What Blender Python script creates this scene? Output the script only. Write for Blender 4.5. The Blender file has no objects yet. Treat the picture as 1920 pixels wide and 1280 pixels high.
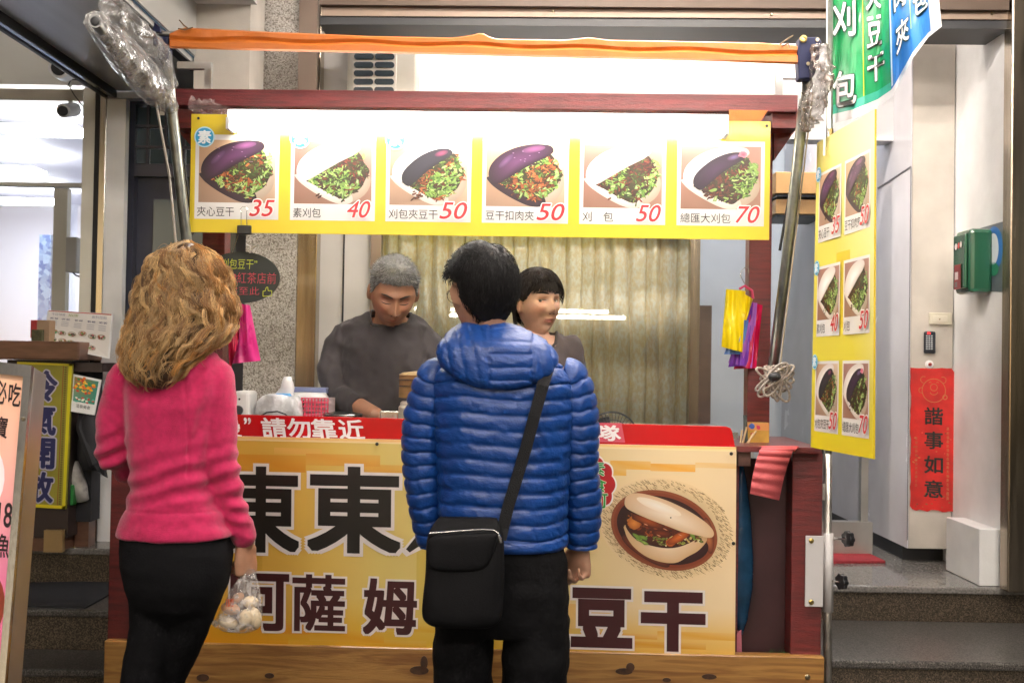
import bpy, math, random
import numpy as np
from mathutils import Vector, Matrix, noise
random.seed(7)
SC = bpy.context.scene
COL = SC.collection
PI = math.pi
R = math.radians

# ------------------------------------------------------------------ camera
F = 2000.0                      # focal length in photo pixels (1920 wide)
CAM = Vector((0, 0, 1.40))
_p, _r = R(1.0), R(0.95)
_fwd = Vector((0, math.cos(_p), math.sin(_p)))
_rt0 = Vector((1, 0, 0)); _up0 = _rt0.cross(_fwd)
_rt = _rt0 * math.cos(_r) + _up0 * math.sin(_r)
_up = _up0 * math.cos(_r) - _rt0 * math.sin(_r)
cam = bpy.data.cameras.new('camera'); camo = bpy.data.objects.new('camera', cam)
COL.objects.link(camo); SC.camera = camo
cam.sensor_width = 36; cam.lens = 36 * F / 1920; cam.clip_start = .05; cam.clip_end = 300
m = Matrix((_rt, _up, -_fwd)).transposed().to_4x4(); m.translation = CAM
camo.matrix_world = m
cam.dof.use_dof = True; cam.dof.focus_distance = 3.6; cam.dof.aperture_fstop = 5.6

# ------------------------------------------------------------------ world, exposure
W = bpy.data.worlds.new('World'); SC.world = W; W.use_nodes = True
nt = W.node_tree; bg = nt.nodes['Background']
sky = nt.nodes.new('ShaderNodeTexSky'); sky.sky_type = 'NISHITA'; sky.sun_disc = False
sky.sun_elevation = R(14); sky.sun_rotation = R(200)
nt.links.new(sky.outputs[0], bg.inputs[0]); bg.inputs[1].default_value = 0.014
SC.view_settings.view_transform = 'Standard'; SC.view_settings.look = 'None'
SC.view_settings.exposure = 0.88; SC.view_settings.gamma = 1.0
try: SC.view_settings.use_curve_mapping = False
except Exception: pass
SC.cycles.use_denoising = True
SC.cycles.max_bounces = 8; SC.cycles.transparent_max_bounces = 12
SC.cycles.sample_clamp_indirect = 6; SC.cycles.caustics_reflective = False; SC.cycles.caustics_refractive = False

# ------------------------------------------------------------------ pixel helpers (photo pixel -> world point)
def ray(px, py): return _fwd * F + _rt * (px - 960) + _up * (640 - py)
def P(px, py, Y):
    d = ray(px, py); return CAM + d * (Y / d.y)
def PZ(px, py, z):
    d = ray(px, py); return CAM + d * ((z - CAM.z) / d.z)
def PX(px, py, x):
    d = ray(px, py); return CAM + d * (x / d.x)
YAW = R(1.4)
CM = Matrix.Translation((0, 3.7, 0)) @ Matrix.Rotation(-YAW, 4, 'Z')
CMI = CM.inverted()
def PC(px, py, d=0.0):          # point in the stall's own frame, on its plane y = d
    o = CMI @ CAM; v = CMI.to_3x3() @ ray(px, py)
    return o + v * ((d - o.y) / v.y)
def C2(px, py, d=0.0): return CM @ PC(px, py, d)

# ------------------------------------------------------------------ materials
MATS = {}
def lin(h):
    if isinstance(h, str):
        c = [int(h[i:i+2], 16) / 255 for i in (0, 2, 4)]
        return tuple(x / 12.92 if x <= .04045 else ((x + .055) / 1.055) ** 2.4 for x in c)
    return tuple(h)
def mat(name, col, rough=.5, metal=0, var=.0, scale=6, bump=0, bscale=80, stretch=(1, 1, 1), coat=0, sheen=0, emit=0,
        detail=4, col2=None, attr=None, spec=.5, alpha=1, trans=0, kind='noise', thresh=None):
    if name in MATS: return MATS[name]
    m = bpy.data.materials.new(name); m.use_nodes = True; MATS[name] = m
    N = m.node_tree.nodes; L = m.node_tree.links; b = N['Principled BSDF']
    c = lin(col); b.inputs['Base Color'].default_value = (*c, 1)
    b.inputs['Roughness'].default_value = rough; b.inputs['Metallic'].default_value = metal
    b.inputs['Specular IOR Level'].default_value = spec
    if coat: b.inputs['Coat Weight'].default_value = coat; b.inputs['Coat Roughness'].default_value = .08
    if sheen: b.inputs['Sheen Weight'].default_value = sheen; b.inputs['Sheen Roughness'].default_value = .4
    if trans: b.inputs['Transmission Weight'].default_value = trans
    if alpha < 1: b.inputs['Alpha'].default_value = alpha
    tc = N.new('ShaderNodeTexCoord'); mp = N.new('ShaderNodeMapping'); mp.inputs['Scale'].default_value = stretch
    L.new(tc.outputs['Object'], mp.inputs[0])
    src = None
    if attr:
        a = N.new('ShaderNodeVertexColor'); a.layer_name = attr; src = a.outputs[0]
    if var or col2:
        if kind == 'voronoi':
            t = N.new('ShaderNodeTexVoronoi'); t.inputs['Scale'].default_value = scale; fo = t.outputs['Color']
            bw = N.new('ShaderNodeRGBToBW'); L.new(fo, bw.inputs[0]); fo = bw.outputs[0]
        elif kind == 'wood':
            t = N.new('ShaderNodeTexNoise'); t.inputs['Scale'].default_value = scale; t.inputs['Detail'].default_value = detail
            t.inputs['Distortion'].default_value = 1.2; fo = t.outputs['Fac']
        else:
            t = N.new('ShaderNodeTexNoise'); t.inputs['Scale'].default_value = scale; t.inputs['Detail'].default_value = detail
            fo = t.outputs['Fac']
        L.new(mp.outputs[0], t.inputs[0])
        rp = N.new('ShaderNodeValToRGB')
        lo, hi = thresh or (.3, .7)
        rp.color_ramp.elements[0].position = lo; rp.color_ramp.elements[1].position = hi
        L.new(fo, rp.inputs[0])
        if col2: 
            rp.color_ramp.elements[0].color = (*c, 1); rp.color_ramp.elements[1].color = (*lin(col2), 1); out = rp.outputs[0]
        else:
            rp.color_ramp.elements[0].color = (1 - var,) * 3 + (1,); rp.color_ramp.elements[1].color = (1 + var * .6,) * 3 + (1,)
            mx = N.new('ShaderNodeMix'); mx.data_type = 'RGBA'; mx.blend_type = 'MULTIPLY'; mx.inputs[0].default_value = 1
            if src is not None: L.new(src, mx.inputs[6])
            else: mx.inputs[6].default_value = (*c, 1)
            L.new(rp.outputs[0], mx.inputs[7]); out = mx.outputs[2]
        src = out
        r2 = N.new('ShaderNodeMapRange'); r2.inputs[3].default_value = max(0, rough - .08); r2.inputs[4].default_value = min(1, rough + .08)
        L.new(fo, r2.inputs[0]); L.new(r2.outputs[0], b.inputs['Roughness'])
    if src is not None: L.new(src, b.inputs['Base Color'])
    if bump:
        t2 = N.new('ShaderNodeTexNoise'); t2.inputs['Scale'].default_value = bscale; t2.inputs['Detail'].default_value = 3
        L.new(mp.outputs[0], t2.inputs[0]); bp = N.new('ShaderNodeBump'); bp.inputs['Strength'].default_value = min(1, bump)
        bp.inputs['Distance'].default_value = .01 if bump <= 1 else .01 * bump
        L.new(t2.outputs['Fac'], bp.inputs['Height']); L.new(bp.outputs[0], b.inputs['Normal'])
    if emit:
        if src is not None: L.new(src, b.inputs['Emission Color'])
        else: b.inputs['Emission Color'].default_value = (*c, 1)
        b.inputs['Emission Strength'].default_value = emit
    return m
def terrazzo(name, a, b_, c_, scale=330):
    if name in MATS: return MATS[name]
    m = mat(name, a, .35); N = m.node_tree.nodes; L = m.node_tree.links; b = N['Principled BSDF']
    tc = N.new('ShaderNodeTexCoord'); v = N.new('ShaderNodeTexVoronoi'); v.inputs['Scale'].default_value = scale
    L.new(tc.outputs['Object'], v.inputs[0])
    bw = N.new('ShaderNodeRGBToBW'); L.new(v.outputs['Color'], bw.inputs[0])
    rp = N.new('ShaderNodeValToRGB'); rp.color_ramp.interpolation = 'CONSTANT'
    e = rp.color_ramp.elements; e[0].color = (*lin(a), 1); e[1].position = .42; e[1].color = (*lin(b_), 1)
    x = e.new(.62); x.color = (*lin(c_), 1)
    L.new(bw.outputs[0], rp.inputs[0])
    n2 = N.new('ShaderNodeTexNoise'); n2.inputs['Scale'].default_value = 3; L.new(tc.outputs['Object'], n2.inputs[0])
    mr = N.new('ShaderNodeMapRange'); mr.inputs[3].default_value = .7; mr.inputs[4].default_value = 1.2; L.new(n2.outputs[0], mr.inputs[0])
    mx = N.new('ShaderNodeMix'); mx.data_type = 'RGBA'; mx.blend_type = 'MULTIPLY'; mx.inputs[0].default_value = 1
    L.new(rp.outputs[0], mx.inputs[6]); L.new(mr.outputs[0], mx.inputs[7]); L.new(mx.outputs[2], b.inputs['Base Color'])
    return m
def plastic_film(name, tint=(1, 1, 1), dens=.3, rough=.12, scale=30):
    if name in MATS: return MATS[name]
    m = bpy.data.materials.new(name); m.use_nodes = True; MATS[name] = m
    N = m.node_tree.nodes; L = m.node_tree.links; b = N['Principled BSDF']; out = N['Material Output']
    b.inputs['Base Color'].default_value = (*tint, 1); b.inputs['Roughness'].default_value = rough; b.inputs['Specular IOR Level'].default_value = 1
    tr = N.new('ShaderNodeBsdfTransparent'); tr.inputs[0].default_value = (.93, .93, .93, 1)
    mx = N.new('ShaderNodeMixShader'); tc = N.new('ShaderNodeTexCoord')
    t = N.new('ShaderNodeTexNoise'); t.inputs['Scale'].default_value = scale; t.inputs['Detail'].default_value = 4; L.new(tc.outputs['Object'], t.inputs[0])
    mr = N.new('ShaderNodeMapRange'); mr.inputs[1].default_value = .42; mr.inputs[2].default_value = .7
    mr.inputs[3].default_value = dens * .5; mr.inputs[4].default_value = min(1, dens * 2.2); L.new(t.outputs[0], mr.inputs[0])
    bp = N.new('ShaderNodeBump'); bp.inputs['Distance'].default_value = .01; L.new(t.outputs[0], bp.inputs['Height']); L.new(bp.outputs[0], b.inputs['Normal'])
    L.new(mr.outputs[0], mx.inputs[0]); L.new(tr.outputs[0], mx.inputs[1]); L.new(b.outputs[0], mx.inputs[2]); L.new(mx.outputs[0], out.inputs[0])
    return m
def glass_mat(name, tint=(.95, .97, .97), refl=.09):
    if name in MATS: return MATS[name]
    m = bpy.data.materials.new(name); m.use_nodes = True; MATS[name] = m
    N = m.node_tree.nodes; L = m.node_tree.links; out = N['Material Output']; N.remove(N['Principled BSDF'])
    tr = N.new('ShaderNodeBsdfTransparent'); tr.inputs[0].default_value = (*tint, 1)
    g = N.new('ShaderNodeBsdfGlossy'); g.inputs['Roughness'].default_value = .01
    fr = N.new('ShaderNodeFresnel'); fr.inputs[0].default_value = 1.5
    mt = N.new('ShaderNodeMath'); mt.operation = 'MULTIPLY'; mt.inputs[1].default_value = refl / .04; mt.use_clamp = True
    L.new(fr.outputs[0], mt.inputs[0])
    mx = N.new('ShaderNodeMixShader'); L.new(mt.outputs[0], mx.inputs[0]); L.new(tr.outputs[0], mx.inputs[1]); L.new(g.outputs[0], mx.inputs[2]); L.new(mx.outputs[0], out.inputs[0])
    return m
def emis(name, col, s):
    if name in MATS: return MATS[name]
    m = mat(name, col, .5); b = m.node_tree.nodes['Principled BSDF']
    b.inputs['Emission Color'].default_value = (*lin(col), 1); b.inputs['Emission Strength'].default_value = s
    return m
M_ = dict(
 white=lambda: mat('white_paint', (.76, .76, .77), .45, var=.16, scale=3.5, detail=9, thresh=(.25, .62), bump=.08, bscale=120),
 whitegloss=lambda: mat('white_lacquer_panel', (.72, .71, .76), .25, var=.14, scale=2.2, detail=9),
 beige=lambda: mat('beige_plaster', (.52, .48, .43), .6, var=.18, scale=5, detail=9, bump=.1, bscale=200),
 steel=lambda: mat('brushed_stainless', (.62, .60, .57), .22, 1, var=.12, scale=5, stretch=(40, 40, .6)),
 steelwarm=lambda: mat('warm_stainless', (.42, .35, .27), .24, 1, var=.25, scale=3, stretch=(12, 12, .8)),
 alum=lambda: mat('aluminium', (.55, .54, .52), .35, .9, var=.1, scale=8),
 pole=lambda: mat('galvanised_pipe', (.32, .33, .30), .33, .9, var=.25, scale=25),
 black=lambda: mat('black_rubber', (.012, .013, .016), .5),
 redwood=lambda: mat('red_stained_wood', (.125, .012, .011), .42, var=.45, scale=9, stretch=(1, 1, 9), bump=.3, bscale=60, detail=8, coat=.15),
 redwoodh=lambda: mat('red_stained_beam', (.115, .012, .015), .45, var=.5, scale=9, stretch=(.9, 9, 12), bump=.4, bscale=60, detail=8, coat=.15),
 screw=lambda: mat('screw_metal', (.35, .3, .2), .3, 1),
)
def M(k): return M_[k]()

# ------------------------------------------------------------------ mesh builder
WL = {}
class MB:
    def __init__(s): s.v = []; s.f = []; s.c = []
    def add(s, vs, fs, col=None):
        n = len(s.v); s.v += [tuple(v) for v in vs]; s.f += [tuple(i + n for i in f) for f in fs]
        if col is not None: s.c += [col] * len(fs)
        return s
    def box(s, x0, x1, y0, y1, z0, z1, col=None):
        x0, x1 = sorted((x0, x1)); y0, y1 = sorted((y0, y1)); z0, z1 = sorted((z0, z1))
        vs = [(x0, y0, z0), (x1, y0, z0), (x1, y1, z0), (x0, y1, z0), (x0, y0, z1), (x1, y0, z1), (x1, y1, z1), (x0, y1, z1)]
        return s.add(vs, [(0, 3, 2, 1), (4, 5, 6, 7), (0, 1, 5, 4), (1, 2, 6, 5), (2, 3, 7, 6), (3, 0, 4, 7)], col)
    def hexa(s, c8, col=None):
        return s.add(c8, [(0, 3, 2, 1), (4, 5, 6, 7), (0, 1, 5, 4), (1, 2, 6, 5), (2, 3, 7, 6), (3, 0, 4, 7)], col)
    def slab(s, q, t):            # quad of 4 points, thickness vector t
        q = [Vector(a) for a in q]; t = Vector(t)
        return s.hexa(q + [a + t for a in q])
    def prism(s, pts, t):         # any outline (world points), thickness vector
        pts = [Vector(p) for p in pts]; t = Vector(t); n = len(pts)
        vs = pts + [p + t for p in pts]
        return s.add(vs, [tuple(range(n))[::-1], tuple(range(n, 2 * n))] + [(i, (i + 1) % n, n + (i + 1) % n, n + i) for i in range(n)])
    def tube(s, pts, r, n=10, caps=True, flat=None, round_=False):
        pts = [Vector(p) for p in pts]; k = len(pts)
        rs = list(r) if hasattr(r, '__len__') else [r] * k
        if round_:
            d0 = (pts[0] - pts[1]).normalized(); d1 = (pts[-1] - pts[-2]).normalized()
            A = []; B = []
            for a in (80, 55, 28):
                A.append((pts[0] + d0 * rs[0] * math.sin(R(a)), rs[0] * math.cos(R(a))))
                B.append((pts[-1] + d1 * rs[-1] * math.sin(R(a)), rs[-1] * math.cos(R(a))))
            pts = [a for a, _ in A] + pts + [b for b, _ in B[::-1]]
            rs = [a for _, a in A] + rs + [b for _, b in B[::-1]]; k = len(pts)
        u = None; vs = []
        for i, p in enumerate(pts):
            t = (pts[min(i + 1, k - 1)] - pts[max(i - 1, 0)]).normalized()
            if u is None:
                u = t.orthogonal().normalized() if flat is None else (Vector(flat) - t * t.dot(Vector(flat))).normalized()
            else:
                u = (u - t * t.dot(u)); u = u.normalized() if u.length > 1e-6 else t.orthogonal().normalized()
            w = t.cross(u); rr = rs[i]
            ru, rw = (rr if hasattr(rr, '__len__') else (rr, rr))
            for j in range(n):
                a = 2 * PI * j / n; vs.append(p + u * (ru * math.cos(a)) + w * (rw * math.sin(a)))
        fs = [(i * n + j, i * n + (j + 1) % n, (i + 1) * n + (j + 1) % n, (i + 1) * n + j) for i in range(k - 1) for j in range(n)]
        if caps: fs += [tuple(range(n))[::-1], tuple((k - 1) * n + j for j in range(n))]
        return s.add(vs, fs)
    def loft(s, rings, n=32, e=2.0, caps=True, disp=None):   # rings: (center, U, V)
        vs = []; k = len(rings)
        for i, (c, U, V) in enumerate(rings):
            c, U, V = Vector(c), Vector(U), Vector(V)
            for j in range(n):
                a = 2 * PI * j / n; ca, sa = math.cos(a), math.sin(a)
                x = math.copysign(abs(ca) ** (2 / e), ca); y = math.copysign(abs(sa) ** (2 / e), sa)
                p = c + U * x + V * y
                if disp:
                    nn = (U * (ca / max(U.length_squared, 1e-9)) * 1 + V * (sa / max(V.length_squared, 1e-9))).normalized()
                    p = p + nn * disp(i, j / n, p)
                vs.append(p)
        fs = [(i * n + j, i * n + (j + 1) % n, (i + 1) * n + (j + 1) % n, (i + 1) * n + j) for i in range(k - 1) for j in range(n)]
        if caps: fs += [tuple(range(n))[::-1], tuple((k - 1) * n + j for j in range(n))]
        return s.add(vs, fs)
    def ball(s, c, r, nu=20, nv=14, Rm=None):
        r = r if hasattr(r, '__len__') else (r, r, r); c = Vector(c); vs = []
        for i in range(nv + 1):
            th = PI * (i + .02) / (nv + .04)
            for j in range(nu):
                a = 2 * PI * j / nu
                q = Vector((r[0] * math.sin(th) * math.cos(a), r[1] * math.sin(th) * math.sin(a), r[2] * math.cos(th)))
                vs.append(c + (Rm @ q if Rm else q))
        fs = [(i * nu + j, (i + 1) * nu + j, (i + 1) * nu + (j + 1) % nu, i * nu + (j + 1) % nu) for i in range(nv) for j in range(nu)]
        fs += [tuple(range(nu)), tuple(nv * nu + j for j in range(nu))[::-1]]
        return s.add(vs, fs)
    def lathe(s, prof, c, n=28, axis=None):   # prof: (r, h) list along axis
        ax = Vector(axis or (0, 0, 1)).normalized(); u = ax.orthogonal().normalized(); w = ax.cross(u); c = Vector(c); vs = []
        for r_, h in prof:
            for j in range(n):
                a = 2 * PI * j / n; vs.append(c + ax * h + u * (r_ * math.cos(a)) + w * (r_ * math.sin(a)))
        k = len(prof)
        fs = [(i * n + j, i * n + (j + 1) % n, (i + 1) * n + (j + 1) % n, (i + 1) * n + j) for i in range(k - 1) for j in range(n)]
        fs += [tuple(range(n))[::-1], tuple((k - 1) * n + j for j in range(n))]
        return s.add(vs, fs)
    def xf(s, Mx): s.v = [tuple(Mx @ Vector(v)) for v in s.v]; return s
    def mesh(s, name):
        me = bpy.data.meshes.new(name); me.from_pydata(s.v, [], s.f); me.update(); return me
    def build(s, name, m, parent=None, smooth=False, bevel=0, label=None, cat=None, group=None, kind=None, cart=False):
        if cart: s.xf(CM)
        loc = Vector((0, 0, 0))
        if parent is None:
            a = np.array(s.v); loc = Vector(((a[:, 0].min() + a[:, 0].max()) / 2, (a[:, 1].min() + a[:, 1].max()) / 2, a[:, 2].min()))
            s.v = [tuple(Vector(v) - loc) for v in s.v]
        me = s.mesh(name)
        if s.c:
            at = me.color_attributes.new('Col', 'FLOAT_COLOR', 'CORNER'); buf = []
            for pi, p in enumerate(me.polygons):
                c = s.c[pi]
                if hasattr(c[0], '__len__'):
                    for q in range(p.loop_total): buf += [*c[q % len(c)], 1]
                else: buf += [*c, 1] * p.loop_total
            at.data.foreach_set('color', buf)
        o = bpy.data.objects.new(name, me); COL.objects.link(o); me.materials.append(m)
        if smooth: me.polygons.foreach_set('use_smooth', [True] * len(me.polygons))
        if parent is None: o.location = loc
        else: o.parent = parent; o.location = -WL.get(parent.name, Vector((0, 0, 0)))
        WL[o.name] = Vector((0, 0, 0)) if parent is not None else loc
        if bevel:
            b = o.modifiers.new('bevel', 'BEVEL'); b.width = bevel; b.segments = 2; b.limit_method = 'ANGLE'
        tag(o, label, cat, group, kind); return o
def tag(o, label=None, cat=None, group=None, kind=None):
    for k, v in (('label', label), ('category', cat), ('group', group), ('kind', kind)):
        if v: o[k] = v
    return o
def thing(name, label, cat, loc, group=None, kind=None):
    o = bpy.data.objects.new(name, None); COL.objects.link(o); o.location = loc; o.empty_display_size = .1
    WL[o.name] = Vector(loc); return tag(o, label, cat, group, kind)
def copy_thing(root, loc, label):
    r = root.copy(); COL.objects.link(r); r.location = loc; r['label'] = label
    for ch in root.children:
        c = ch.copy(); COL.objects.link(c); c.parent = r
        for g in ch.children:
            d = g.copy(); COL.objects.link(d); d.parent = c
    return r
def bx(*a): return MB().box(*a)
def remesh(mb, voxel, smooth=4):
    me = mb.mesh('tmp'); o = bpy.data.objects.new('tmp', me); COL.objects.link(o)
    r = o.modifiers.new('r', 'REMESH'); r.mode = 'VOXEL'; r.voxel_size = voxel
    if smooth: q = o.modifiers.new('s', 'SMOOTH'); q.iterations = smooth; q.factor = .5
    dg = bpy.context.evaluated_depsgraph_get(); e = o.evaluated_get(dg); em = e.to_mesh()
    nv = len(em.vertices); v = np.empty(nv * 3); em.vertices.foreach_get('co', v)
    nn = np.empty(nv * 3); em.vertices.foreach_get('normal', nn)
    f = [tuple(p.vertices) for p in em.polygons]
    e.to_mesh_clear(); bpy.data.objects.remove(o); bpy.data.meshes.remove(me)
    out = MB(); out.V = v.reshape(-1, 3); out.N = nn.reshape(-1, 3); out.f = f
    return out
def fin(out, disp=None):
    V = out.V
    if disp is not None: V = V + out.N * np.array([disp(Vector(p), Vector(q)) for p, q in zip(V, out.N)])[:, None]
    out.v = [tuple(x) for x in V]; return out
def nz(p, s, seed=0): return noise.noise(Vector((p[0] * s + seed, p[1] * s + seed * .7, p[2] * s - seed)))

# ------------------------------------------------------------------ flat print (posters, signs): coloured polygons and lettering
_GC = {}
def glyph(s, off):
    off = off if off < 0 else 0; k = (s, off)
    if k not in _GC:
        c = bpy.data.curves.new('t', 'FONT'); c.body = s; c.resolution_u = 4; c.offset = off
        o = bpy.data.objects.new('t', c); COL.objects.link(o)
        dg = bpy.context.evaluated_depsgraph_get(); e = o.evaluated_get(dg); me = e.to_mesh()
        vs = [(v.co.x, v.co.y) for v in me.vertices]; fs = [tuple(p.vertices) for p in me.polygons]
        e.to_mesh_clear(); bpy.data.objects.remove(o); _GC[k] = (vs, fs)
    return _GC[k]
class Print:
    def __init__(s, corners, W_, H_, out, step=.0004):
        s.c = [Vector(c) for c in corners]; s.W = W_; s.H = H_; s.o = Vector(out).normalized(); s.step = step; s.mb = MB(); s.fn = None
    def pt(s, u, v, l):
        if s.fn: return s.fn(u, v, l * s.step)
        a, b = u / s.W, v / s.H; TL, TR, BL, BR = s.c
        return (TL * (1 - a) + TR * a) * (1 - b) + (BL * (1 - a) + BR * a) * b + s.o * (l * s.step)
    def poly(s, pts, col, l=1):
        c = [lin(x) for x in col] if isinstance(col, list) else lin(col)
        s.mb.add([s.pt(u, v, l) for u, v in pts], [tuple(range(len(pts)))], tuple(c) if not isinstance(col, list) else c)
    def rect(s, x0, y0, x1, y1, col, l=1): s.poly([(x0, y0), (x1, y0), (x1, y1), (x0, y1)], col, l)
    def grad(s, x0, y0, x1, y1, cols, l=1): s.poly([(x0, y0), (x1, y0), (x1, y1), (x0, y1)], list(cols), l)
    def fan(s, cx, cy, pts, ci, ce, l=1):
        ci, ce = lin(ci), lin(ce); n = len(pts)
        for i in range(n):
            a, b = pts[i], pts[(i + 1) % n]
            s.mb.add([s.pt(cx, cy, l), s.pt(*a, l), s.pt(*b, l)], [(0, 1, 2)]); s.mb.c.append([ci, ce, ce])
    def blob(s, pts, ci, ce, l=1, k=5):
        n = len(pts); out = []
        for i in range(n):
            p0, p1, p2, p3 = pts[i - 1], pts[i], pts[(i + 1) % n], pts[(i + 2) % n]
            for j in range(k):
                f = j / k; out.append(tuple(.5 * (2 * b + (c - a) * f + (2 * a - 5 * b + 4 * c - d) * f * f + (3 * b - a - 3 * c + d) * f ** 3) for a, b, c, d in zip(p0, p1, p2, p3)))
        s.fan(sum(p[0] for p in pts) / n, sum(p[1] for p in pts) / n, out, ci, ce, l)
    def ell(s, cx, cy, rx, ry, ci, ce=None, l=1, n=28, rot=0, jit=0):
        pts = []
        for i in range(n):
            a = 2 * PI * i / n; q = 1 + random.uniform(-jit, jit); x, y = rx * q * math.cos(a), ry * q * math.sin(a)
            pts.append((cx + x * math.cos(rot) - y * math.sin(rot), cy + x * math.sin(rot) + y * math.cos(rot)))
        s.fan(cx, cy, pts, ci, ce or ci, l)
    def line(s, pts, w, col, l=1):
        for (a, b) in zip(pts[:-1], pts[1:]):
            dx, dy = b[0] - a[0], b[1] - a[1]; q = math.hypot(dx, dy) or 1; nx, ny = -dy / q * w / 2, dx / q * w / 2
            s.poly([(a[0] + nx, a[1] + ny), (b[0] + nx, b[1] + ny), (b[0] - nx, b[1] - ny), (a[0] - nx, a[1] - ny)], col, l + random.uniform(0, .3))
    def text(s, t, x0, y0, x1, y1, col, bold=0, outline=None, shear=0, l=3, off2=None):
        vs, fs = glyph(t, 0); xs = [v[0] for v in vs]; ys = [v[1] for v in vs]
        a, b, c, d = min(xs), max(xs), min(ys), max(ys); sx = (x1 - x0) / (b - a); sy = (y1 - y0) / (d - c)
        lay = []
        if outline: lay.append((outline[1] + max(bold, 0), outline[0], l, 26 if off2 else 14))
        lay.append((bold, col, l + 1.2, 10))
        for off, cc, ll, nn in lay:
            vs, fs = glyph(t, min(off, 0)); sh = [(0, 0)]
            if off2 and off > 0: sh += [(off * i_ / 2, off * j_ / 2) for i_ in (-2, -1, 0, 1, 2) for j_ in (-2, -1, 0, 1, 2) if (abs(i_) == 2 or abs(j_) == 2)]
            elif off > 0: sh += [(off * math.cos(2 * PI * k / nn), off * math.sin(2 * PI * k / nn)) for k in range(nn)]
            if off > .05: sh += [(off * .5 * math.cos(2 * PI * k / 6), off * .5 * math.sin(2 * PI * k / 6)) for k in range(6)]
            for k, (ox_, oy_) in enumerate(sh):
                pts = [s.pt(x0 + (x + ox_ - a) * sx + shear * (y + oy_ - c) * sy, y1 - (y + oy_ - c) * sy, ll + k * .03) for x, y in vs]
                s.mb.add(pts, fs, lin(cc))
    def build(s, name, parent, m=None, **k): return s.mb.build(name, m or mat('printed_ink', (1, 1, 1), .38, attr='Col', coat=.2), parent, **k)

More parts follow.
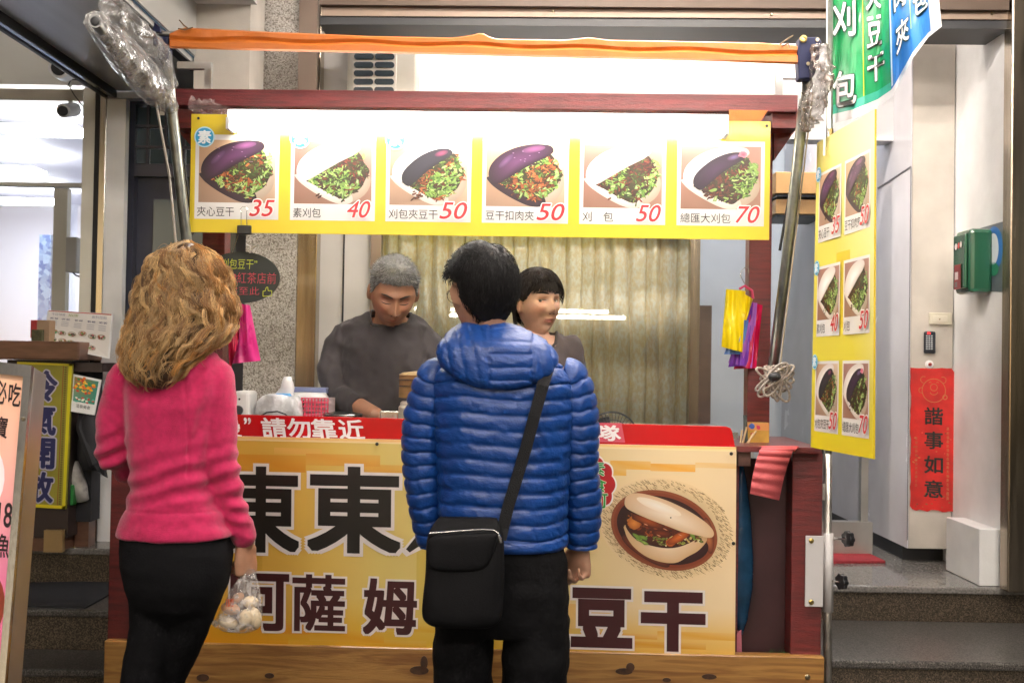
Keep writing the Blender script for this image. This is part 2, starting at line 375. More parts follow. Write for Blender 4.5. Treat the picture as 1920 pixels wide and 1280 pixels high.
def bun_photo(p, x0, y0, x1, y1, kind, l=2, seed=0, n=230):
    rnd = random.Random(seed + 11); w, h = x1 - x0, y1 - y0
    def q(a, b): return (x0 + a * w, y0 + b * h)
    bgs = {'dark': ('c09a78', 'd9c0a4', 'b89b83', '9c7c68'), 'white': ('9a6e62', 'b08578', '9a7462', '8a6452')}[('dark' if kind in 'dk' else 'white')]
    p.poly([q(0, 0), q(1, 0), q(1, 1), q(0, 1)], list(bgs), l)
    p.ell(*q(.62, .62), .37 * w, .37 * h, 'd2c8bc', 'b09a86', l + .6)
    dark = kind in 'dk'
    lo = [(.03, .53), (.05, .63), (.18, .76), (.36, .89), (.54, .985), (.68, 1.0), (.76, .94), (.7, .8), (.4, .62)]
    p.blob([q(*a) for a in lo], *(('3a2030', '241420') if kind == 'd' else ('f4efea', 'cfc3b8')), l + 1)
    fill = [(.1, .58), (.3, .42), (.55, .26), (.77, .15), (.86, .22), (.9, .34), (.97, .46), (.92, .6), (.86, .74), (.74, .84), (.64, .92), (.48, .85), (.26, .70)]
    p.blob([q(*a) for a in fill], '3a3a1c', '2c2014', l + 1.6)
    G = ['94b45e', '76983f', 'b4c87e', '5c8236', '83a850', '4c7030']; D = ['39501f', '2f3a1c', '4a5a2a', '3a2a18', '503a20']; O = ['8a4826', 'a85a30', 'b86a3c', '7a3a22', '6a2e1c', '94502e']
    if kind in 'wm': O = ['5a2420', '6e2c24', '47201c', '823a2c', '3a1816']
    for i in range(n * 2):
        while True:
            a, b = rnd.random(), rnd.random(); ins = False; j = len(fill) - 1
            for k in range(len(fill)):
                xi, yi = fill[k]; xj, yj = fill[j]
                if (yi > b) != (yj > b) and a < (xj - xi) * (b - yi) / (yj - yi) + xi: ins = not ins
                j = k
            if ins: break
        if a > .6: a += rnd.gauss(0, .022); b += rnd.gauss(0, .022)
        a = min(a, .96)
        f_ = nz((a * 3.2, b * 3.2, seed + .5), 1, 2) + (b - .5) * .55 + (a - .6) * .35
        c = rnd.choice(G) if f_ > .20 else rnd.choice(O) if f_ > -.04 else rnd.choice(D)
        if rnd.random() < .22: c = rnd.choice(G + D + O)
        if kind == 'm' and b > .55 and a < .75 and rnd.random() < .6: c = rnd.choice(['3a1c18', '2a1418', '5a3028'])
        rr = rnd.uniform(.008, .026); an = rnd.uniform(0, PI); pts = []
        for t in range(5):
            aa = 2 * PI * t / 5 + rnd.uniform(-.4, .4); e_ = rr * rnd.uniform(.5, 1.3); xx, yy = e_ * math.cos(aa) * 2.0, e_ * math.sin(aa) * .7
            pts.append(q(a + xx * math.cos(an) - yy * math.sin(an), b + xx * math.sin(an) + yy * math.cos(an)))
        p.poly(pts, c, l + 2 + i * .003)
    for k in range(26):
        t = rnd.random(); a, b = (.9 - .25 * t * t + rnd.gauss(0, .03), .25 + .62 * t + rnd.gauss(0, .02))
        if rnd.random() < .35: a, b = .35 + .4 * rnd.random(), .62 + .22 * rnd.random()
        p.ell(*q(min(a, .93), min(b, .95)), rnd.uniform(.025, .06) * w, rnd.uniform(.012, .03) * h, rnd.choice(['b8d088', '9cbc64', 'c8d8a0', '7a9a48', '8ab058']), rnd.choice(['6a8a40', '8aa858', '4c7030']), l + 2.9 + k * .01, n=9, rot=rnd.uniform(0, 3), jit=.35)
    for k in range(18): a = .3 + .55 * rnd.random(); b = .62 - .5 * (a - .3) + rnd.uniform(.0, .3); p.ell(*q(a, b), rnd.uniform(.02, .045) * w, rnd.uniform(.012, .022) * h, rnd.choice(['6e3a22', '8a4a2c', '4a2416', '5c3020'] + (['3a1418'] * 3 if kind in 'wm' else [])), '2a140e', l + 3.2 + k * .01, n=9, rot=rnd.uniform(-.8, .4), jit=.25)
    up = [(.045, .58), (.03, .46), (.07, .32), (.18, .18), (.34, .075), (.52, .015), (.68, .0), (.82, .03), (.85, .12), (.76, .21), (.57, .33), (.37, .48), (.2, .61), (.1, .65)]
    cen = q(.34, .26)
    def lid(pts, ci, ce, cm, ll):
        p.blob([q(*a) for a in pts], ci, ce, ll)
    if kind in 'wmk':
        lid(up, 'fbf9f7', 'ddd2cb', '', l + 3.8)
        p.line([q(a, b) for a, b in up[8:13]], .012 * w, 'b9aaa0', l + 4.0)
    if kind == 'd':
        lid(up, '5a3058', '24111f', '', l + 3.8)
        p.ell(*q(.60, .085), .15 * w, .05 * h, '7c4470', '55304f', l + 4.2, rot=-.18); p.ell(*q(.25, .28), .12 * w, .05 * h, '6a466c', '45284a', l + 4.2, rot=-.75)
    if kind in 'mk':
        u2 = [(.16, .62), (.17, .48), (.28, .32), (.44, .18), (.62, .10), (.76, .10), (.80, .18), (.66, .30), (.5, .44), (.34, .62), (.24, .70)]
        lid(u2, *(('2e2b38', '1c1a24') if kind == 'k' else ('3c2240', '1e1020')), '', l + 4.4)
        p.ell(*q(.66, .17), .09 * w, .045 * h, '96405f' if kind == 'k' else '7a6a9a', '44243c', l + 4.8, rot=-.3)
        if kind == 'm': p.ell(*q(.78, .13), .06 * w, .05 * h, 'd84868', 'e8889a', l + 5, n=9, jit=.3)
    for k in range(10): p.ell(*q(rnd.uniform(.2, .7), rnd.uniform(.1, .35)), .012 * w, .006 * h, '8a6a8a' if kind == 'd' else 'f4f0f0', l=l + 4.3, n=6) if kind == 'd' else None
    p.rect(x0 + .97 * w, y0, x1, y0 + h * .02, bgs[1], l + 4)

# ================================================================== SETTING
def X(px, Y, py=640): return P(px, py, Y).x
def Z(px, py, Y): return P(px, py, Y).z
terr = terrazzo('terrazzo', '473e34', '665a4b', '28221c', 240)
terr2 = terrazzo('terrazzo_tread', '4c4946', '68645f', '302e2c', 240)
granite = terrazzo('speckled_granite', 'aca69f', 'c6c2bc', '7c756d', 190)
mat('asphalt', (.05, .05, .052), .8, var=.4, scale=40)
bx(-30, 30, -30, 30, -.2, 0).build('ground', MATS['asphalt'], kind='structure')
# steps up to the shops (left flight is shallower than the right one)
for x0, x1, edges in ((-4.5, 1.115, ((4.13, .18), (4.42, .34), (4.93, .50))), (1.12, 4.5, ((3.30, .22), (3.79, .36), (4.39, .50)))):
    for i, (Y, z) in enumerate(edges):
        back = edges[i + 1][0] + .02 if i + 1 < 3 else 12
        zb = edges[i - 1][1] if i else 0
        s = bx(x0, x1, Y + .012, back, zb + (-.03 if i else .0006), z - .03).build('step' if i < 2 else 'landing', terr, kind='structure')
        t = MB().box(x0, x1, Y, back - (.021 if i < 2 else 0), 0, .03 if i < 2 else .03)
        t.v = [(a, b, c + z - .03) for a, b, c in t.v]
        me_ = t
        nose = MB(); nose.v = [tuple(Vector(v) - s.location) for v in t.v]; nose.f = t.f
        q = nose.build('tread', terr2 if i < 2 else mat('polished_landing_stone', (.20, .19, .18), .12, var=.35, scale=120, detail=2), s, bevel=.008); q.location = (0, 0, 0)
bx(-12, 12, -3, 4.6, 3.37, 3.5).build('ceiling', M('white'), kind='structure')

# ---- centre shop: granite pillar, beam, upper wall, curtained window, glass door
shop = thing('shop_building', 'shopfront behind the stall with granite pillar, curtained window and rolled shutter housing above', 'building', (0.5, 5.0, .5))
YP = 4.97
def part(mb, nm, m, par=shop, **k): return mb.build(nm, m, par, **k)
part(bx(X(457, YP), X(552, YP), YP, YP + .3, .501, 3.369), 'granite_pillar', granite)
part(bx(X(553, YP + .02), X(591, YP + .02), YP + .02, YP + .28, .501, 3.369), 'steel_strip', M('steelwarm'), bevel=.004)
part(bx(X(593, 5.08), X(700, 5.08), 5.08, 5.2, .501, Z(640, 60, 5.08)), 'wall_panel', mat('grey_wall_panel', (.50, .48, .46), .4, var=.05))
part(bx(X(640, 5.075), X(643, 5.075), 5.074, 5.079, .51, 2.6), 'panel_joint', M('black'))
part(bx(X(692, 5.05), X(711, 5.05), 5.05, 5.12, .502, Z(700, 440, 5.05) + .3), 'window_frame', mat('brown_anodised', (.20, .15, .12), .35, .7))
part(bx(X(1293, 5.05), X(1311, 5.05), 5.05, 5.12, .502, Z(1300, 400, 5.05) + .3), 'window_frame', M('steelwarm'))
zt = Z(1000, 420, 5.1)
part(bx(X(700, 5.3), X(1300, 5.3), 5.13, 5.25, zt, 3.369), 'upper_wall', mat('bright_white_wall', (.82, .83, .86), .6, var=.03))
part(bx(X(1300, 5.3), 1.86, 5.13, 5.25, Z(1450, 262, 5.15), 3.369), 'upper_wall', MATS['bright_white_wall'])
part(bx(X(713, 5.1), X(1291, 5.1), 5.10, 5.106, .52, zt), 'window_glass', glass_mat('window_glass', refl=.045))
part(bx(X(711, 5.08), X(1293, 5.08), 5.08, 5.14, .502, Z(1000, 806, 5.08)), 'window_sill_wall', mat('sill_tile', (.45, .42, .38), .4, var=.1))
part(bx(X(1311, 5.1), X(1530, 5.1), 5.10, 5.106, .52, Z(1450, 262, 5.1)), 'door_glass', glass_mat('window_glass'))
part(bx(X(1311, 5.07), X(1640, 5.07), 5.07, 5.13, .502, Z(1500, 975, 5.1)), 'door_rail', M('alum'))
for px in (1403, 1548, 1618):
    part(bx(X(px, 5.08), X(px + 13, 5.08), 5.08, 5.12, .502, Z(1450, 264, 5.1)), 'door_stile', M('alum'))
# curtain with folds
cur = MB(); n1, n2 = 620, 24; x0, x1 = X(713, 5.2) - .03, X(1292, 5.2) + .02; zb, ztp = .62, zt + .1
for j in range(n2 + 1):
    for i in range(n1 + 1):
        u = i / n1; v = j / n2; w = 4.2 * nz((u * 9, 0, 0), 1, 3) + .35 * nz((u * 5, v * 2, 0), 1, 8)
        ph = u * 38 * PI + .5 * w
        y = 5.29 + .026 * math.sin(ph) + .006 * math.sin(2.3 * ph + 1) - .01 * v
        cur.v.append((x0 + (x1 - x0) * u + .012 * math.cos(ph) + .01 * nz((u * 20, v * 3, 0), 1), y, ztp + (zb - ztp) * v))
cur.f = [(j * (n1 + 1) + i, j * (n1 + 1) + i + 1, (j + 1) * (n1 + 1) + i + 1, (j + 1) * (n1 + 1) + i) for j in range(n2) for i in range(n1)]
mat('brocade_curtain', (.84, .72, .50), .85, spec=.08, col2=(.92, .88, .77), scale=75, detail=5, stretch=(1, 1, .55), thresh=(.42, .6), bump=.3, bscale=140)
cur.build('curtain', MATS['brocade_curtain'], smooth=True, label='pale gold brocade curtain hanging in deep folds inside the shop window', cat='curtain')
# beam over the whole front
bm_ = thing('shutter_beam', 'brown rolling shutter housing with aluminium lip along the top', 'shutter', (1.3, 4.34, 2.8))
YB = 4.34
def band(pxa, pxb, ya, yb, Y, d, nm, m, par, **k):
    a, b = P(pxa, ya[0], Y), P(pxb, ya[1], Y); za, zb_ = a.z, b.z; zc, zd = P(pxa, yb[0], Y).z, P(pxb, yb[1], Y).z
    q = [(a.x, Y, zc), (b.x, Y, zd), (b.x, Y + d, zd), (a.x, Y + d, zc), (a.x, Y, za), (b.x, Y, zb_), (b.x, Y + d, zb_), (a.x, Y + d, za)]
    return MB().hexa(q).build(nm, m, par, **k)
band(600, 1893, (-30, -30), (9, 19), YB - .03, .3, 'housing', mat('brown_shutter_metal', (.075, .048, .033), .6, 0, var=.15, scale=4, stretch=(.3, 1, 8)), bm_)
band(603, 1893, (9.5, 19.5), (30, 37), YB, .25, 'lip', mat('bronze_aluminium', (.24, .175, .13), .5, .1, var=.12, scale=3), bm_)
band(600, 1893, (30.5, 37.5), (46, 55), YB + .01, .22, 'gasket', M('black'), bm_)
for px, py in ((1037, 21), (1446, 28), (1860, 26)): MB().lathe([(.007, 0), (.007, .004), (.003, .007)], P(px, py, YB), 12, (0, -1, 0)).build('screw', M('screw'), bm_)
band(562, 597, (-30, -30), (420, 422), 4.93, .04, 'side_frame', MATS['brown_anodised'], shop)
# air conditioner above the window
ac = thing('air_conditioner', 'cream air conditioner with slotted front vent mounted above the stall awning', 'air conditioner', P(715, 190, 4.95))
a, b = P(652, 42, 4.95), P(783, 190, 4.95)
bx(a.x, P(782, 60, 4.95).x, 4.96, 5.12, b.z, a.z).build('casing', mat('aged_cream_plastic', (.66, .64, .58), .4, var=.1), ac, bevel=.01)
bx(P(662, 60, 4.95).x, P(745, 60, 4.95).x, 4.94, 4.958, b.z + .01, a.z - .01).build('vent_panel', mat('vent_cream', (.70, .67, .62), .35, var=.05), ac, bevel=.004)
slot = None
for r_ in range(8):
    for c_ in range(2):
        q = P(683 + 39 * c_ - r_ * .3, 59 + r_ * 15.7, 4.935); w_, h_ = .046, .0145
        if slot is None:
            mb = MB(); pts = []
            for k in range(16):
                an = 2 * PI * k / 16; sx = w_ - h_ if math.cos(an) > 0 else -(w_ - h_)
                pts.append((sx + h_ * math.cos(an), 0, h_ * math.sin(an)))
            mb.prism([Vector(p) for p in pts], (0, .004, 0)); slot = mb.build('slot', mat('vent_dark', (.02, .035, .05), .5), ac)
            slot.location = Vector((q.x, 4.937, q.z)) - ac.location
        else:
            o = slot.copy(); COL.objects.link(o); o.location = Vector((q.x, 4.937, q.z)) - ac.location
mat('dark_upper_glass', (.05, .06, .06), .15, .2)
bx(P(600, 60, 5.1).x, P(652, 60, 5.1).x, 5.1, 5.12, P(620, 190, 5.1).z, P(620, 40, 5.1).z).build('fanlight', MATS['dark_upper_glass'], shop)

# interior behind the right glass door
ves = thing('interior_wall', 'pale back wall of the room seen through the glass door', 'wall', (1.7, 7.4, .5))
bx(1.0, 4.2, 7.4, 7.5, .501, 3.36).build('wall', mat('pale_interior', (.70, .71, .74), .5, var=.04), ves)
bx(P(1309, 600, 7.3).x, P(1336, 600, 7.3).x, 7.33, 7.39, .501, P(1320, 572, 7.3).z).build('door', mat('brown_door', (.16, .09, .06), .5, var=.3), ves)
vl = bx(1.15, 2.2, 6.0, 6.25, 3.24, 3.30).build('ceiling_panel_light', emis('vestibule_fill', 'fdfcff', 26), label='added hidden ceiling light brightening the room behind the right glass door', cat='ceiling light')  # added lamp, hidden by the upper wall, brightens the room behind the glass
cab = thing('wall_cabinet', 'orange wooden wall cabinet seen through the glass beside the awning pole', 'cabinet', P(1497, 400, 6.3))
for ya, yb in ((322, 364), (373, 402)):
    a, b = P(1455, ya, 6.3), P(1545, yb, 6.3); bx(a.x, b.x, 6.3, 6.6, b.z, a.z).build('cabinet_door', mat('orange_wood', (.85, .45, .16), .4, var=.1), cab, bevel=.004)
a, b = P(1455, 366, 6.3), P(1545, 371, 6.3); bx(a.x, b.x, 6.28, 6.6, b.z, a.z).build('rail', M('black'), cab)
a, b = P(1455, 404, 6.3), P(1545, 409, 6.3); bx(a.x, b.x, 6.28, 6.6, b.z, a.z).build('rail', M('black'), cab)

# ---- white entrance on the right
ent = thing('entrance_wall', 'white lacquered entrance wall with beige column on the right', 'wall', (1.95, 4.9, .5))
zl = .57
bx(1.825, 1.83 + .0, 4.9, 7.2, zl, 3.36).build('side_panel', M('whitegloss'), ent)
bx(1.832, 2.025, 4.9, 5.2, zl, 3.36).build('column', M('beige'), ent)
bx(2.03, 2.12, 4.39, 5.2, .501, 3.36).build('return_wall', M('white'), ent)
bx(1.84, 2.1, 5.0, 7.2, .501, zl - .003).build('recess', M('black'), ent)
a, b = PX(1645, 352, 1.82), PX(1706, 312, 1.82)
MB().slab([a, b, b + Vector((0, 0, -.006)), a + Vector((0, 0, -.006))], (.004, 0, 0)).build('joint', mat('grey_joint', (.2, .2, .22), .6), ent)
a, b = PX(1707, 312, 1.82), PX(1707, 1015, 1.82)
bx(1.82, 1.824, a.y - .004, a.y, b.z, a.z).build('joint', MATS['grey_joint'], ent)
bx(1.945, 2.028, 4.42, 4.76, .501, .735).build('plinth_block', M('white'), ent, bevel=.004)
bx(2.035, 2.05, 4.375, 4.389, .501, 3.36).build('black_edge', M('black'), ent)
bx(X(1893, 4.3), X(1893, 4.3) + .5, 4.30, 4.374, .501, 3.36).build('steel_column', M('steelwarm'), ent, bevel=.006)
pts = [P(1560, 1028, 5.0)]
a, b, c, d = PZ(1500, 1028, .512), PZ(1612, 1028, .512), PZ(1660, 1051, .512), PZ(1490, 1052, .512)
MB().prism([d, c, b, a], (0, 0, -.010)).build('doormat', mat('red_doormat', (.30, .02, .03), .9, var=.3, scale=60, bump=.6, bscale=300), label='red doormat on the polished landing at the entrance', cat='doormat')
def onY(pxa, pya, pxb, pyb, Y, d): a, b = P(pxa, pya, Y), P(pxb, pyb, Y); return (a.x, b.x, Y - d, Y, b.z, a.z)
sw = thing('wall_plate', 'cream blank switch plate on the beige column above the keypad', 'switch plate', P(1761, 609, 4.9))
bx(*onY(1741, 586, 1783, 609, 4.898, .012)).build('plate', mat('cream_plastic', (.62, .58, .47), .35), sw, bevel=.004)
bx(*onY(1748, 591, 1776, 604, 4.886, .003)).build('cover', mat('cream_plastic2', (.68, .64, .54), .35), sw, bevel=.002)
MB().lathe([(.004, 0), (.003, .003)], P(1762, 598, 4.882), 10, (0, -1, 0)).build('screw', M('screw'), sw)
kp = thing('keypad', 'small black door keypad with a red light on the beige column', 'keypad', P(1741, 663, 4.9))
bx(*onY(1731, 621, 1752, 663, 4.898, .02)).build('case', mat('keypad_black', (.015, .02, .03), .3), kp, bevel=.008)
for r_ in range(7):
    for c_ in range(3):
        bx(*onY(1736.2 + c_ * 4.6, 628.5 + r_ * 4, 1739 + c_ * 4.6, 630.8 + r_ * 4, 4.877, .003)).build('key', mat('key_grey', (.45, .48, .5), .4), kp)
bx(*onY(1739, 623.2, 1744, 626, 4.877, .003)).build('indicator', emis('red_led', 'ff2020', 3), kp)
db = thing('door_bell', 'round white bell button with red centre just below the keypad', 'bell', P(1742, 690, 4.9))
MB().lathe([(.019, 0), (.019, .006), (.014, .010)], P(1742, 683, 4.898), 24, (0, -1, 0)).build('ring', M('white'), db)
MB().lathe([(.008, .010), (.008, .014), (.005, .016)], P(1742, 683, 4.898), 18, (0, -1, 0)).build('button', mat('bell_red', (.25, .02, .02), .4), db)
# red couplet
cp = thing('couplet_banner', 'torn red paper New Year banner with four black characters on the beige column', 'banner', P(1749, 960, 4.9))
rnd = random.Random(4)
TL, TR, BL, BR = P(1708, 689, 4.893), P(1790, 691, 4.893), P(1707, 955, 4.893), P(1789, 960, 4.893)
pr = Print([TL, TR, BL, BR], 82, 268, (0, -1, 0))
L_ = [(rnd.uniform(-1.2, 1.2), y) for y in range(0, 269, 9)]; Rr = [(82 + rnd.uniform(-.8, .8), y) for y in range(268, -1, -9)]
outl = [(x, max(0, y)) for x, y in L_] + [(x + 4, 268 + rnd.uniform(-2.5, 2)) for x in range(0, 78, 7)] + Rr + [(x, rnd.uniform(-1, .8)) for x in range(76, 4, -9)]
mbp = MB().prism([pr.pt(u, v, 0) for u, v in outl][::-1], (0, .003, 0))
mbp.build('paper', mat('red_paper', (.50, .012, .008), .55, var=.4, scale=9, bump=.2, bscale=40), cp)
gold = 'a8683a'
def ringp(p, cx, cy, r, w, col, l=2, a0=0, a1=360, sy=1):
    p.line([(cx + r * math.cos(R(t)), cy + r * sy * math.sin(R(t))) for t in range(a0, a1 + 1, 15)], w, col, l)
ringp(pr, 43, 42, 22, 1.4, gold, 1); ringp(pr, 36, 28, 2, 1, gold, 1, 180, 360); ringp(pr, 50, 28, 2, 1, gold, 1, 180, 360)
ringp(pr, 43, 36, 6.5, 1.2, gold, 1); ringp(pr, 43, 42, 8, 1.2, gold, 1, 20, 160); ringp(pr, 24, 22, 6, 1.2, gold, 1, 90, 300); ringp(pr, 60, 22, 6, 1.2, gold, 1, -120, 90)
ringp(pr, 20, 42, 5, 1.1, gold, 1, 60, 300); ringp(pr, 64, 54, 4, 2, gold, 1)
for y in range(110, 262, 8): pr.text('福壽吉'[(y // 8) % 3], 67, y - (14 if y > 240 else 0), 72, y + 6 - (14 if y > 240 else 0), 'a8744a', l=1)
for y in range(130, 220, 8): pr.text('吉春祥'[(y // 8) % 3], 8, y, 13, y + 6, '9a5a3a', l=1)
for k in range(26): pr.ell(rnd.uniform(4, 78), rnd.choice([rnd.uniform(235, 262), rnd.uniform(120, 180)]), rnd.uniform(.8, 3), rnd.uniform(.6, 2), rnd.choice(['b07040', '6a3a20', '7a5a30', 'c84030']), l=.7, n=7, jit=.4)
for i, ch in enumerate('諧事如意'): pr.text(ch, 26, 74 + i * 45.5, 60, 74 + i * 45.5 + 32, '161a16', bold=.02, l=2)
pr.build('print', cp)
# green emergency box + blue sign on the return wall x = 2.03
eb = thing('emergency_box', 'dark green emergency call box with red label on the white return wall', 'call box', PX(1835, 560, 2.03))
def onX(pxa, pya, pxb, pyb, xx, d):
    a, b = PX(pxa, pya, xx), PX(pxb, pyb, xx); return (xx - d, xx, b.y, a.y, b.z, a.z)
A = P(1808, 438, 4.62); B = P(1832, 552, 4.62)
bx(1.93, 2.028, 4.50, 4.66, B.z, A.z + .01).build('case', mat('green_enamel', (.012, .075, .04), .25, coat=.5), eb, bevel=.018)
bx(1.915, 1.929, 4.52, 4.64, B.z + .02, A.z - .01).build('lid', MATS['green_enamel'], eb, bevel=.006)
q = Print([Vector((1.935, 4.498, A.z)), Vector((2.02, 4.498, A.z)), Vector((1.935, 4.498, B.z)), Vector((2.02, 4.498, B.z))], 30, 114, (0, -1, 0), .001)
q = Print([Vector((1.912, 4.63, A.z)), Vector((1.912, 4.53, A.z)), Vector((1.912, 4.63, B.z)), Vector((1.912, 4.53, B.z))], 60, 114, (-1, 0, 0), .001)
q.rect(8, 60, 50, 106, '7a1820', 1); q.rect(14, 74, 34, 88, 'c8c0c0', 2); q.rect(14, 92, 30, 102, '606060', 2); q.ell(18, 26, 8, 6, 'e8d8d8', l=1); q.ell(34, 25, 6, 6, 'c83030', l=1); q.ell(48, 24, 6, 6, 'e0d0d0', l=1)
q.build('label_print', eb)
q = Print([PX(1838, 428, 2.029), PX(1882, 415, 2.029), PX(1838, 545, 2.029), PX(1882, 548, 2.029)], 44, 120, (-1, 0, 0), .0015)
q.rect(0, 0, 44, 120, '3a4450', 0); q.ell(26, 44, 17, 40, '2a6ab0', l=1); q.ell(26, 44, 10, 28, 'dfe6ee', l=2); q.ell(26, 80, 10, 12, '2f7f60', l=2)
eo = thing('notice_plate', 'blue and grey notice plate on the return wall behind the green box', 'sign', PX(1860, 548, 2.029))
MB().slab([PX(1838, 428, 2.0292), PX(1882, 415, 2.0292), PX(1882, 548, 2.0292), PX(1838, 545, 2.0292)], (-.0008, 0, 0)).build('plate', mat('plate_grey', (.1, .12, .14), .3), eo)
q.build('print', eo)

# ---- left shop
lf = thing('shop_building', 'glass fronted shop at left with cream frames and steel soffit over its doorway', 'building', (-2.4, 5.6, .5))
YL = 5.6; cream = mat('cream_frame', (.70, .68, .60), .4, var=.05)
def lband(pa, pb, ya, yb, Y, d, nm, m, **k):
    a, b = P(pa, ya, Y), P(pb, yb, Y); return bx(a.x, b.x, Y, Y + d, b.z, a.z).build(nm, m, lf, **k)
lband(-260, 156, -120, 160, YL, .1, 'header_wall', mat('warm_white_wall', (.74, .72, .66), .55, var=.04))
lband(-260, 156, 161, 190, YL - .04, .14, 'header_band', mat('tan_header', (.52, .47, .38), .4, var=.05), bevel=.004)
lband(-260, 156, 336, 351, YL - .02, .06, 'transom', cream, bevel=.004)
lband(101, 119, 352, 700, YL - .015, .05, 'mullion', cream, bevel=.004)
lband(-260, 156, 190, 1000, YL + .05, .006, 'window_glass', glass_mat('left_glass', refl=.12))
lband(-260, 100, 930, 985, YL, .08, 'kick_panel', M('beige'))
YC = 5.12
def cband(pa, pb, ya, yb, d, nm, m, Y=YC, **k):
    xa, xb = P(pa, ya, Y), P(pb, yb, Y); return bx(X(pa, Y, 560), X(pb, Y, 560), Y, Y + d, .501, xa.z).build(nm, m, lf, **k)
cband(148, 170, 165, 980, .5, 'cream_post', cream)
cband(170.5, 178, 165, 980, .06, 'black_joint', M('black'))
cband(178.5, 192, 165, 980, .07, 'steel_post', M('steel'), bevel=.004)
cband(192.5, 228, 185, 980, .05, 'white_panel', M('white'))
bx(X(192, YC, 175), X(300, YC, 175), YC, YC + .06, Z(240, 184, YC), 2.66).build('lintel', M('white'), lf)
# soffit
bx(-1.92, -1.42, 1.8, 5.12, 2.665, 2.70).build('soffit_panel', mat('soffit_steel', (.50, .50, .49), .32, .25, var=.12, scale=3, stretch=(6, .4, 1)), lf)
bx(-1.99, -1.965, 1.8, YC, 2.63, 2.69).build('track', M('black'), lf, bevel=.006)
bx(-1.963, -1.938, 1.8, YC, 2.635, 2.665).build('track', mat('track_blue_steel', (.25, .3, .36), .2, .9), lf, bevel=.004)
bx(-1.936, -1.922, 1.8, YC, 2.63, 2.69).build('track', M('black'), lf, bevel=.006)
bx(-1.445, -1.405, 1.8, 4.7, 2.655, 2.664).build('edge_trim', M('black'), lf)
bx(-1.41, -1.40, 1.8, 4.63, 2.70, 3.0).build('fascia', mat('fascia_grey', (.42, .42, .40), .4, .3, var=.05), lf)
bx(-1.41, X(457, 4.64), 4.64, 4.9, 2.45, 3.36).build('header_wall', M('beige'), lf)
bx(-1.40, X(470, 4.64), 1.8, 4.63, 2.93, 2.95).build('soffit_board', mat('ceiling_board', (.62, .60, .60), .6), lf)
# interior
lr = thing('shop_interior', 'bright lavender white room seen through the left shop window', 'room', (-4, 9.5, .5))
bx(-7.5, -1.9, 9.9, 10, .5, 2.9).build('back_wall', mat('lavender_wall', (.72, .74, .86), .6), lr)
bx(-7.5, -1.9, 5.75, 9.9, 2.78, 2.85).build('ceiling', mat('lavender_ceiling', (.84, .82, .92), .6, var=.08, scale=1.2), lr)
bx(-2.05, -1.95, 5.8, 9.9, .5, 2.78).build('side_wall', M('white'), lr)
bx(-7.5, -2.06, 5.75, 9.9, .505, .53).build('floor', mat('pale_floor_tile', (.66, .66, .70), .3), lr)
lampL = emis('interior_tube', 'ffffff', 24)
for i, (px, py, w_) in enumerate(((82, 243, .45), (20, 318, .4), (30, 376, .7))):
    q = PZ(px, py, 2.66); mb = bx(q.x - w_ / 2, q.x + w_ / 2, q.y - .12, q.y + .12, 2.64, 2.665)
    mb.build('ceiling_panel_light', lampL, label=['nearest bright ceiling light inside the left shop', 'short middle ceiling light inside the left shop', 'furthest ceiling light inside the left shop, just below the transom'][i], cat='ceiling light', group='ceiling lights in the left shop')
a, b = P(74, 440, 7.5), P(92, 605, 7.5)
mb = bx(a.x, b.x, 7.5, 7.53, b.z, a.z); mb.build('wall_hanging', mat('blue_mosaic', '3a6ab8', .4, col2='9fc0e8', kind='voronoi', scale=30), label='narrow blue patterned panel inside the left shop window', cat='panel')
a, b = P(131, 446, 5.45), P(150, 512, 5.45)
t = thing('junction_box', 'grey electrical box with black lead on the left window post', 'box', P(140, 512, 5.45))
bx(a.x, b.x, 5.40, 5.5, b.z, a.z).build('case', mat('grey_box', (.5, .5, .5), .4), t, bevel=.006)
MB().tube([P(134, 508, 5.43), P(142, 516, 5.41), P(150, 519, 5.42), P(157, 519, 5.45)], .004, 6).build('cable', M('black'), t)
# two cctv cameras
def cctv(pm, pb, pe, r, label, lead):
    t = thing('security_camera', label, 'camera', P(*pm, 5.5), 'security cameras on the left shop header')
    MB().tube([P(*pb, 5.35), P(*pe, 5.2)], r, 16).build('body', M('white'), t, smooth=False, bevel=.004)
    MB().tube([P(*pe, 5.2), P(pe[0] - .5, pe[1] + .4, 5.19)], r * .7, 16).build('lens', M('black'), t)
    MB().tube([P(*pm, 5.58), P(*pb, 5.36)], .012, 8).build('bracket', cream, t)
    MB().tube([P(*x, 5.45) for x in lead], .003, 6).build('cable', M('black'), t)
cctv((130, 160), (122, 135), (110, 128), .05, 'white security camera with bracket on the upper wall at far left', [(128, 160), (133, 150), (150, 150)])
cctv((132, 192), (140, 206), (118, 208), .035, 'white security camera hanging below the header band at left', [(130, 162), (140, 180), (156, 200), (156, 216), (150, 219)])
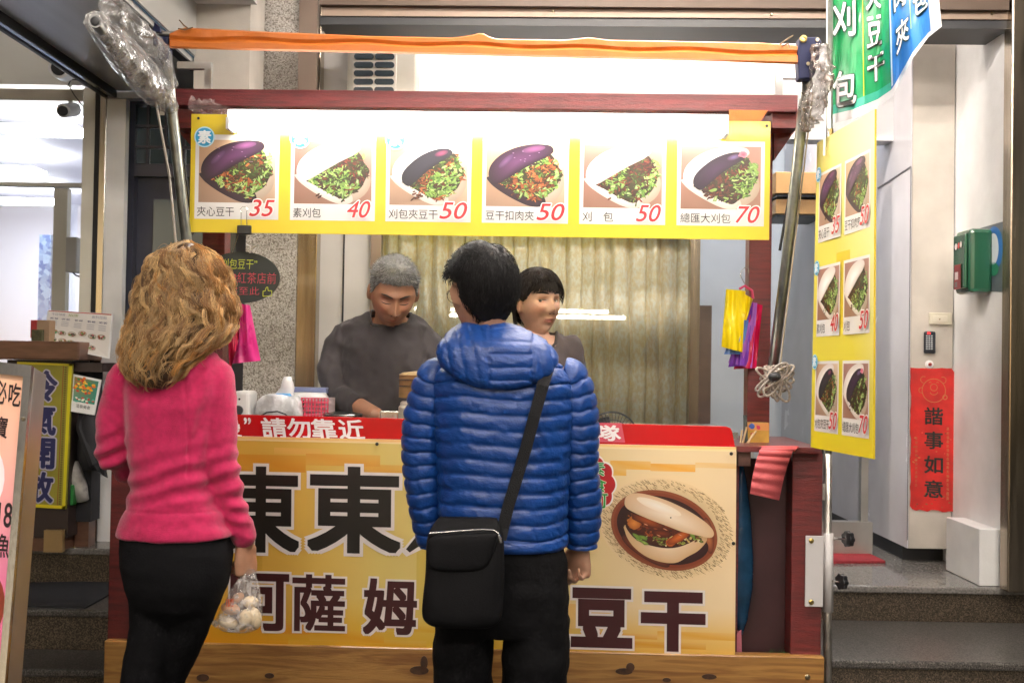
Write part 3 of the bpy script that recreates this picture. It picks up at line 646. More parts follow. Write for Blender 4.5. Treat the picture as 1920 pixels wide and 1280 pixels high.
# dark blue door
dr = thing('panelled_door', 'dark navy door with small square panes above, left of the granite pillar', 'door', P(330, 975, 5.25))
navy = mat('navy_paint', (.035, .038, .06), .4, var=.15); YD = 5.22
XA, XB = X(229, YD, 560), X(455, YD, 560)
def Zd(py): return Z(300, py, YD)
bx(XA, XA + .045, YD, YD + .1, .501, Zd(183)).build('frame', navy, dr)
bx(XA + .0455, XB, YD + .001, YD + .1, Zd(196), Zd(184)).build('frame', navy, dr)
bx(XA + .0455, XB, YD, YD + .1, Zd(331), Zd(308)).build('frame', mat('grey_navy_rail', (.06, .06, .085), .35), dr)
bx(XA + .0455, XB, YD + .05, YD + .08, .501, Zd(331)).build('leaf', navy, dr)
a = P(283, 372, YD); bx(a.x, XB - .05, YD + .04, YD + .049, P(283, 640, YD).z, a.z).build('glass', mat('dark_glass', (.06, .09, .11), .08, .0, coat=1), dr)
for c_ in range(6):
    for r_, (ya, yb) in enumerate(((199, 233), (239, 272), (278, 305))):
        xa = P(244 + c_ * 34, ya, YD).x
        bx(xa, xa + .076, YD + .03, YD + .045, Zd(yb), Zd(ya)).build('pane', MATS['dark_glass'], dr)
for c_ in range(5):
    xa = P(273 + c_ * 34, 250, YD).x + .0; bx(xa, xa + .012, YD + .01, YD + .03, Zd(307), Zd(197)).build('glazing_bar', navy, dr)
for yy in (236, 275): bx(XA + .046, XB, YD + .005, YD + .032, Zd(yy + 2.5), Zd(yy - 2)).build('glazing_bar', mat('grey_navy_rail', 0), dr)

# black rubber mat on the left steps
a, b, c, d = PZ(24, 1092, .347), PZ(214, 1088, .347), PZ(214, 1108, .347), PZ(160, 1138, .347)
e = PZ(24, 1134, .347)
MB().prism([e, d, c, b, a], (0, 0, -.006)).build('rubber_mat', mat('black_mat', (.022, .024, .03), .6, var=.3, scale=30), label='black rubber mat lying across the left terrazzo step', cat='mat')

# ================================================================== LEFT SIDE OBJECTS
# podium with the air conditioning sign
pod = thing('podium', 'brown wooden host podium on the landing at left', 'podium', P(100, 980, 4.98))
mat('podium_wood', (.14, .065, .04), .4, var=.35, scale=7, stretch=(1, 1, 6), coat=.2)
mat('podium_dark', (.035, .022, .02), .5, var=.3)
a = P(4, 638, 4.80); b = P(148, 650, 4.80)
zt_ = a.z; MB().box(a.x - .02, b.x, 4.80, 5.08, zt_ - .085, zt_).build('top', MATS['podium_wood'], pod, bevel=.008)
bx(X(22, 4.9), X(142, 4.9), 4.86, 5.06, .56, zt_ - .087).build('body', MATS['podium_dark'], pod)
bx(X(22, 4.9), X(135, 4.9), 4.85, 5.06, .501, .558).build('base', MATS['podium_wood'], pod)
bx(X(105, 4.9), X(139, 4.9), 4.82, 4.849, .501, .60).build('foot', mat('yellow_wood', (.34, .22, .09), .5, var=.2), pod)
sg = thing('hanging_sign', 'olive yellow sign with blue characters fixed to the podium front', 'sign', P(85, 950, 4.84))
TL, TR, BL, BR = P(32, 678, 4.835), P(135, 682, 4.835), P(26, 948, 4.835), P(122, 954, 4.835)
MB().prism([TL, TR, BR, BL][::-1], (0, .02, 0)).build('board', mat('olive_board', (.30, .27, .03), .4, var=.15, scale=10), sg)
pr = Print([TL, TR, BL, BR], 100, 270, (0, -1, 0))
pr.rect(0, 0, 100, 4, 'd0c020'); pr.rect(0, 264, 100, 270, 'e0d020'); pr.rect(94, 0, 100, 270, 'd8cc20'); pr.rect(84, 4, 85.5, 264, '8a4a20')
for k in range(60): pr.rect(87, 6 + k * 4.3, 91, 8.4 + k * 4.3, '5a4a18')
for i, ch in enumerate('冷氣開放'): pr.text(ch, 22, 16 + i * 63, 74, 70 + i * 63, '1c2358', bold=.035, outline=('b8b4c8', .045), l=2)
pr.build('print', sg)
# tall light box sign, leaning, front left
lb = thing('lightbox_sign', 'pink backlit menu sign in a silver frame, leaning at the left edge', 'sign', P(-20, 1290, 2.75))
TL, TR, BL, BR = P(-150, 664, 2.98), P(64, 688, 2.98), P(-200, 1500, 2.70), P(-4, 1500, 2.70)
n_ = ((TR - TL).cross(BL - TL)).normalized(); n_ = -n_ if n_.y > 0 else n_
pr = Print([TL, TR, BL, BR], 214, 812, n_, .0008)
MB().prism([TL, TR, BR, BL][::-1], -n_ * .09).build('case', M('alum'), lb, bevel=.004)
f = MB()
def strip(pr, x0, y0, x1, y1, t, mb): mb.hexa([pr.pt(x0, y1, 0), pr.pt(x1, y1, 0), pr.pt(x1, y0, 0), pr.pt(x0, y0, 0)][::-1] + [pr.pt(x0, y1, t), pr.pt(x1, y1, t), pr.pt(x1, y0, t), pr.pt(x0, y0, t)][::-1])
strip(pr, 0, 0, 214, 24, 22, f); strip(pr, 200, 24.2, 214, 812, 22, f); f.build('frame', M('steel'), lb)
def lx(px, py): return px + 150 - (py - 664) * -.0, py - 664
pr.poly([(0, 24), (199, 24), (199, 180), (0, 180)], ['f2cfae', 'f0bb98', 'f4b8a4', 'f6c4b0'], 1)
pr.poly([(0, 180), (199, 180), (199, 420), (0, 420)], ['f6c4b0', 'f4b8a4', 'e87ca4', 'f090b0'], 1)
pr.poly([(0, 420), (199, 420), (199, 812), (0, 812)], ['f090b0', 'e87ca4', 'd82070', 'd82070'], 1)
pr.ell(100, 232, 76, 92, 'f8e8ec', l=2); pr.ell(100, 235, 66, 80, 'a02838', '701828', l=3)
for ch, x0, y0, x1, y1 in (('潭', 110, 34, 142, 80), ('必', 146, 36, 168, 82), ('吃', 172, 38, 194, 84), ('寶', 150, 108, 174, 150),
                           ('紅', 98, 280, 135, 322), ('玉', 140, 280, 166, 322), ('18', 170, 276, 196, 322), ('總', 102, 336, 138, 380), ('統', 142, 336, 168, 380), ('魚', 172, 336, 196, 380)):
    pr.text(ch, x0, y0, x1, y1, '241418', bold=.015, l=3)
rnd = random.Random(9)
pr.ell(118, 470, 78, 86, '3c2018', '8a3420', l=2)
for k in range(120):
    a = rnd.uniform(0, 2 * PI); q = rnd.uniform(0, 1) ** .5
    pr.ell(118 + 74 * q * math.cos(a), 470 + 80 * q * math.sin(a), rnd.uniform(4, 12), rnd.uniform(3, 8), rnd.choice(['b84a30', 'd89070', '7aa040', 'a8c858', '6a2018', 'e0b090', '5a8a38']), l=3 + rnd.random(), n=8, rot=rnd.uniform(0, 3), jit=.3)
lbm = mat('backlit_print', (1, 1, 1), .3, attr='Col', emit=.1)
pr.build('print', lb, lbm)
MB().lathe([(.006, 0), (.004, .005)], pr.pt(207, 110, 24), 10, n_).build('screw', M('screw'), lb)
# menu board on the podium
mbd = thing('menu_stand', 'white laminated menu board with food pictures standing on the podium', 'menu', P(140, 668, 4.95))
TL, TR, BL, BR = P(90, 581, 4.97), P(211, 588, 4.97), P(80, 645, 4.90), P(204, 672, 4.90)
MB().prism([TL, TR, BR, BL][::-1], (0, .012, 0)).build('board', M('white'), mbd)
pr = Print([TL, TR, BL, BR], 122, 84, (0, -1, .1)); rnd = random.Random(5)
pr.rect(2, 1, 120, 3, 'b04030'); pr.rect(2, 1, 120, 82, 'e4e0dc', .5)
pr.text('今日特餐', 8, 6, 34, 12, '8a8a9a', l=1); pr.text('招牌', 40, 6, 58, 12, '8a9a50', l=1); pr.text('飲料甜點', 84, 6, 112, 12, '8a8aa0', l=1)
for k, x in enumerate((6, 28, 52, 76, 98)):
    pr.text('套餐', x, 17, x + 16, 21, '3a3a6a', l=1)
    for j in range(3): pr.rect(x, 25 + j * 4, x + 14, 26.4 + j * 4, 'b0aeb4', 1)
for k in range(11):
    cx, cy = 16 + (k % 6) * 18 + rnd.uniform(-3, 3), 48 + (k // 6) * 20 + rnd.uniform(-3, 3)
    pr.ell(cx, cy, 8, 5.5, 'e8e4dc', 'a8a090', l=1)
    for j in range(9): pr.ell(cx + rnd.uniform(-5, 5), cy + rnd.uniform(-3, 3), 2.2, 1.5, rnd.choice(['6a8a40', '8a3a2a', '3a3020', 'b07a50', 'c86a70', '4a9a60']), l=2 + rnd.random(), n=7)
pr.build('print', mbd)
bxo = thing('brochure_box', 'small brown box with dark label standing left of the white menu board', 'box', P(76, 640, 4.88))
a, b = P(70, 600, 4.86), P(92, 642, 4.86)
bx(a.x, b.x, 4.86, 4.92, b.z, a.z).build('case', mat('kraft', (.36, .24, .15), .6, var=.15), bxo)
bx(P(63, 615, 4.85).x, P(82, 615, 4.85).x, 4.83, 4.855, P(70, 642, 4.85).z, P(70, 618, 4.85).z).build('pack', mat('olive_pack', (.08, .08, .035), .6, var=.6, scale=40), bxo)
bx(a.x - .03, a.x - .004, 4.86, 4.9, b.z + .02, a.z - .0).build('flap', mat('red_paper2', (.4, .03, .03), .5), bxo)
# things behind / beside the podium
rk = thing('shelf_rack', 'dark rack with shelf beside the podium, under the menu board', 'rack', P(170, 975, 5.0))
bx(X(143, 4.98), X(208, 4.98), 4.88, 5.06, Z(170, 697, 4.9), Z(170, 680, 4.9)).build('shelf', MATS['podium_dark'], rk)
bx(X(140, 4.98), X(182, 4.98), 4.95, 5.06, .62, Z(170, 698, 4.9)).build('panel', mat('dark_cloth', (.012, .012, .016), .8), rk)
bx(X(150, 4.98), X(176, 4.98), 4.97, 5.05, .501, .618).build('leg', MATS['podium_wood'], rk)
pcv = thing('framed_picture', 'tilted framed picture of yellow flowers on a teal ground beside the podium', 'picture', P(160, 775, 4.85))
TL, TR, BL, BR = P(137, 701, 4.88), P(189, 712, 4.88), P(133, 771, 4.84), P(176, 778, 4.84)
MB().prism([TL, TR, BR, BL][::-1], (0, .012, 0)).build('frame', M('white'), pcv)
pr = Print([TL, TR, BL, BR], 50, 70, (0, -1, 0)); rnd = random.Random(2)
pr.poly([(3, 4), (47, 4), (47, 50), (3, 50)], ['9a7a3a', '2a7a6a', '1f8a78', '4a9a8a'], 1)
for k in range(40): pr.ell(rnd.gauss(20, 8), rnd.gauss(18, 7), 3.4, 2.4, rnd.choice(['f0b020', 'e87020', 'f8d050', 'c83a20', '3a8a50']), l=2 + rnd.random(), n=7, jit=.3)
for k in range(16): pr.ell(rnd.uniform(6, 44), rnd.uniform(40, 52), 3, 1.6, rnd.choice(['c84a40', '5ab09a', 'f0f0e0']), l=2 + rnd.random(), n=6, jit=.3)
pr.text('溫泉美食', 10, 54, 40, 61, '2a3a3a', l=2)
pr.build('print', pcv)
bgp = thing('shoulder_bag', 'black bag and folded cloth hanging on the rack beside the podium', 'bag', P(170, 880, 4.9))
rings = [(P(170, y, 4.90), Vector((w * .0024, 0, 0)), Vector((0, .05, 0))) for y, w in ((775, 8), (790, 17), (830, 21), (860, 20), (880, 12))]
MB().loft(rings, 16, 2.6).build('pouch', MATS['dark_cloth'], bgp, smooth=True)
MB().tube([P(155, 780, 4.88), P(150, 800, 4.87), P(176, 870, 4.86), P(196, 892, 4.88), P(190, 850, 4.88)], [.02, .02, .022, .018, .01], 8).build('strap', MATS['dark_cloth'], bgp)
cl = thing('wrapped_parcel', 'white and green plastic parcel pushed under the rack at left', 'parcel', P(142, 945, 4.95))
bx(X(124, 4.88), X(144, 4.88), 4.88, 4.93, Z(140, 947, 4.88), Z(140, 909, 4.88)).build('green_side', mat('green_plastic', (.03, .22, .05), .3), cl, bevel=.004)
MB().tube([P(134, 868, 4.94), P(140, 890, 4.93), P(150, 915, 4.93), P(155, 938, 4.94)], [.03, .04, .035, .03], 10).build('film', mat('pale_plastic', (.5, .48, .46), .3, var=.3, scale=30), cl, smooth=True)

# ================================================================== THE STALL
st = thing('food_stall', 'red wooden steamed bun stall with printed banners on its front', 'food stall', CM @ Vector((-.1, .2, .1)))
def cbox(xa, xb, ya, yb, d, t, nm, m, par=st, **k):
    """box whose front face spans photo pixels xa..xb, ya..yb on stall plane d, t deep"""
    ym, xm = (ya + yb) / 2, (xa + xb) / 2
    x0, x1 = PC(xa, ym, d).x, PC(xb, ym, d).x; z1, z0 = PC(xm, ya, d).z, PC(xm, yb, d).z
    return bx(x0, x1, d, d + t, z0, z1).build(nm, m, par, cart=True, **k)
rw, rh = M('redwood'), M('redwoodh')
cbox(205, 247, 838, 1214, .02, .09, 'post', rw, bevel=.003)
cbox(1484, 1541, 844, 1247, .02, .09, 'post', rw, bevel=.003)
cbox(1404, 1446, 235, 840, .22, .075, 'post', rw, bevel=.003)
cbox(378, 420, 225, 800, .22, .075, 'post', rw, bevel=.003)
cbox(324, 1496, 172, 204, .10, .07, 'roof_beam', rh, bevel=.003)
cbox(350, 1470, 205, 232, .42, .05, 'rear_beam', rh)
for xa, xb in ((330, 378), (1448, 1496)): cbox(xa, xb, 205, 240, .12, .40, 'side_rail', rw)
# corner braces
for sx, xa, xb in ((1, 1500, 1452), (-1, 322, 372)):
    q = [PC(xa, 210, .21), PC(xa, 232, .21), PC(xb, 300 if sx > 0 else 290, .21), PC(xb, 250, .21)]
    MB().prism(q if sx < 0 else q[::-1], (0, .05, 0)).build('brace', rw, st, cart=True)
pine = mat('knotty_pine', (.20, .085, .02), .38, col2=(.37, .19, .048), kind='wood', scale=3.2, detail=9, stretch=(1, 3, 13), thresh=(.36, .62), bump=.15, bscale=30, coat=.3)
cbox(194, 1546, 1216, 1300, -.012, .05, 'base_plank', pine, bevel=.004)
for px, py, rx, rz_ in ((786, 1256, 18, 8), (795, 1242, 7, 13), (1170, 1258, 16, 6), (1182, 1250, 8, 8), (380, 1270, 12, 7), (1330, 1268, 14, 5), (505, 1266, 9, 5), (1250, 1274, 8, 4)):
    q = PC(px, py, -.0155); MB().prism([q + Vector((rx * .00185 * math.cos(t * PI / 6), 0, rz_ * .00185 * math.sin(t * PI / 6))) for t in range(12)], (0, .003, 0)).build('knot', mat('pine_knot', (.055, .022, .010), .5, var=.5, scale=60), st, cart=True)
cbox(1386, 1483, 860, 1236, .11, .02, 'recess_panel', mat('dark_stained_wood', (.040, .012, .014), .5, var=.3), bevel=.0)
cbox(1382, 1541, 838, 848, -.02, .55, 'side_shelf', rw)
cbox(1384, 1408, 846, 874, .0, .05, 'shelf_block', mat('dark_brown_wood', (.10, .045, .03), .5, var=.3, scale=20), bevel=.003)
cbox(250, 1384, 830, 1230, .05, .40, 'cabinet', rw)
cbox(248, 1384, 800, 812, .03, .50, 'counter_top', M('steel'))
# screws and door holder
cbox(1510, 1544, 1004, 1137, .008, .006, 'hinge_plate', mat('white_powder_steel', (.62, .60, .60), .35), bevel=.002)
for py in (1013, 1128): MB().lathe([(.009, 0), (.009, .003), (.004, .006)], PC(1521, py, .008), 14, (0, -1, 0)).build('bolt', mat('brass_bolt', (.5, .36, .12), .3, 1), st, cart=True)
MB().lathe([(.009, 0), (.009, .003), (.005, .006)], PC(1514, 1268, -.012), 14, (0, -1, 0)).build('bolt', M('screw'), st, cart=True)
# --- front banner
BN = [PC(247, 813, -.004), PC(1381, 838, -.004), PC(243, 1206, -.004), PC(1378, 1241, -.004)]
bn = thing('front_banner', 'large yellow and orange printed banner with Chinese lettering across the stall front', 'banner', CM @ ((BN[2] + BN[3]) / 2))
MB().prism([BN[0], BN[1], BN[3], BN[2]][::-1], (0, .006, 0)).build('sheet', M('white'), bn, cart=True)
pr = Print(BN, 1134, 400, (0, -1, 0), .00035)
# soft brushed blocks
cL, cM, cR = 'd4a843', 'dcbf62', 'ecca92'
def mixh(a, b, t): A = [int(a[i:i+2], 16) for i in (0, 2, 4)]; B = [int(b[i:i+2], 16) for i in (0, 2, 4)]; return ''.join('%02x' % int(A[i] * (1 - t) + B[i] * t) for i in range(3))
gx = [(0, 'dca434'), (300, 'deb04c'), (480, 'e0c873'), (640, 'dccc84'), (800, 'e4ca86'), (940, 'edd4a6'), (1134, 'f2d8ae')]
gb = [(0, 'd8900c'), (300, 'd89a14'), (640, 'd8b030'), (900, 'dca838'), (1134, 'e6b44c')]
def gcol(g, x):
    for (a, ca), (b, cb) in zip(g[:-1], g[1:]):
        if x <= b: return mixh(ca, cb, (x - a) / (b - a))
    return g[-1][1]
rows = [(0, 0), (34, 0), (90, 0), (300, .0), (350, .55), (400, 1)]
for i in range(24):
    x0, x1 = i * 47.25, (i + 1) * 47.25
    for (ya, ta), (yb, tb) in zip(rows[:-1], rows[1:]):
        pr.grad(x0, ya, x1, yb, [mixh(gcol(gx, x0), gcol(gb, x0), ta), mixh(gcol(gx, x1), gcol(gb, x1), ta), mixh(gcol(gx, x1), gcol(gb, x1), tb), mixh(gcol(gx, x0), gcol(gb, x0), tb)], .5)
pr.grad(0, 0, 1134, 8, ['f0b040', 'f4c868', 'fce8b8', 'f4d8a0'], 1.4)
rnd = random.Random(21)
for x0, y0, x1, y1, c in ((200, 34, 330, 66, 'd9942a'), (330, 30, 470, 52, 'dda040'), (150, 60, 260, 82, 'd8922c'), (420, 48, 520, 66, 'e0a848'), (270, 20, 360, 32, 'e6b45c'), (560, 30, 640, 46, 'dca448'),
                          (900, 30, 975, 46, 'e8ae4c'), (975, 34, 1058, 48, 'e6a640'), (890, 46, 930, 58, 'e8b250'), (1058, 30, 1134, 40, 'eec888'), (0, 30, 150, 60, 'd89420'),
                          (180, 352, 340, 372, 'd89018'), (340, 362, 480, 384, 'd89c1c'), (480, 350, 600, 362, 'd8a830'), (860, 352, 990, 362, 'dca040'), (990, 346, 1134, 360, 'e2a840'), (870, 366, 1080, 378, 'd89a2c'), (300, 378, 560, 392, 'd6a020'),
                          (540, 90, 600, 330, 'd3b750'), (230, 90, 250, 330, 'd2a23c'), (820, 300, 900, 346, 'e2b468')):
    pr.grad(x0, y0, x1, y1, [c, mixh(c, gcol(gx, x1), .5), c, mixh(c, gcol(gx, x0), .45)], 1 + rnd.random() * .5)
def bt(ch, xa, ya, xb, yb, col, bold, ol, l=3):
    pr.text(ch, xa - 247, ya - 813 - (xa - 247) * .022, xb - 247, yb - 813 - (xb - 247) * .022 + 0, col, bold=bold, outline=('e8e0dc', ol), l=l, off2=1)
bt('東', 425, 878, 562, 1035, '17130f', .028, .035); bt('東', 586, 878, 752, 1036, '17130f', .028, .035)
pr.poly([(x - 247, y - 826) for x, y in ((758, 1036), (768, 1046), (800, 1030), (812, 990), (800, 985))], 'e8e0dc', 3)
pr.poly([(x - 247, y - 826) for x, y in ((767, 1032), (774, 1038), (800, 1020), (808, 988), (798, 992))], '17130f', 4.2)
mr_ = '3c1014'
bt('阿', 440, 1076, 545, 1184, mr_, .026, .035); bt('薩', 556, 1080, 652, 1186, mr_, .018, .035); bt('姆', 690, 1088, 786, 1190, mr_, .026, .035)
bt('豆', 1082, 1106, 1185, 1208, mr_, .05, .035); bt('干', 1212, 1112, 1320, 1214, mr_, .05, .035)
# red bubble sticker 素食可
cx, cy = 1118 - 247, 905 - 830
pts = [(cx + (34 + 5 * abs(math.cos(4.5 * t))) * math.cos(t) , cy + (46 + 5 * abs(math.cos(4.5 * t))) * math.sin(t)) for t in [2 * PI * k / 72 for k in range(72)]]
pr.fan(cx, cy, [((x - cx) * 1.08 + cx, (y - cy) * 1.07 + cy) for x, y in pts], 'f0e8e4', 'f0e8e4', 3); pr.fan(cx, cy, pts, 'b0141c', 'b0141c', 4)
for i, ch in enumerate('素食可'): pr.text(ch, cx - 10 + i * 3, cy - 42 + i * 30, cx + 18 + i * 3, cy - 16 + i * 30, '2a8a3a', bold=.02, outline=('e8f0e0', .03), l=5)
# bun photograph print: woven mat, plate, bun
ox, oy = 1248 - 247, 988 - 834
rnd = random.Random(3)
pr.ell(ox + 3, oy, 124, 92, '6a4426', 'ecd2a4', l=1.6, n=60, rot=.22)
for k in range(760):
    a = rnd.uniform(0, 2 * PI); q = rnd.uniform(.90, 1.09); x0_, y0_ = 112 * q * math.cos(a), 82 * q * math.sin(a)
    x, y = ox + 3 + x0_ * math.cos(.22) - y0_ * math.sin(.22), oy + x0_ * math.sin(.22) + y0_ * math.cos(.22)
    ln = rnd.uniform(3, 8) * (1.3 if q > 1.06 else 1); an = .62 + rnd.gauss(0, .12)
    pr.line([(x, y), (x + ln * math.cos(an), y + ln * math.sin(an))], rnd.uniform(.5, 1.2), rnd.choice(['8a6a48', 'a08058', '6e5036', 'c0a078', '94744e', 'd8bc90']), 1.9)
pr.ell(ox, oy + 4, 101, 72, '9a5630', '84462a', l=3.2, n=60, rot=.30); pr.ell(ox, oy + 4, 96, 67, '6a2c1c', '7a3820', l=3.5, n=60, rot=.30)
pr.ell(ox, oy + 4, 90, 61, '3c1814', '2a0e0c', l=3.7, n=60, rot=.30)
pr.ell(ox - 34, oy + 44, 52, 13, '9a4a26', '3c1612', l=3.9, n=30, rot=.55); pr.ell(ox + 82, oy + 12, 9, 34, 'c87c4c', '5a2418', l=3.9, n=30, rot=-.15); pr.ell(ox + 58, oy + 40, 26, 18, '3a1c20', '2a0e0c', l=3.95, n=30, rot=-.5)
lowb = [(-68, -6), (-72, 10), (-60, 32), (-36, 52), (-6, 63), (22, 64), (44, 52), (66, 38), (80, 16), (60, 0), (0, -10)]
pr.blob([(ox + x, oy + y) for x, y in lowb], 'f2dec0', 'd2aa7c', 4.5)
fl = [(-66, -30), (-72, -8), (-66, 8), (-46, 26), (-10, 36), (20, 36), (48, 26), (74, 8), (70, -8), (20, -22), (-30, -34)]
pr.blob([(ox + x, oy + y) for x, y in fl], '5a2010', '34120a', 5.2)
for k in range(260):
    t = rnd.random(); x = -66 + 140 * t; y = -24 + 30 * t + rnd.uniform(-6, 44) * (1 - abs(t - .45) * 1.1)
    c = rnd.choice(['7a3214', '9a4a1c', '5a2010', '3a160c', '6a2a10', '4a1c0e', '8a3a18'])
    if y > 14: c = rnd.choice(['9ab048', '7a9a3a', 'd8d0a0', '6a7a30', 'b8b070', '8a5a2a', '5a3a1c', 'c8a868'])
    if x < -50 and y < 6: c = rnd.choice(['c87a34', 'b8642a', 'd89048'])
    pr.ell(ox + x, oy + y, rnd.uniform(2, 6), rnd.uniform(1, 2.6), c, rnd.choice([c, '3a140c']), l=6 + k * .004, n=8, rot=rnd.uniform(-.6, .9), jit=.3)
for x, y, a_, b_, c1, c2, ro in ((28, 16, 26, 8, 'd06a28', '7a2e10', -.55), (-30, -12, 34, 9, 'a04a1c', '4a1a0c', .32), (-4, 10, 20, 7, '7a3014', '3a120a', .1), (-56, -8, 12, 12, 'd88a3c', 'a85a20', .3), (8, -4, 26, 6, '8a3a16', '3a140c', .3), (12, 26, 9, 8, 'e07c30', '9a4418', -.4)):
    pr.ell(ox + x, oy + y, a_, b_, c1, c2, l=7.2 + .1 * abs(ro), rot=ro, n=20, jit=.08)
for x, y in ((-46, 22), (-36, 28), (-52, 16), (-40, 18), (58, 4), (66, 8), (52, 10)): pr.ell(ox + x, oy + y, rnd.uniform(6, 11), rnd.uniform(3, 5), rnd.choice(['a8c060', '7a9a3a', 'c0d080']), '5a7a30', l=7.6 + rnd.random() * .3, rot=rnd.uniform(0, 2), n=9, jit=.3)
for x, y in ((-18, -16), (-34, -6), (2, 2), (30, 12), (-10, 14)): pr.ell(ox + x, oy + y, 5, 1.2, 'e8b090', '9a4a24', l=8, rot=.4, n=8)
upb = [(-74, -46), (-70, -58), (-56, -64), (-32, -62), (4, -52), (40, -36), (70, -18), (88, -2), (92, 10), (84, 16), (62, 12), (34, 6), (6, -4), (-28, -16), (-56, -28), (-70, -36)]
pr.blob([(ox + x, oy + y) for x, y in upb], 'f6e6d0', 'd8b48c', 8.5)
pr.ell(ox - 10, oy - 40, 44, 9, 'fbf2e4', 'f4e2ca', l=8.9, rot=.34, n=24); pr.ell(ox + 12, oy - 20, 1.5, 1.5, '5a4a30', l=9, n=8)
pr.build('print', bn, cart=True)
for px, py in ((707, 832), (1371, 850), (1375, 1018), (320, 822)): MB().lathe([(.006, 0), (.006, .003), (.003, .005)], PC(px, py, -.006), 12, (0, -1, 0)).build('screw', mat('dark_screw', (.05, .045, .04), .4, .8), bn, cart=True)
# --- red caution board above the banner
RD = [PC(247, 772, .012), PC(1372, 799, .012), PC(247, 813, .012), PC(1380, 834, .012)]
rb = thing('caution_board', 'glossy red acrylic strip with white Chinese warning lettering on the counter edge', 'sign', CM @ ((RD[2] + RD[3]) / 2))
tr_ = RD[1]
q = [RD[0], RD[1] - Vector((.02, 0, 0)), RD[1] + Vector((-.004, 0, -.006)), RD[1] + Vector((.002, 0, -.018)), RD[3] + Vector((0, 0, -.02)), RD[2] + Vector((0, 0, -.02))]
MB().prism(q[::-1], (0, .006, 0)).build('board', mat('red_acrylic', (.50, .006, .008), .2, coat=.5), rb, cart=True, bevel=.001)
pr = Print(RD, 1130, 38, (0, -1, 0), .0006)
for ch, a, b in (('慢', 158, 208), ('”', 214, 226), ('請', 249, 294), ('勿', 297, 340), ('靠', 343, 388), ('近', 394, 440)):
    pr.text(ch, a, 5 if ch != '”' else 6, b, 40 if ch != '”' else 16, 'f4eeec', bold=.022, l=1, shear=-.1 if ch != '”' else 0)
pr.rect(866, -1, 925, 37, 'c8485a', .5)
pr.text('隊', 874, 4, 918, 34, 'f4ecec', bold=.03, l=2)
pr.build('print', rb, cart=True)
# --- menu sign
MS = [PC(359, 214, .03), PC(1445, 228, .03), PC(355, 435, .03), PC(1442, 450, .03)]
ms = thing('menu_sign', 'long yellow menu sign with six pictured buns and red prices under the lamp', 'sign', CM @ ((MS[2] + MS[3]) / 2))
MB().prism([MS[0], MS[1], MS[3], MS[2]][::-1], (0, .008, 0)).build('board', mat('yellow_board', (.72, .54, .02), .35, coat=.2), ms, cart=True)
cards = [(9, 168, 'd', '夾心豆干', '35', (14, 84), 1), (190, 350, 'w', '素刈包', '40', (196, 248), 1), (370, 530, 'k', '刈包夾豆干', '50', (376, 468), 1),
         (551, 712, 'd', '豆干扣肉夾', '50', (558, 648), 0), (733, 893, 'w', '刈 包', '50', (739, 796), 0), (914, 1076, 'm', '總匯大刈包', '70', (921, 1014), 0)]
TXT = [('14', 80)]
for i, (xa, xb, k, t, pc_, tx, veg) in enumerate(cards):
    pr = Print(MS, 1086, 221, (0, -1, 0), .0003)
    pr.rect(xa, 38, xb, 196, 'e2dfdc', 1)
    bun_photo(pr, xa + 7, 48, xb - 7, 165, k, 1.5, i * 7)
    n_c = len(t.replace(' ', ''));
    if ' ' in t:
        pr.text('刈', tx[0], 173, tx[0] + 17, 191, '1d1a1c', l=3); pr.text('包', tx[0] + 39, 173, tx[0] + 57, 191, '1d1a1c', l=3)
    else: pr.text(t, tx[0], 173, tx[1], 191, '1d1a1c', l=3)
    pw = 46 if pc_ != '40' else 42
    pr.text(pc_, xb - 55 - (4 if i in (2, 3) else 0), 159, xb - 12 - (0 if i in (2, 3) else 2), 190, 'c81e28', bold=.008, outline=('f4f0ee', .045), shear=.28, l=8)
    if veg:
        bx_, by_ = (15 if i == 0 else xa + 17), 43
        if i == 0: bx_ = 26
        pr.ell(bx_, by_, 19.5, 19.5, 'bfe4f2', l=8); pr.ell(bx_, by_, 17, 17, '2f9fce', l=9); pr.text('素', bx_ - 12, by_ - 12, bx_ + 12, by_ + 12, 'eef6fa', bold=.03, l=10)
    pr.build('menu_card', ms, cart=True)
for px, py in ((372, 222), (1438, 236)): MB().tube([PC(px, py, .028), PC(px, py, .018)], .005, 8).build('nail', M('black'), ms, cart=True)
# binder clip
bc = thing('binder_clip', 'black binder clip gripping the lower edge of the yellow menu sign', 'clip', C2(457, 437, .03))
cbox(444, 470, 422, 439, .018, .03, 'jaw', mat('clip_black', (.015, .015, .016), .35), bc, bevel=.003)
def loopw(pts, r, nm, m, par, d, **k): return MB().tube([PC(x, y, d) for x, y in pts], r, 6).build(nm, m, par, cart=True, **k)
loopw([(452, 422), (452, 398), (450, 393), (454, 388), (460, 388), (464, 393), (462, 398), (463, 422)], .0013, 'handle', M('steel'), bc, .016)
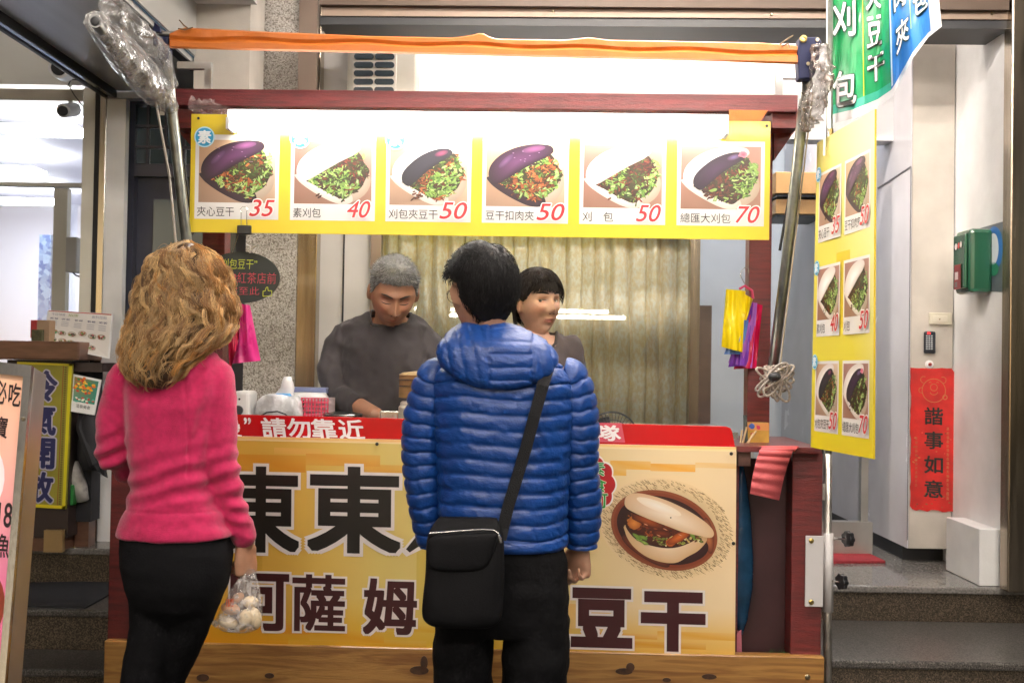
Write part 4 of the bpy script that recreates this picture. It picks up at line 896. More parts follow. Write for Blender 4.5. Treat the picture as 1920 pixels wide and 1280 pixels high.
# --- fluorescent tube fixture on the roof beam
ft = thing('tube_lamp', 'long bright white fluorescent lamp fixed under the red roof beam', 'lamp', C2(895, 210, .0))
a, b = PC(424, 206, -.03), PC(1368, 219, -.03)
bx(a.x, b.x, -.02, .05, a.z - .028, a.z + .006).build('housing', M('white'), ft, cart=True, bevel=.004)
EM = emis('fluorescent', 'fffdfa', 15)
MB().tube([(a.x + .02, -.035, a.z - .028), (b.x - .02, -.035, a.z - .028)], .016, 16).build('tube', EM, ft, cart=True)
MB().tube([(a.x + .02, .0, a.z - .052), (b.x - .02, .0, a.z - .052)], .016, 16).build('tube', EM, ft, cart=True)
for x in (a.x + .006, b.x - .018): bx(x, x + .012, -.05, .03, a.z - .07, a.z - .03).build('end_cap', M('white'), ft, cart=True)
MB().tube([(a.x + .05, .16, a.z - .03), (b.x - .05, .16, a.z - .03)], .016, 16).build('added_rear_tube', EM, ft, cart=True)  # unseen tube added behind the menu sign to light the sellers
bx(a.x, b.x, .13, .19, a.z - .010, a.z + .012).build('added_rear_housing', M('white'), ft, cart=True)

# ================================================================== AWNING, POLES, FLAG, HANGING THINGS
aw = thing('awning_bar', 'orange canvas covered awning bar stretched across the top of the stall', 'awning bar', C2(900, 120, -.2))
DA = -.12; mb = MB(); n = 120
oc = mat('orange_canvas', (.44, .115, .009), .5, var=.12, scale=14, bump=.25, bscale=25)
def lerp(tab, x):
    for (a, ya), (b, yb) in zip(tab[:-1], tab[1:]):
        if x <= b: return ya + (yb - ya) * max(0, (x - a) / (b - a))
    return tab[-1][1]
topl = [(318, 62), (345, 52), (500, 60), (700, 68), (850, 71), (885, 66), (903, 61), (915, 68), (930, 73), (1060, 75), (1105, 70), (1140, 75), (1300, 78), (1420, 80), (1496, 86)]
botl = [(318, 91), (500, 96), (700, 100), (900, 105), (1050, 109), (1200, 112), (1350, 116), (1496, 121)]
ring_ = 8
for i in range(n + 1):
    x = 318 + (1496 - 318) * i / n; yt, yb = lerp(topl, x), lerp(botl, x); ym = yb - 17 + 2 * math.sin(i * .3)
    w = .006 * nz((i * .25, 0, 0), 1)
    prof = [(yt, .0), (yt + 2, -.016 + w), (ym - 8, -.018 + w), (ym - 1, -.012 + w * .5), (ym + 3, -.028), (yb - 4, -.030), (yb, -.012), (yb - 1, .012)]
    for yy, dd in prof: mb.v.append(tuple(PC(x, yy, DA + dd)))
mb.f = [(i * 8 + j, i * 8 + (j + 1) % 8, (i + 1) * 8 + (j + 1) % 8, (i + 1) * 8 + j) for i in range(n) for j in range(8)] + [tuple(range(8)), tuple(n * 8 + j for j in range(8))[::-1]]
mb.build('canvas', oc, aw, cart=True, smooth=False)
MB().tube([PC(258, 62, DA), PC(345, 66, DA)], .010, 10).build('roller', M('steel'), aw, cart=True)
MB().tube([PC(262, 68, DA + .02), PC(300, 70, DA + .02)], .006, 8).build('bolt', mat('rusty', (.2, .09, .04), .6, .5), aw, cart=True)
MB().tube([PC(1478, 97, DA), PC(1512, 99, DA)], .011, 10).build('roller', M('steel'), aw, cart=True)
for pts in ([(336, 38), (345, 48), (352, 53)], [(334, 54), (346, 56), (362, 52)], [(1462, 84), (1476, 74), (1487, 67)], [(1466, 87), (1478, 82), (1481, 90)]):
    loopw(pts, .0025, 'wire_tie', mat('tie_wire', (.16, .11, .07), .6, .4), aw, DA - .03)
bl = mat('navy_cast_iron', (.010, .013, .045), .5, spec=.2)
po1 = thing('awning_pole', 'slanting galvanised pole with blue bracket on the left side of the stall', 'pole', C2(360, 470, .0), 'awning poles')
MB().tube([PC(310, 98, DA + .02), PC(322, 205, DA + .03), PC(352, 470, .02), PC(378, 700, .12)], .0185, 16).build('pipe', M('pole'), po1, cart=True, smooth=True)
cbox(286, 316, 68, 86, DA - .02, .06, 'bracket', bl, po1, bevel=.006); cbox(294, 314, 84, 112, DA - .005, .055, 'collar', bl, po1, bevel=.008)
MB().prism([PC(285, 60, DA - .02), PC(290, 42, DA - .02), PC(300, 52, DA - .02), PC(300, 60, DA - .02)][::-1], (0, .01, 0)).build('lever', bl, po1, cart=True)
po2 = thing('awning_pole', 'slanting galvanised pole with navy bracket on the right side of the stall', 'pole', C2(1450, 700, .0), 'awning poles')
MB().tube([PC(1514, 140, DA + .02), PC(1505, 215, DA + .03), PC(1476, 480, .02), PC(1446, 712, .10)], .0185, 16).build('pipe', M('pole'), po2, cart=True, smooth=True)
MB().prism([PC(*p, DA - .03) for p in ((1499, 70), (1536, 69), (1541, 78), (1538, 104), (1528, 140), (1522, 148), (1498, 148), (1496, 100))][::-1], (0, .05, 0)).build('bracket', bl, po2, cart=True, bevel=.005)
MB().lathe([(.012, 0), (.012, .006), (.007, .007), (.006, .002)], PC(1506, 74, DA - .03), 16, (0, -1, 0)).build('bolt', MATS['brass_bolt'], po2, cart=True)
for px, py in ((1532, 75), (1515, 120)): MB().lathe([(.006, 0), (.006, .004)], PC(px, py, DA - .03), 10, (0, -1, 0)).build('bolt', M('screw'), po2, cart=True)
MB().tube([PC(1520, 148, DA), PC(1523, 160, DA), PC(1518, 168, DA)], .004, 6).build('hook', M('black'), po2, cart=True)
# thin rear stays
for (a, b, lab) in (((345, 300), (362, 440), 'thin dark stay behind the left awning pole'), ((1497, 270), (1462, 470), 'thin dark stay behind the right awning pole')):
    MB().tube([PC(*a, .16), PC(*b, .2)], .005, 6).build('stay_rod', M('black'), label=lab, cat='rod', cart=True)
# square tube side arms
for pts, lab in (([(340, 124), (391, 124), (391, 168)], 'silver square tube elbow above the red beam at left'), ([(1500, 142), (1460, 142), (1460, 182)], 'silver square tube elbow above the red beam at right')):
    mb = MB(); w = .012
    for a, b in zip(pts[:-1], pts[1:]):
        p, q = PC(*a, .14), PC(*b, .14); mb.box(min(p.x, q.x) - w, max(p.x, q.x) + w, .14 - w, .14 + w, min(p.z, q.z) - w, max(p.z, q.z) + w); w = .0115
    mb.build('elbow_arm', M('alum'), label=lab, cat='bracket', cart=True)
# rolled clear plastic curtain, left (towards the camera) and right
film = plastic_film('clear_film', (.42, .41, .40), .30, .16, 14); film2 = plastic_film('smoky_film', (.17, .13, .11), .45, .25, 26)
rl = thing('rolled_curtain', 'thick roll of clear plastic curtain round a dark pipe at upper left', 'plastic roll', P(250, 150, 3.2))
def crumple(pts, rs, seed, k=26, n=30, amp=.2):
    out = []; mb = MB(); P_ = []
    for i in range(k + 1):
        t = i / k * (len(pts) - 1); j = min(int(t), len(pts) - 2); f_ = t - j
        P_.append((pts[j].lerp(pts[j + 1], f_), rs[j] * (1 - f_) + rs[j + 1] * f_))
    mb.tube([p for p, _ in P_], [r_ for _, r_ in P_], n)
    L_ = len(P_)
    for i in range(L_):
        c, r_ = P_[i]
        for j in range(n):
            v = Vector(mb.v[i * n + j]); d = (v - c); g = 1 + amp * (abs(nz((j / n * 9 + i * .25, i * .5, seed), 1)) * 2 - .4); mb.v[i * n + j] = tuple(c + d * g)
    return mb
A, Bp = P(180, 42, 2.75), P(322, 205, 3.66)
crumple([A, A.lerp(Bp, .35), A.lerp(Bp, .7), Bp], [.030, .050, .052, .024], 1, amp=.11).build('film', film, rl, smooth=False)
crumple([A.lerp(Bp, .02), A.lerp(Bp, .4), A.lerp(Bp, .95)], [.022, .036, .022], 5, amp=.14).build('inner_film', film2, rl)
crumple([P(205, 10, 2.8), P(255, 60, 3.1), P(300, 95, 3.45), P(322, 160, 3.62)], [.03, .038, .03, .02], 7, amp=.2).build('film', film, rl)
mb = MB().lathe([(.017, 0), (.017, .06), (.012, .06), (.012, .004)], P(178, 40, 2.72), 20, (Bp - A)); mb.build('pipe', mat('dark_pipe', (.10, .10, .10), .35, .6), rl)
MB().ball(P(178, 40, 2.719), (.0125, .003, .0125), 14, 8).build('bore', M('black'), rl)
rr_ = thing('rolled_curtain', 'smoky crumpled plastic roll tied beside the upper right awning pole', 'plastic roll', P(1525, 300, 3.6))
crumple([P(1536, 85, 3.5), P(1540, 150, 3.5), P(1522, 210, 3.52), P(1508, 246, 3.55)], [.028, .036, .04, .014], 3, amp=.5).build('film', film2, rr_)
# little crumpled film bits under the beam corners, orange cloth corner
MB().prism([C2(1367, 206, .09), C2(1440, 207, .09), C2(1420, 236, .09), C2(1367, 232, .09)][::-1], (0, .004, 0)).build('cloth_flap', oc, label='orange cloth flap tucked under the right end of the roof beam', cat='cloth')
crumple([C2(356, 196, .07), C2(395, 204, .07), C2(425, 212, .07)], [.02, .026, .014], 9, amp=.6).build('film_scrap', plastic_film('scrap_film', (.4, .3, .3), .3), label='crumpled clear film under the left end of the roof beam', cat='plastic film')
# strings and white straps
MB().tube([C2(292, 190, .0), C2(318, 330, .02), C2(331, 470, .05)], .005, 6).build('rope', mat('grey_rope', (.42, .38, .33), .8), label='grey rope hanging down in front of the dark door', cat='rope')
MB().tube([C2(1524, 175, -.04), C2(1497, 400, -.02), C2(1462, 690, .0)], .0028, 6).build('cord', mat('tan_cord', (.32, .26, .18), .8), label='thin tan cord running down beside the right awning pole', cat='cord')
cbox(300, 308, 168, 216, -.08, .004, 'strap', mat('strap_beige', (.6, .55, .48), .6), None, label='short pale strap hanging at the lower end of the left plastic roll', cat='strap')
MB().slab([C2(1545, 220, -.16), C2(1549, 220, -.16), C2(1547, 292, -.16), C2(1543, 292, -.16)], (0, -.002, 0)).build('zip_tie', M('white'), label='white cable tie hooking the side price board to the flag pole', cat='cable tie')
# coiled rope tied on the right pole
rc = thing('rope_coil', 'bundle of grey rope coiled and tied at the foot of the right awning pole', 'rope', C2(1452, 755, .0))
rnd = random.Random(8)
mr0 = mat('worn_rope', (.36, .31, .27), .85, var=.4, scale=90, bump=.5, bscale=400)
for k in range(11):
    ang = rnd.uniform(-.6, .6) + (1.0 if k < 7 else -.5); la, lb_ = rnd.uniform(.05, .075), rnd.uniform(.014, .026)
    c = PC(1453 + rnd.uniform(-6, 6), 716 + rnd.uniform(-7, 8), -.01 + rnd.uniform(-.02, .02)); pts = []
    for t in range(21):
        a = 2 * PI * t / 20; x, z = la * math.cos(a), lb_ * math.sin(a); pts.append(c + Vector((x * math.cos(ang) - z * math.sin(ang), .01 * math.sin(a * 2 + k), x * math.sin(ang) + z * math.cos(ang))))
    MB().tube(pts, .0042, 7).build('loop', mr0, rc, cart=True, smooth=True)
MB().ball(PC(1452, 706, -.03), (.022, .022, .016), 14, 9).build('black_tie', M('black'), rc, cart=True)

# flag pole with banner flag
fp = thing('flag_pole', 'thin upright galvanised pipe with black knobs clamped to the right stall post', 'pole', P(1552, 1290, 3.62))
YF = 3.72
MB().tube([P(1556, -20, YF), P(1553, 880, YF)], .0115, 14).build('upper_pipe', M('pole'), fp, smooth=True)
MB().tube([P(1552, 850, YF), P(1551, 1500, YF)], .0145, 16).build('lower_pipe', mat('worn_pipe', (.45, .42, .38), .35, .85, var=.3, scale=18), fp, smooth=True)
MB().tube([P(1552, 998, YF), P(1552, 1146, YF)], .0185, 18).build('sleeve', MATS['white_powder_steel'], fp, smooth=True)
MB().tube([P(1556, 242, YF), P(1556, 262, YF)], .0125, 12).build('brass_end', MATS['brass_bolt'], fp)
MB().prism([P(*p, YF - .005) for p in ((1546, 906), (1546, 938), (1530, 936), (1517, 926), (1516, 912), (1524, 906))][::-1], (0, .006, 0)).build('tab', M('alum'), fp, bevel=.002)
MB().lathe([(.004, 0), (.004, .002)], P(1522, 920, YF - .005), 10, (0, -1, 0)).build('hole', M('black'), fp)
for px, py, x0 in ((1586, 1010, 1560), (1574, 1090, 1556)):
    MB().tube([P(x0, py - 2, YF), P(px, py, YF - .05)], .004, 8).build('bolt', M('steel'), fp)
    mb = MB(); c = P(px, py, YF - .05); pts = []
    for k in range(40):
        a = 2 * PI * k / 40; r_ = .026 + .0022 * math.cos(a * 7); pts.append(c + Vector((.35 * r_ * math.cos(a), -.93 * r_ * math.cos(a), r_ * math.sin(a))))
    mb.prism(pts, (.017, .006, 0)); mb.build('knob', mat('knob_black', (.012, .012, .014), .3, coat=.3), fp, bevel=.002)
flag = thing('banner_flag', 'green and blue vertical flag with white characters flying from the pole at upper right', 'flag', P(1640, 220, 3.6))
# flag sheet: rows v follow the photo; curved bottom edge
ft_x = [(0, 1561), (60, 1621), (86, 1650), (112, 1682), (150, 1728), (196, 1766)]
def flagpt(u, v, l):
    # u 0..200 across, v 0..260 down ; bottom edge curls
    bot = lerp([(0, 232), (40, 222), (85, 202), (112, 182), (150, 110), (180, 70), (205, 50)], u)
    top = -70; k = v / 260.0; py = top + (bot - top) * k; px = 1561 + u * (1 - .06 * (1 - k))
    Y = 3.70 - .24 * (u / 200) + .05 * math.sin(u * .045 + v * .008) + .02 * math.sin(u * .11 + 1) * k
    p = P(px, py, Y); return p + Vector((-.3, -.95, 0)) * l
pr = Print([(0, 0, 0)] * 4, 205, 260, (0, -1, 0), .0028); pr.fn = flagpt
nu, nv = 41, 26
def fcol(u, v):
    if u > 184 or v > 243: return 'dcdce0'
    if u < 112: return mixh('0a7a44', '14915a', max(0, min(1, (v - 150) / 90))) if v < 228 else '3aa890'
    return mixh('3a86c4', '2f6fb8', v / 260)
for j in range(52):
    for i in range(41):
        u0, u1, v0, v1 = i * 5, i * 5 + 5, j * 5, j * 5 + 5
        pr.poly([(u0, v0), (u1, v0), (u1, v1), (u0, v1)], fcol(u0 + 2.5, v0 + 2.5), 0)
for i in range(20):
    v0 = 40 + i * 10; pr.rect(58, v0, 60, min(v0 + 10, 228), 'b8c820', 1); pr.rect(111, v0, 113.5, min(v0 + 10, 243), 'd8e8e8', 1)
for i in range(14): v0 = 40 + i * 10; pr.rect(149, v0, 151, v0 + 10, '9ab878', 1)
wc = 'e4e2e4'
def ftx(ch, x0, y0, x1, y1): pr.text(ch, x0, y0, x1, y1, wc, bold=.02, outline=('24483c', .035), l=2)
ftx('刈', 1, 66, 44, 122); ftx('包', 1, 180, 44, 236)
ftx('夾', 66, 30, 94, 84); ftx('豆', 67, 98, 94, 150); ftx('干', 67, 166, 98, 212)
ftx('肉', 120, 50, 142, 104); ftx('夾', 122, 135, 145, 196); ftx('包', 156, 86, 182, 160)
pr.build('cloth', flag)
# side price board, hanging edge-on to the stall
TL, TR, BL, BR = P(1532, 268, 3.62), P(1640, 205, 3.12), P(1520, 838, 3.62), P(1637, 860, 3.12)
n_ = (TR - TL).cross(BL - TL).normalized(); n_ = -n_ if n_.x > 0 else n_
sp = thing('price_board', 'tall yellow price board with six pictured buns hanging side-on at right', 'sign', (BL + BR) / 2)
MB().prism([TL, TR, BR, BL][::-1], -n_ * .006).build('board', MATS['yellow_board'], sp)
pr = Print([TL, TR, BL, BR], 360, 760, n_, .0004)
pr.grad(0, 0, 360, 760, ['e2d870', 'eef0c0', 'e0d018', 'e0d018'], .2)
for c_, (xa, k1, k2, k3) in enumerate(((22, ('d', '夾心豆干', '35'), ('w', '素刈包', '40'), ('k', '刈包夾豆干', '50')), (192, ('d', '豆干扣肉夾', '50'), ('w', '刈包', '50'), ('m', '總匯大刈包', '70')))):
    for r_, (kk, t, pc_) in enumerate((k1, k2, k3)):
        ya = 82 + r_ * 232; xb = xa + 148
        pr.rect(xa, ya, xb, ya + 172, 'e4e2e0', 1); bun_photo(pr, xa + 6, ya + 7, xb - 6, ya + 132, kk, 1.5, c_ * 3 + r_, n=150)
        pr.text(t, xa + 6, ya + 140, xa + 6 + 18 * len(t), ya + 164, '1d1a1c', l=4)
        pr.text(pc_, xb - 52, ya + 122, xb - 8, ya + 162, 'c81e28', bold=.01, outline=('f4f0ee', .045), shear=.25, l=9)
        if c_ == 0: pr.ell(xa, ya + 2, 19, 19, 'bfe4f2', l=8); pr.ell(xa, ya + 2, 16, 16, '2f9fce', l=9); pr.text('素', xa - 11, ya - 10, xa + 11, ya + 13, 'eef6fa', bold=.03, l=10)
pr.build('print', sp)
MB().tube([P(1541, 822, 3.56), P(1543, 850, 3.56)], .003, 6).build('hook', M('black'), sp)

# ---- oval chalk board
ob = thing('chalk_board', 'black oval board with yellow and red handwritten Chinese beside the curly haired customer', 'sign', C2(456, 570, .16))
c = PC(452, 520, .16); rx, rz_ = .142, .094
mb = MB(); pts = [c + Vector((rx * math.cos(2 * PI * k / 48), 0, rz_ * math.sin(2 * PI * k / 48))) for k in range(48)]
mb.prism(pts, (0, .006, 0)).build('board', mat('chalk_black', (.018, .026, .024), .45, var=.2), ob, cart=True)
pr = Print([c + Vector((-rx, 0, rz_)), c + Vector((rx, 0, rz_)), c + Vector((-rx, 0, -rz_)), c + Vector((rx, 0, -rz_))], 151, 100, (0, -1, 0), .0008)
pr.text('刈包豆干”', 36, 14, 106, 34, 'c8d838', bold=-.008, shear=.05, l=1); pr.text('18紅茶店前', 52, 40, 144, 62, 'd04058', bold=-.008, l=1)
pr.text('客至此', 50, 68, 112, 84, 'd04058', bold=-.008, l=1)
pr.line([(119, 86), (119, 76), (123, 76), (125, 69), (128, 68), (129, 75), (136, 75), (136, 85), (119, 86)], 1.3, 'c8d838', 1)
pr.build('writing', ob, cart=True)
loopw([(436, 474), (447, 440)], .0012, 'cord', M('steel'), ob, .158); loopw([(468, 474), (477, 462), (486, 460)], .002, 'bow', M('white'), ob, .155); loopw([(470, 474), (470, 462), (462, 458)], .002, 'bow', M('white'), ob, .155)
# magenta bags hanging left
hb = thing('plastic_bag', 'magenta plastic bags hanging from the left stall post under the oval board', 'bag', C2(460, 680, .14))
def sheet(pa, d, seed, amp, nm, m, par, n=14):
    # pa: quad of pixel points TL TR BR BL
    mb = MB()
    for j in range(n + 1):
        for i in range(n + 1):
            u, v = i / n, j / n; x = (pa[0][0] * (1 - u) + pa[1][0] * u) * (1 - v) + (pa[3][0] * (1 - u) + pa[2][0] * u) * v
            y = (pa[0][1] * (1 - u) + pa[1][1] * u) * (1 - v) + (pa[3][1] * (1 - u) + pa[2][1] * u) * v
            dd = d + amp * nz((u * 4, v * 1.4, seed), 1, seed) - .012 * math.sin(u * PI)
            mb.v.append(tuple(PC(x, y, dd)))
    k = (n + 1) ** 2
    mb.v += [tuple(Vector(v) + Vector((0, .006, 0))) for v in mb.v]
    for j in range(n):
        for i in range(n):
            a = j * (n + 1) + i; mb.f += [(a, a + 1, a + n + 2, a + n + 1), (k + a, k + a + n + 1, k + a + n + 2, k + a + 1)]
    return mb.build(nm, m, par, cart=True, smooth=True)
pk = mat('magenta_film', (.62, .03, .22), .28, var=.2, scale=6); pk2 = mat('crimson_film', (.40, .008, .045), .25, var=.3, scale=9)
sheet([(447, 569), (468, 572), (488, 676), (432, 682)], .13, 3, .03, 'bag', pk, hb); sheet([(425, 575), (452, 570), (446, 640), (430, 700)], .10, 6, .04, 'bag', pk2, hb)
# hanger with colourful bags on the right post
hg = thing('bag_hanger', 'yellow, blue, purple and red plastic bags on a wire hanger at right post', 'bags', C2(1395, 690, .17))
for pa, cc, nm, sd in (([(1362, 542), (1398, 545), (1392, 660), (1353, 650)], (.80, .62, .01), 'yellow_bag', 1), ([(1385, 545), (1412, 560), (1400, 600), (1392, 600)], (.82, .66, .02), 'yellow_bag', 2),
                      ([(1382, 600), (1404, 600), (1392, 664), (1358, 664)], (.12, .25, .62), 'blue_bag', 3), ([(1392, 565), (1412, 568), (1402, 684), (1366, 688)], (.16, .04, .35), 'purple_bag', 4),
                      ([(1400, 565), (1420, 568), (1410, 690), (1366, 680)], (.36, .12, .48), 'violet_bag', 5), ([(1404, 566), (1430, 572), (1418, 690), (1376, 692)], (.50, .006, .06), 'red_bag', 6)):
    sheet(pa, .13 + sd * .012, sd, .03, nm, mat('film_' + nm, cc, .22, var=.1), hg)
loopw([(1388, 520), (1390, 508), (1396, 502), (1404, 505), (1404, 512)], .0015, 'hook', M('steel'), hg, .15); loopw([(1388, 515), (1394, 528), (1402, 540)], .0015, 'hook', M('steel'), hg, .15)
loopw([(1386, 542), (1396, 536), (1410, 545), (1412, 560)], .005, 'tie', mat('pink_tie', (.5, .03, .1), .4), hg, .13)
# pink mat draped over the side shelf
mt = MB(); n = 60; path = [(1425, 838, .20), (1440, 837, .06), (1450, 838, -.03), (1446, 846, -.045), (1440, 868, -.05), (1434, 900, -.052), (1430, 934, -.05)]
for i in range(n + 1):
    t = i / n * (len(path) - 1); j = min(int(t), len(path) - 2); f_ = t - j
    x, y, d = [path[j][k] * (1 - f_) + path[j + 1][k] * f_ for k in range(3)]; rib = .004 * math.sin(i * 2 * PI / 6)
    w0, w1 = lerp([(0, -18), (30, -22), (60, -24)], i), lerp([(0, 40), (22, 42), (30, 34), (60, 24)], i)
    a, b = PC(x + w0, y + (0 if i < 25 else (i - 25) * -.25), d - rib), PC(x + w1 + 6, y + (0 if i < 25 else (i - 25) * .1), d - rib - .012 * math.sin(i * .08))
    mt.v += [tuple(a), tuple((a + b) / 2 + Vector((0, -.006, 0))), tuple(b)]
mt.f = [(i * 3 + j, i * 3 + j + 1, i * 3 + j + 4, i * 3 + j + 3) for i in range(n) for j in range(2)]
o = mt.build('ribbed_mat', mat('coral_mat', (.55, .10, .11), .6, bump=.3, bscale=300), smooth=True, cart=True, label='coral pink ribbed rubber mat draped over the right side shelf', cat='mat'); s_ = o.modifiers.new('s', 'SOLIDIFY'); s_.thickness = .004
# tarp behind the banner's right edge, pink sliver, fern
rings = [(PC(1388, y, .09), Vector((w * .00185, 0, 0)), Vector((0, .03, 0))) for y, w in ((872, 6), (900, 12), (960, 20), (1040, 25), (1100, 24), (1160, 14), (1185, 4))]
MB().loft(rings, 20, 2).build('tarp_bundle', mat('blue_tarp', (.012, .05, .11), .25, var=.4, scale=12, bump=.5, bscale=20), smooth=True, cart=True, label='dark blue plastic bundle hanging behind the right edge of the big banner', cat='bundle')
MB().prism([C2(1380, 1188, .06), C2(1390, 1180, .06), C2(1391, 1222, .06), C2(1386, 1238, .06), C2(1380, 1238, .06)][::-1], (0, .02, 0)).build('pink_pouch', mat('pink_cloth', (.5, .15, .2), .7, bump=.4), label='small pink cloth showing below the dark blue bundle', cat='cloth')
fr = thing('fern', 'small green fern growing at the foot of the right stall post', 'fern', C2(1455, 1245, .08))
rnd = random.Random(12); lf_ = mat('fern_green', (.03, .10, .03), .5, var=.4, scale=30)
for k in range(9):
    a = -1.3 + k * .33; L2 = rnd.uniform(.05, .085); base = PC(1452, 1238, .085); mb = MB()
    pts = [base + Vector((math.sin(a) * L2 * t, -.03 * t * (k % 3), math.cos(a) * L2 * t * (1 - .35 * t))) for t in [i / 9 for i in range(10)]]
    for i in range(1, 10):
        d = (pts[i] - pts[i - 1]).normalized(); sd = Vector((d.z, .1, -d.x)); w = .022 * math.sin(PI * (i + .5) / 11)
        for s_ in (1, -1): mb.add([pts[i - 1], pts[i - 1] + sd * s_ * w + d * .008, pts[i]], [(0, 1, 2)])
    mb.tube(pts, .0012, 5); mb.build('frond', lf_, fr, cart=True)

# ---- things on the counter
def lay(px, py, d): return PC(px, py, d)
CT = PC(600, 800, .2).z  # counter top height
dp = thing('countertop_appliance', 'white countertop appliance with a black round knob at the left of the counter', 'appliance', C2(452, 780, .2))
cbox(436, 467, 733, 790, .16, .12, 'case', mat('white_plastic', (.74, .73, .72), .35), dp, bevel=.012)
MB().lathe([(.018, 0), (.018, .012), (.010, .014)], PC(447, 769, .16), 20, (0, -1, 0)).build('knob', M('black'), dp, cart=True)
MB().lathe([(.004, 0), (.004, .002)], PC(449, 748, .16), 8, (0, -1, 0)).build('indicator', M('black'), dp, cart=True)
tp = thing('tissue_pack', 'open white and blue plastic pack of tissues on the counter', 'tissues', C2(525, 780, .2))
def lump(pts_w, d, dep, seed, amp, e=2.6):
    rings = [(PC((a + b) / 2, y, d), Vector(((b - a) / 2 * .00190, 0, 0)), Vector((0, dep, 0))) for y, a, b in pts_w]
    return MB().loft(rings, 26, e, disp=lambda i, u, p: amp * nz(p, 22, seed))
lump([(784, 478, 570), (768, 478, 570), (752, 482, 568), (742, 492, 560), (738, 505, 540)], .22, .07, 3, .014).build('pack', plastic_film('white_film', (.85, .87, .90), .9, .3, 20), tp, cart=True, smooth=True)
lump([(746, 512, 552), (738, 514, 550), (726, 528, 552), (714, 530, 550), (706, 534, 548)], .20, .02, 5, .01).build('tissue', M('white'), tp, cart=True, smooth=True)
lump([(748, 505, 548), (742, 508, 548), (737, 520, 546)], .185, .02, 8, .006).build('blue_tissue', mat('blue_flap', (.10, .35, .68), .5), tp, cart=True, smooth=True)
bk = thing('basket', 'pink perforated plastic basket with pale blue lid beside the tissues', 'basket', C2(590, 780, .25))
pkb = mat('pink_plastic', (.70, .06, .13), .35)
z0, z1 = PC(590, 784, .25).z, PC(590, 746, .25).z; xa, xb = PC(565, 760, .22).x, PC(614, 760, .22).x
bx(xa + .006, xb - .006, .24, .40, z0, z1 - .002).build('liner', mat('basket_white', (.75, .6, .62), .5), bk, cart=True)
for i in range(9): x = xa + (xb - xa) * i / 8; bx(x - .0022, x + .0022, .226, .232, z0, z1).build('rib', pkb, bk, cart=True)
for i in range(6): z = z0 + (z1 - z0) * i / 5; bx(xa - .002, xb + .002, .2225, .2255, z - .0022, z + .0022).build('rib', pkb, bk, cart=True)
lump([(749, 530, 618), (742, 535, 616), (736, 545, 612)], .32, .07, 3, .008).build('contents', M('white'), bk, cart=True, smooth=True)
cbox(545, 612, 726, 738, .42, .05, 'lid', mat('periwinkle', (.25, .30, .55), .4), bk, bevel=.004)
wl = thing('pot_lid', 'dark round pot rim with a bright edge on the counter beside the seller', 'pot', C2(643, 785, .2))
MB().lathe([(.068, 0), (.072, .012), (.070, .022), (.03, .030)], PC(643, 786, .22), 32).build('lid', mat('dark_pot', (.03, .035, .035), .25, .6), wl, cart=True)
MB().tube([PC(643, 782, .22) + Vector((.072 * math.cos(t * PI / 16), .072 * math.sin(t * PI / 16), .012)) for t in range(33)], .002, 6, caps=False).build('rim', M('steel'), wl, cart=True)
o = loopw([(488, 780), (500, 773), (520, 771), (535, 776), (540, 782)], .003, 'wire_handle', M('black'), None, .13); tag(o, 'black wire loop resting on the counter edge before the tissues', 'wire')
sm = thing('bamboo_steamer', 'stack of brown bamboo steamer rings partly behind the customer in blue', 'steamer', C2(780, 775, .2))
bam = mat('bamboo', (.30, .17, .065), .5, var=.3, scale=14, stretch=(1, 1, 6))
cx = PC(800, 740, .22)
for i, (ya, yb) in enumerate(((746, 724), (723, 712), (711, 702))):
    za, zb_ = PC(780, ya, .16).z, PC(780, yb, .16).z; r_ = .102
    MB().lathe([(r_, 0), (r_, zb_ - za - .003), (r_ - .012, zb_ - za - .003), (r_ - .012, 0)], (cx.x, .22, za), 40).build('ring', bam, sm, cart=True)
MB().lathe([(.104, 0), (.09, .008), (.04, .014)], (cx.x, .22, PC(780, 703, .16).z), 40).build('lid', mat('woven_lid', (.36, .25, .12), .6, var=.4, scale=60), sm, cart=True)
cn = thing('white_canister', 'cream plastic canister under the bamboo steamers', 'canister', C2(775, 790, .2))
MB().lathe([(.092, 0), (.092, .05), (.086, .058), (.086, .066), (.08, .072)], (PC(792, 780, .16).x, .2, PC(780, 790, .16).z), 36).build('body', mat('cream_tub', (.62, .57, .47), .35), cn, cart=True)
tn = thing('metal_tray', 'shiny metal tray beside the seller hand', 'tray', C2(735, 780, .2))
cbox(712, 748, 770, 786, .2, .14, 'tray', M('steel'), tn, bevel=.004)
fan_ = thing('desk_fan', 'top of a small black desk fan cage behind the red strip', 'fan', C2(1148, 800, .3))
c = PC(1147, 822, .26); Rf = .098
blk = M('black')
MB().tube([c + Vector((Rf * math.cos(t * PI / 24), 0, Rf * math.sin(t * PI / 24))) for t in range(49)], .0035, 6, caps=False).build('rim', blk, fan_, cart=True)
for q_ in (.45, .72): MB().tube([c + Vector((Rf * q_ * math.cos(t * PI / 16), -.02, Rf * q_ * math.sin(t * PI / 16))) for t in range(33)], .0014, 5, caps=False).build('ring', blk, fan_, cart=True)
for k in range(44):
    a = 2 * PI * k / 44; d = Vector((math.cos(a), 0, math.sin(a)))
    MB().tube([c + d * Rf, c + d * Rf * .6 + Vector((0, -.024, 0)), c + d * .02 + Vector((0, -.03, 0))], .0011, 4).build('wire', blk, fan_, cart=True)
MB().lathe([(.022, 0), (.022, .02)], c + Vector((0, -.03, 0)), 16, (0, 1, 0)).build('hub', blk, fan_, cart=True)
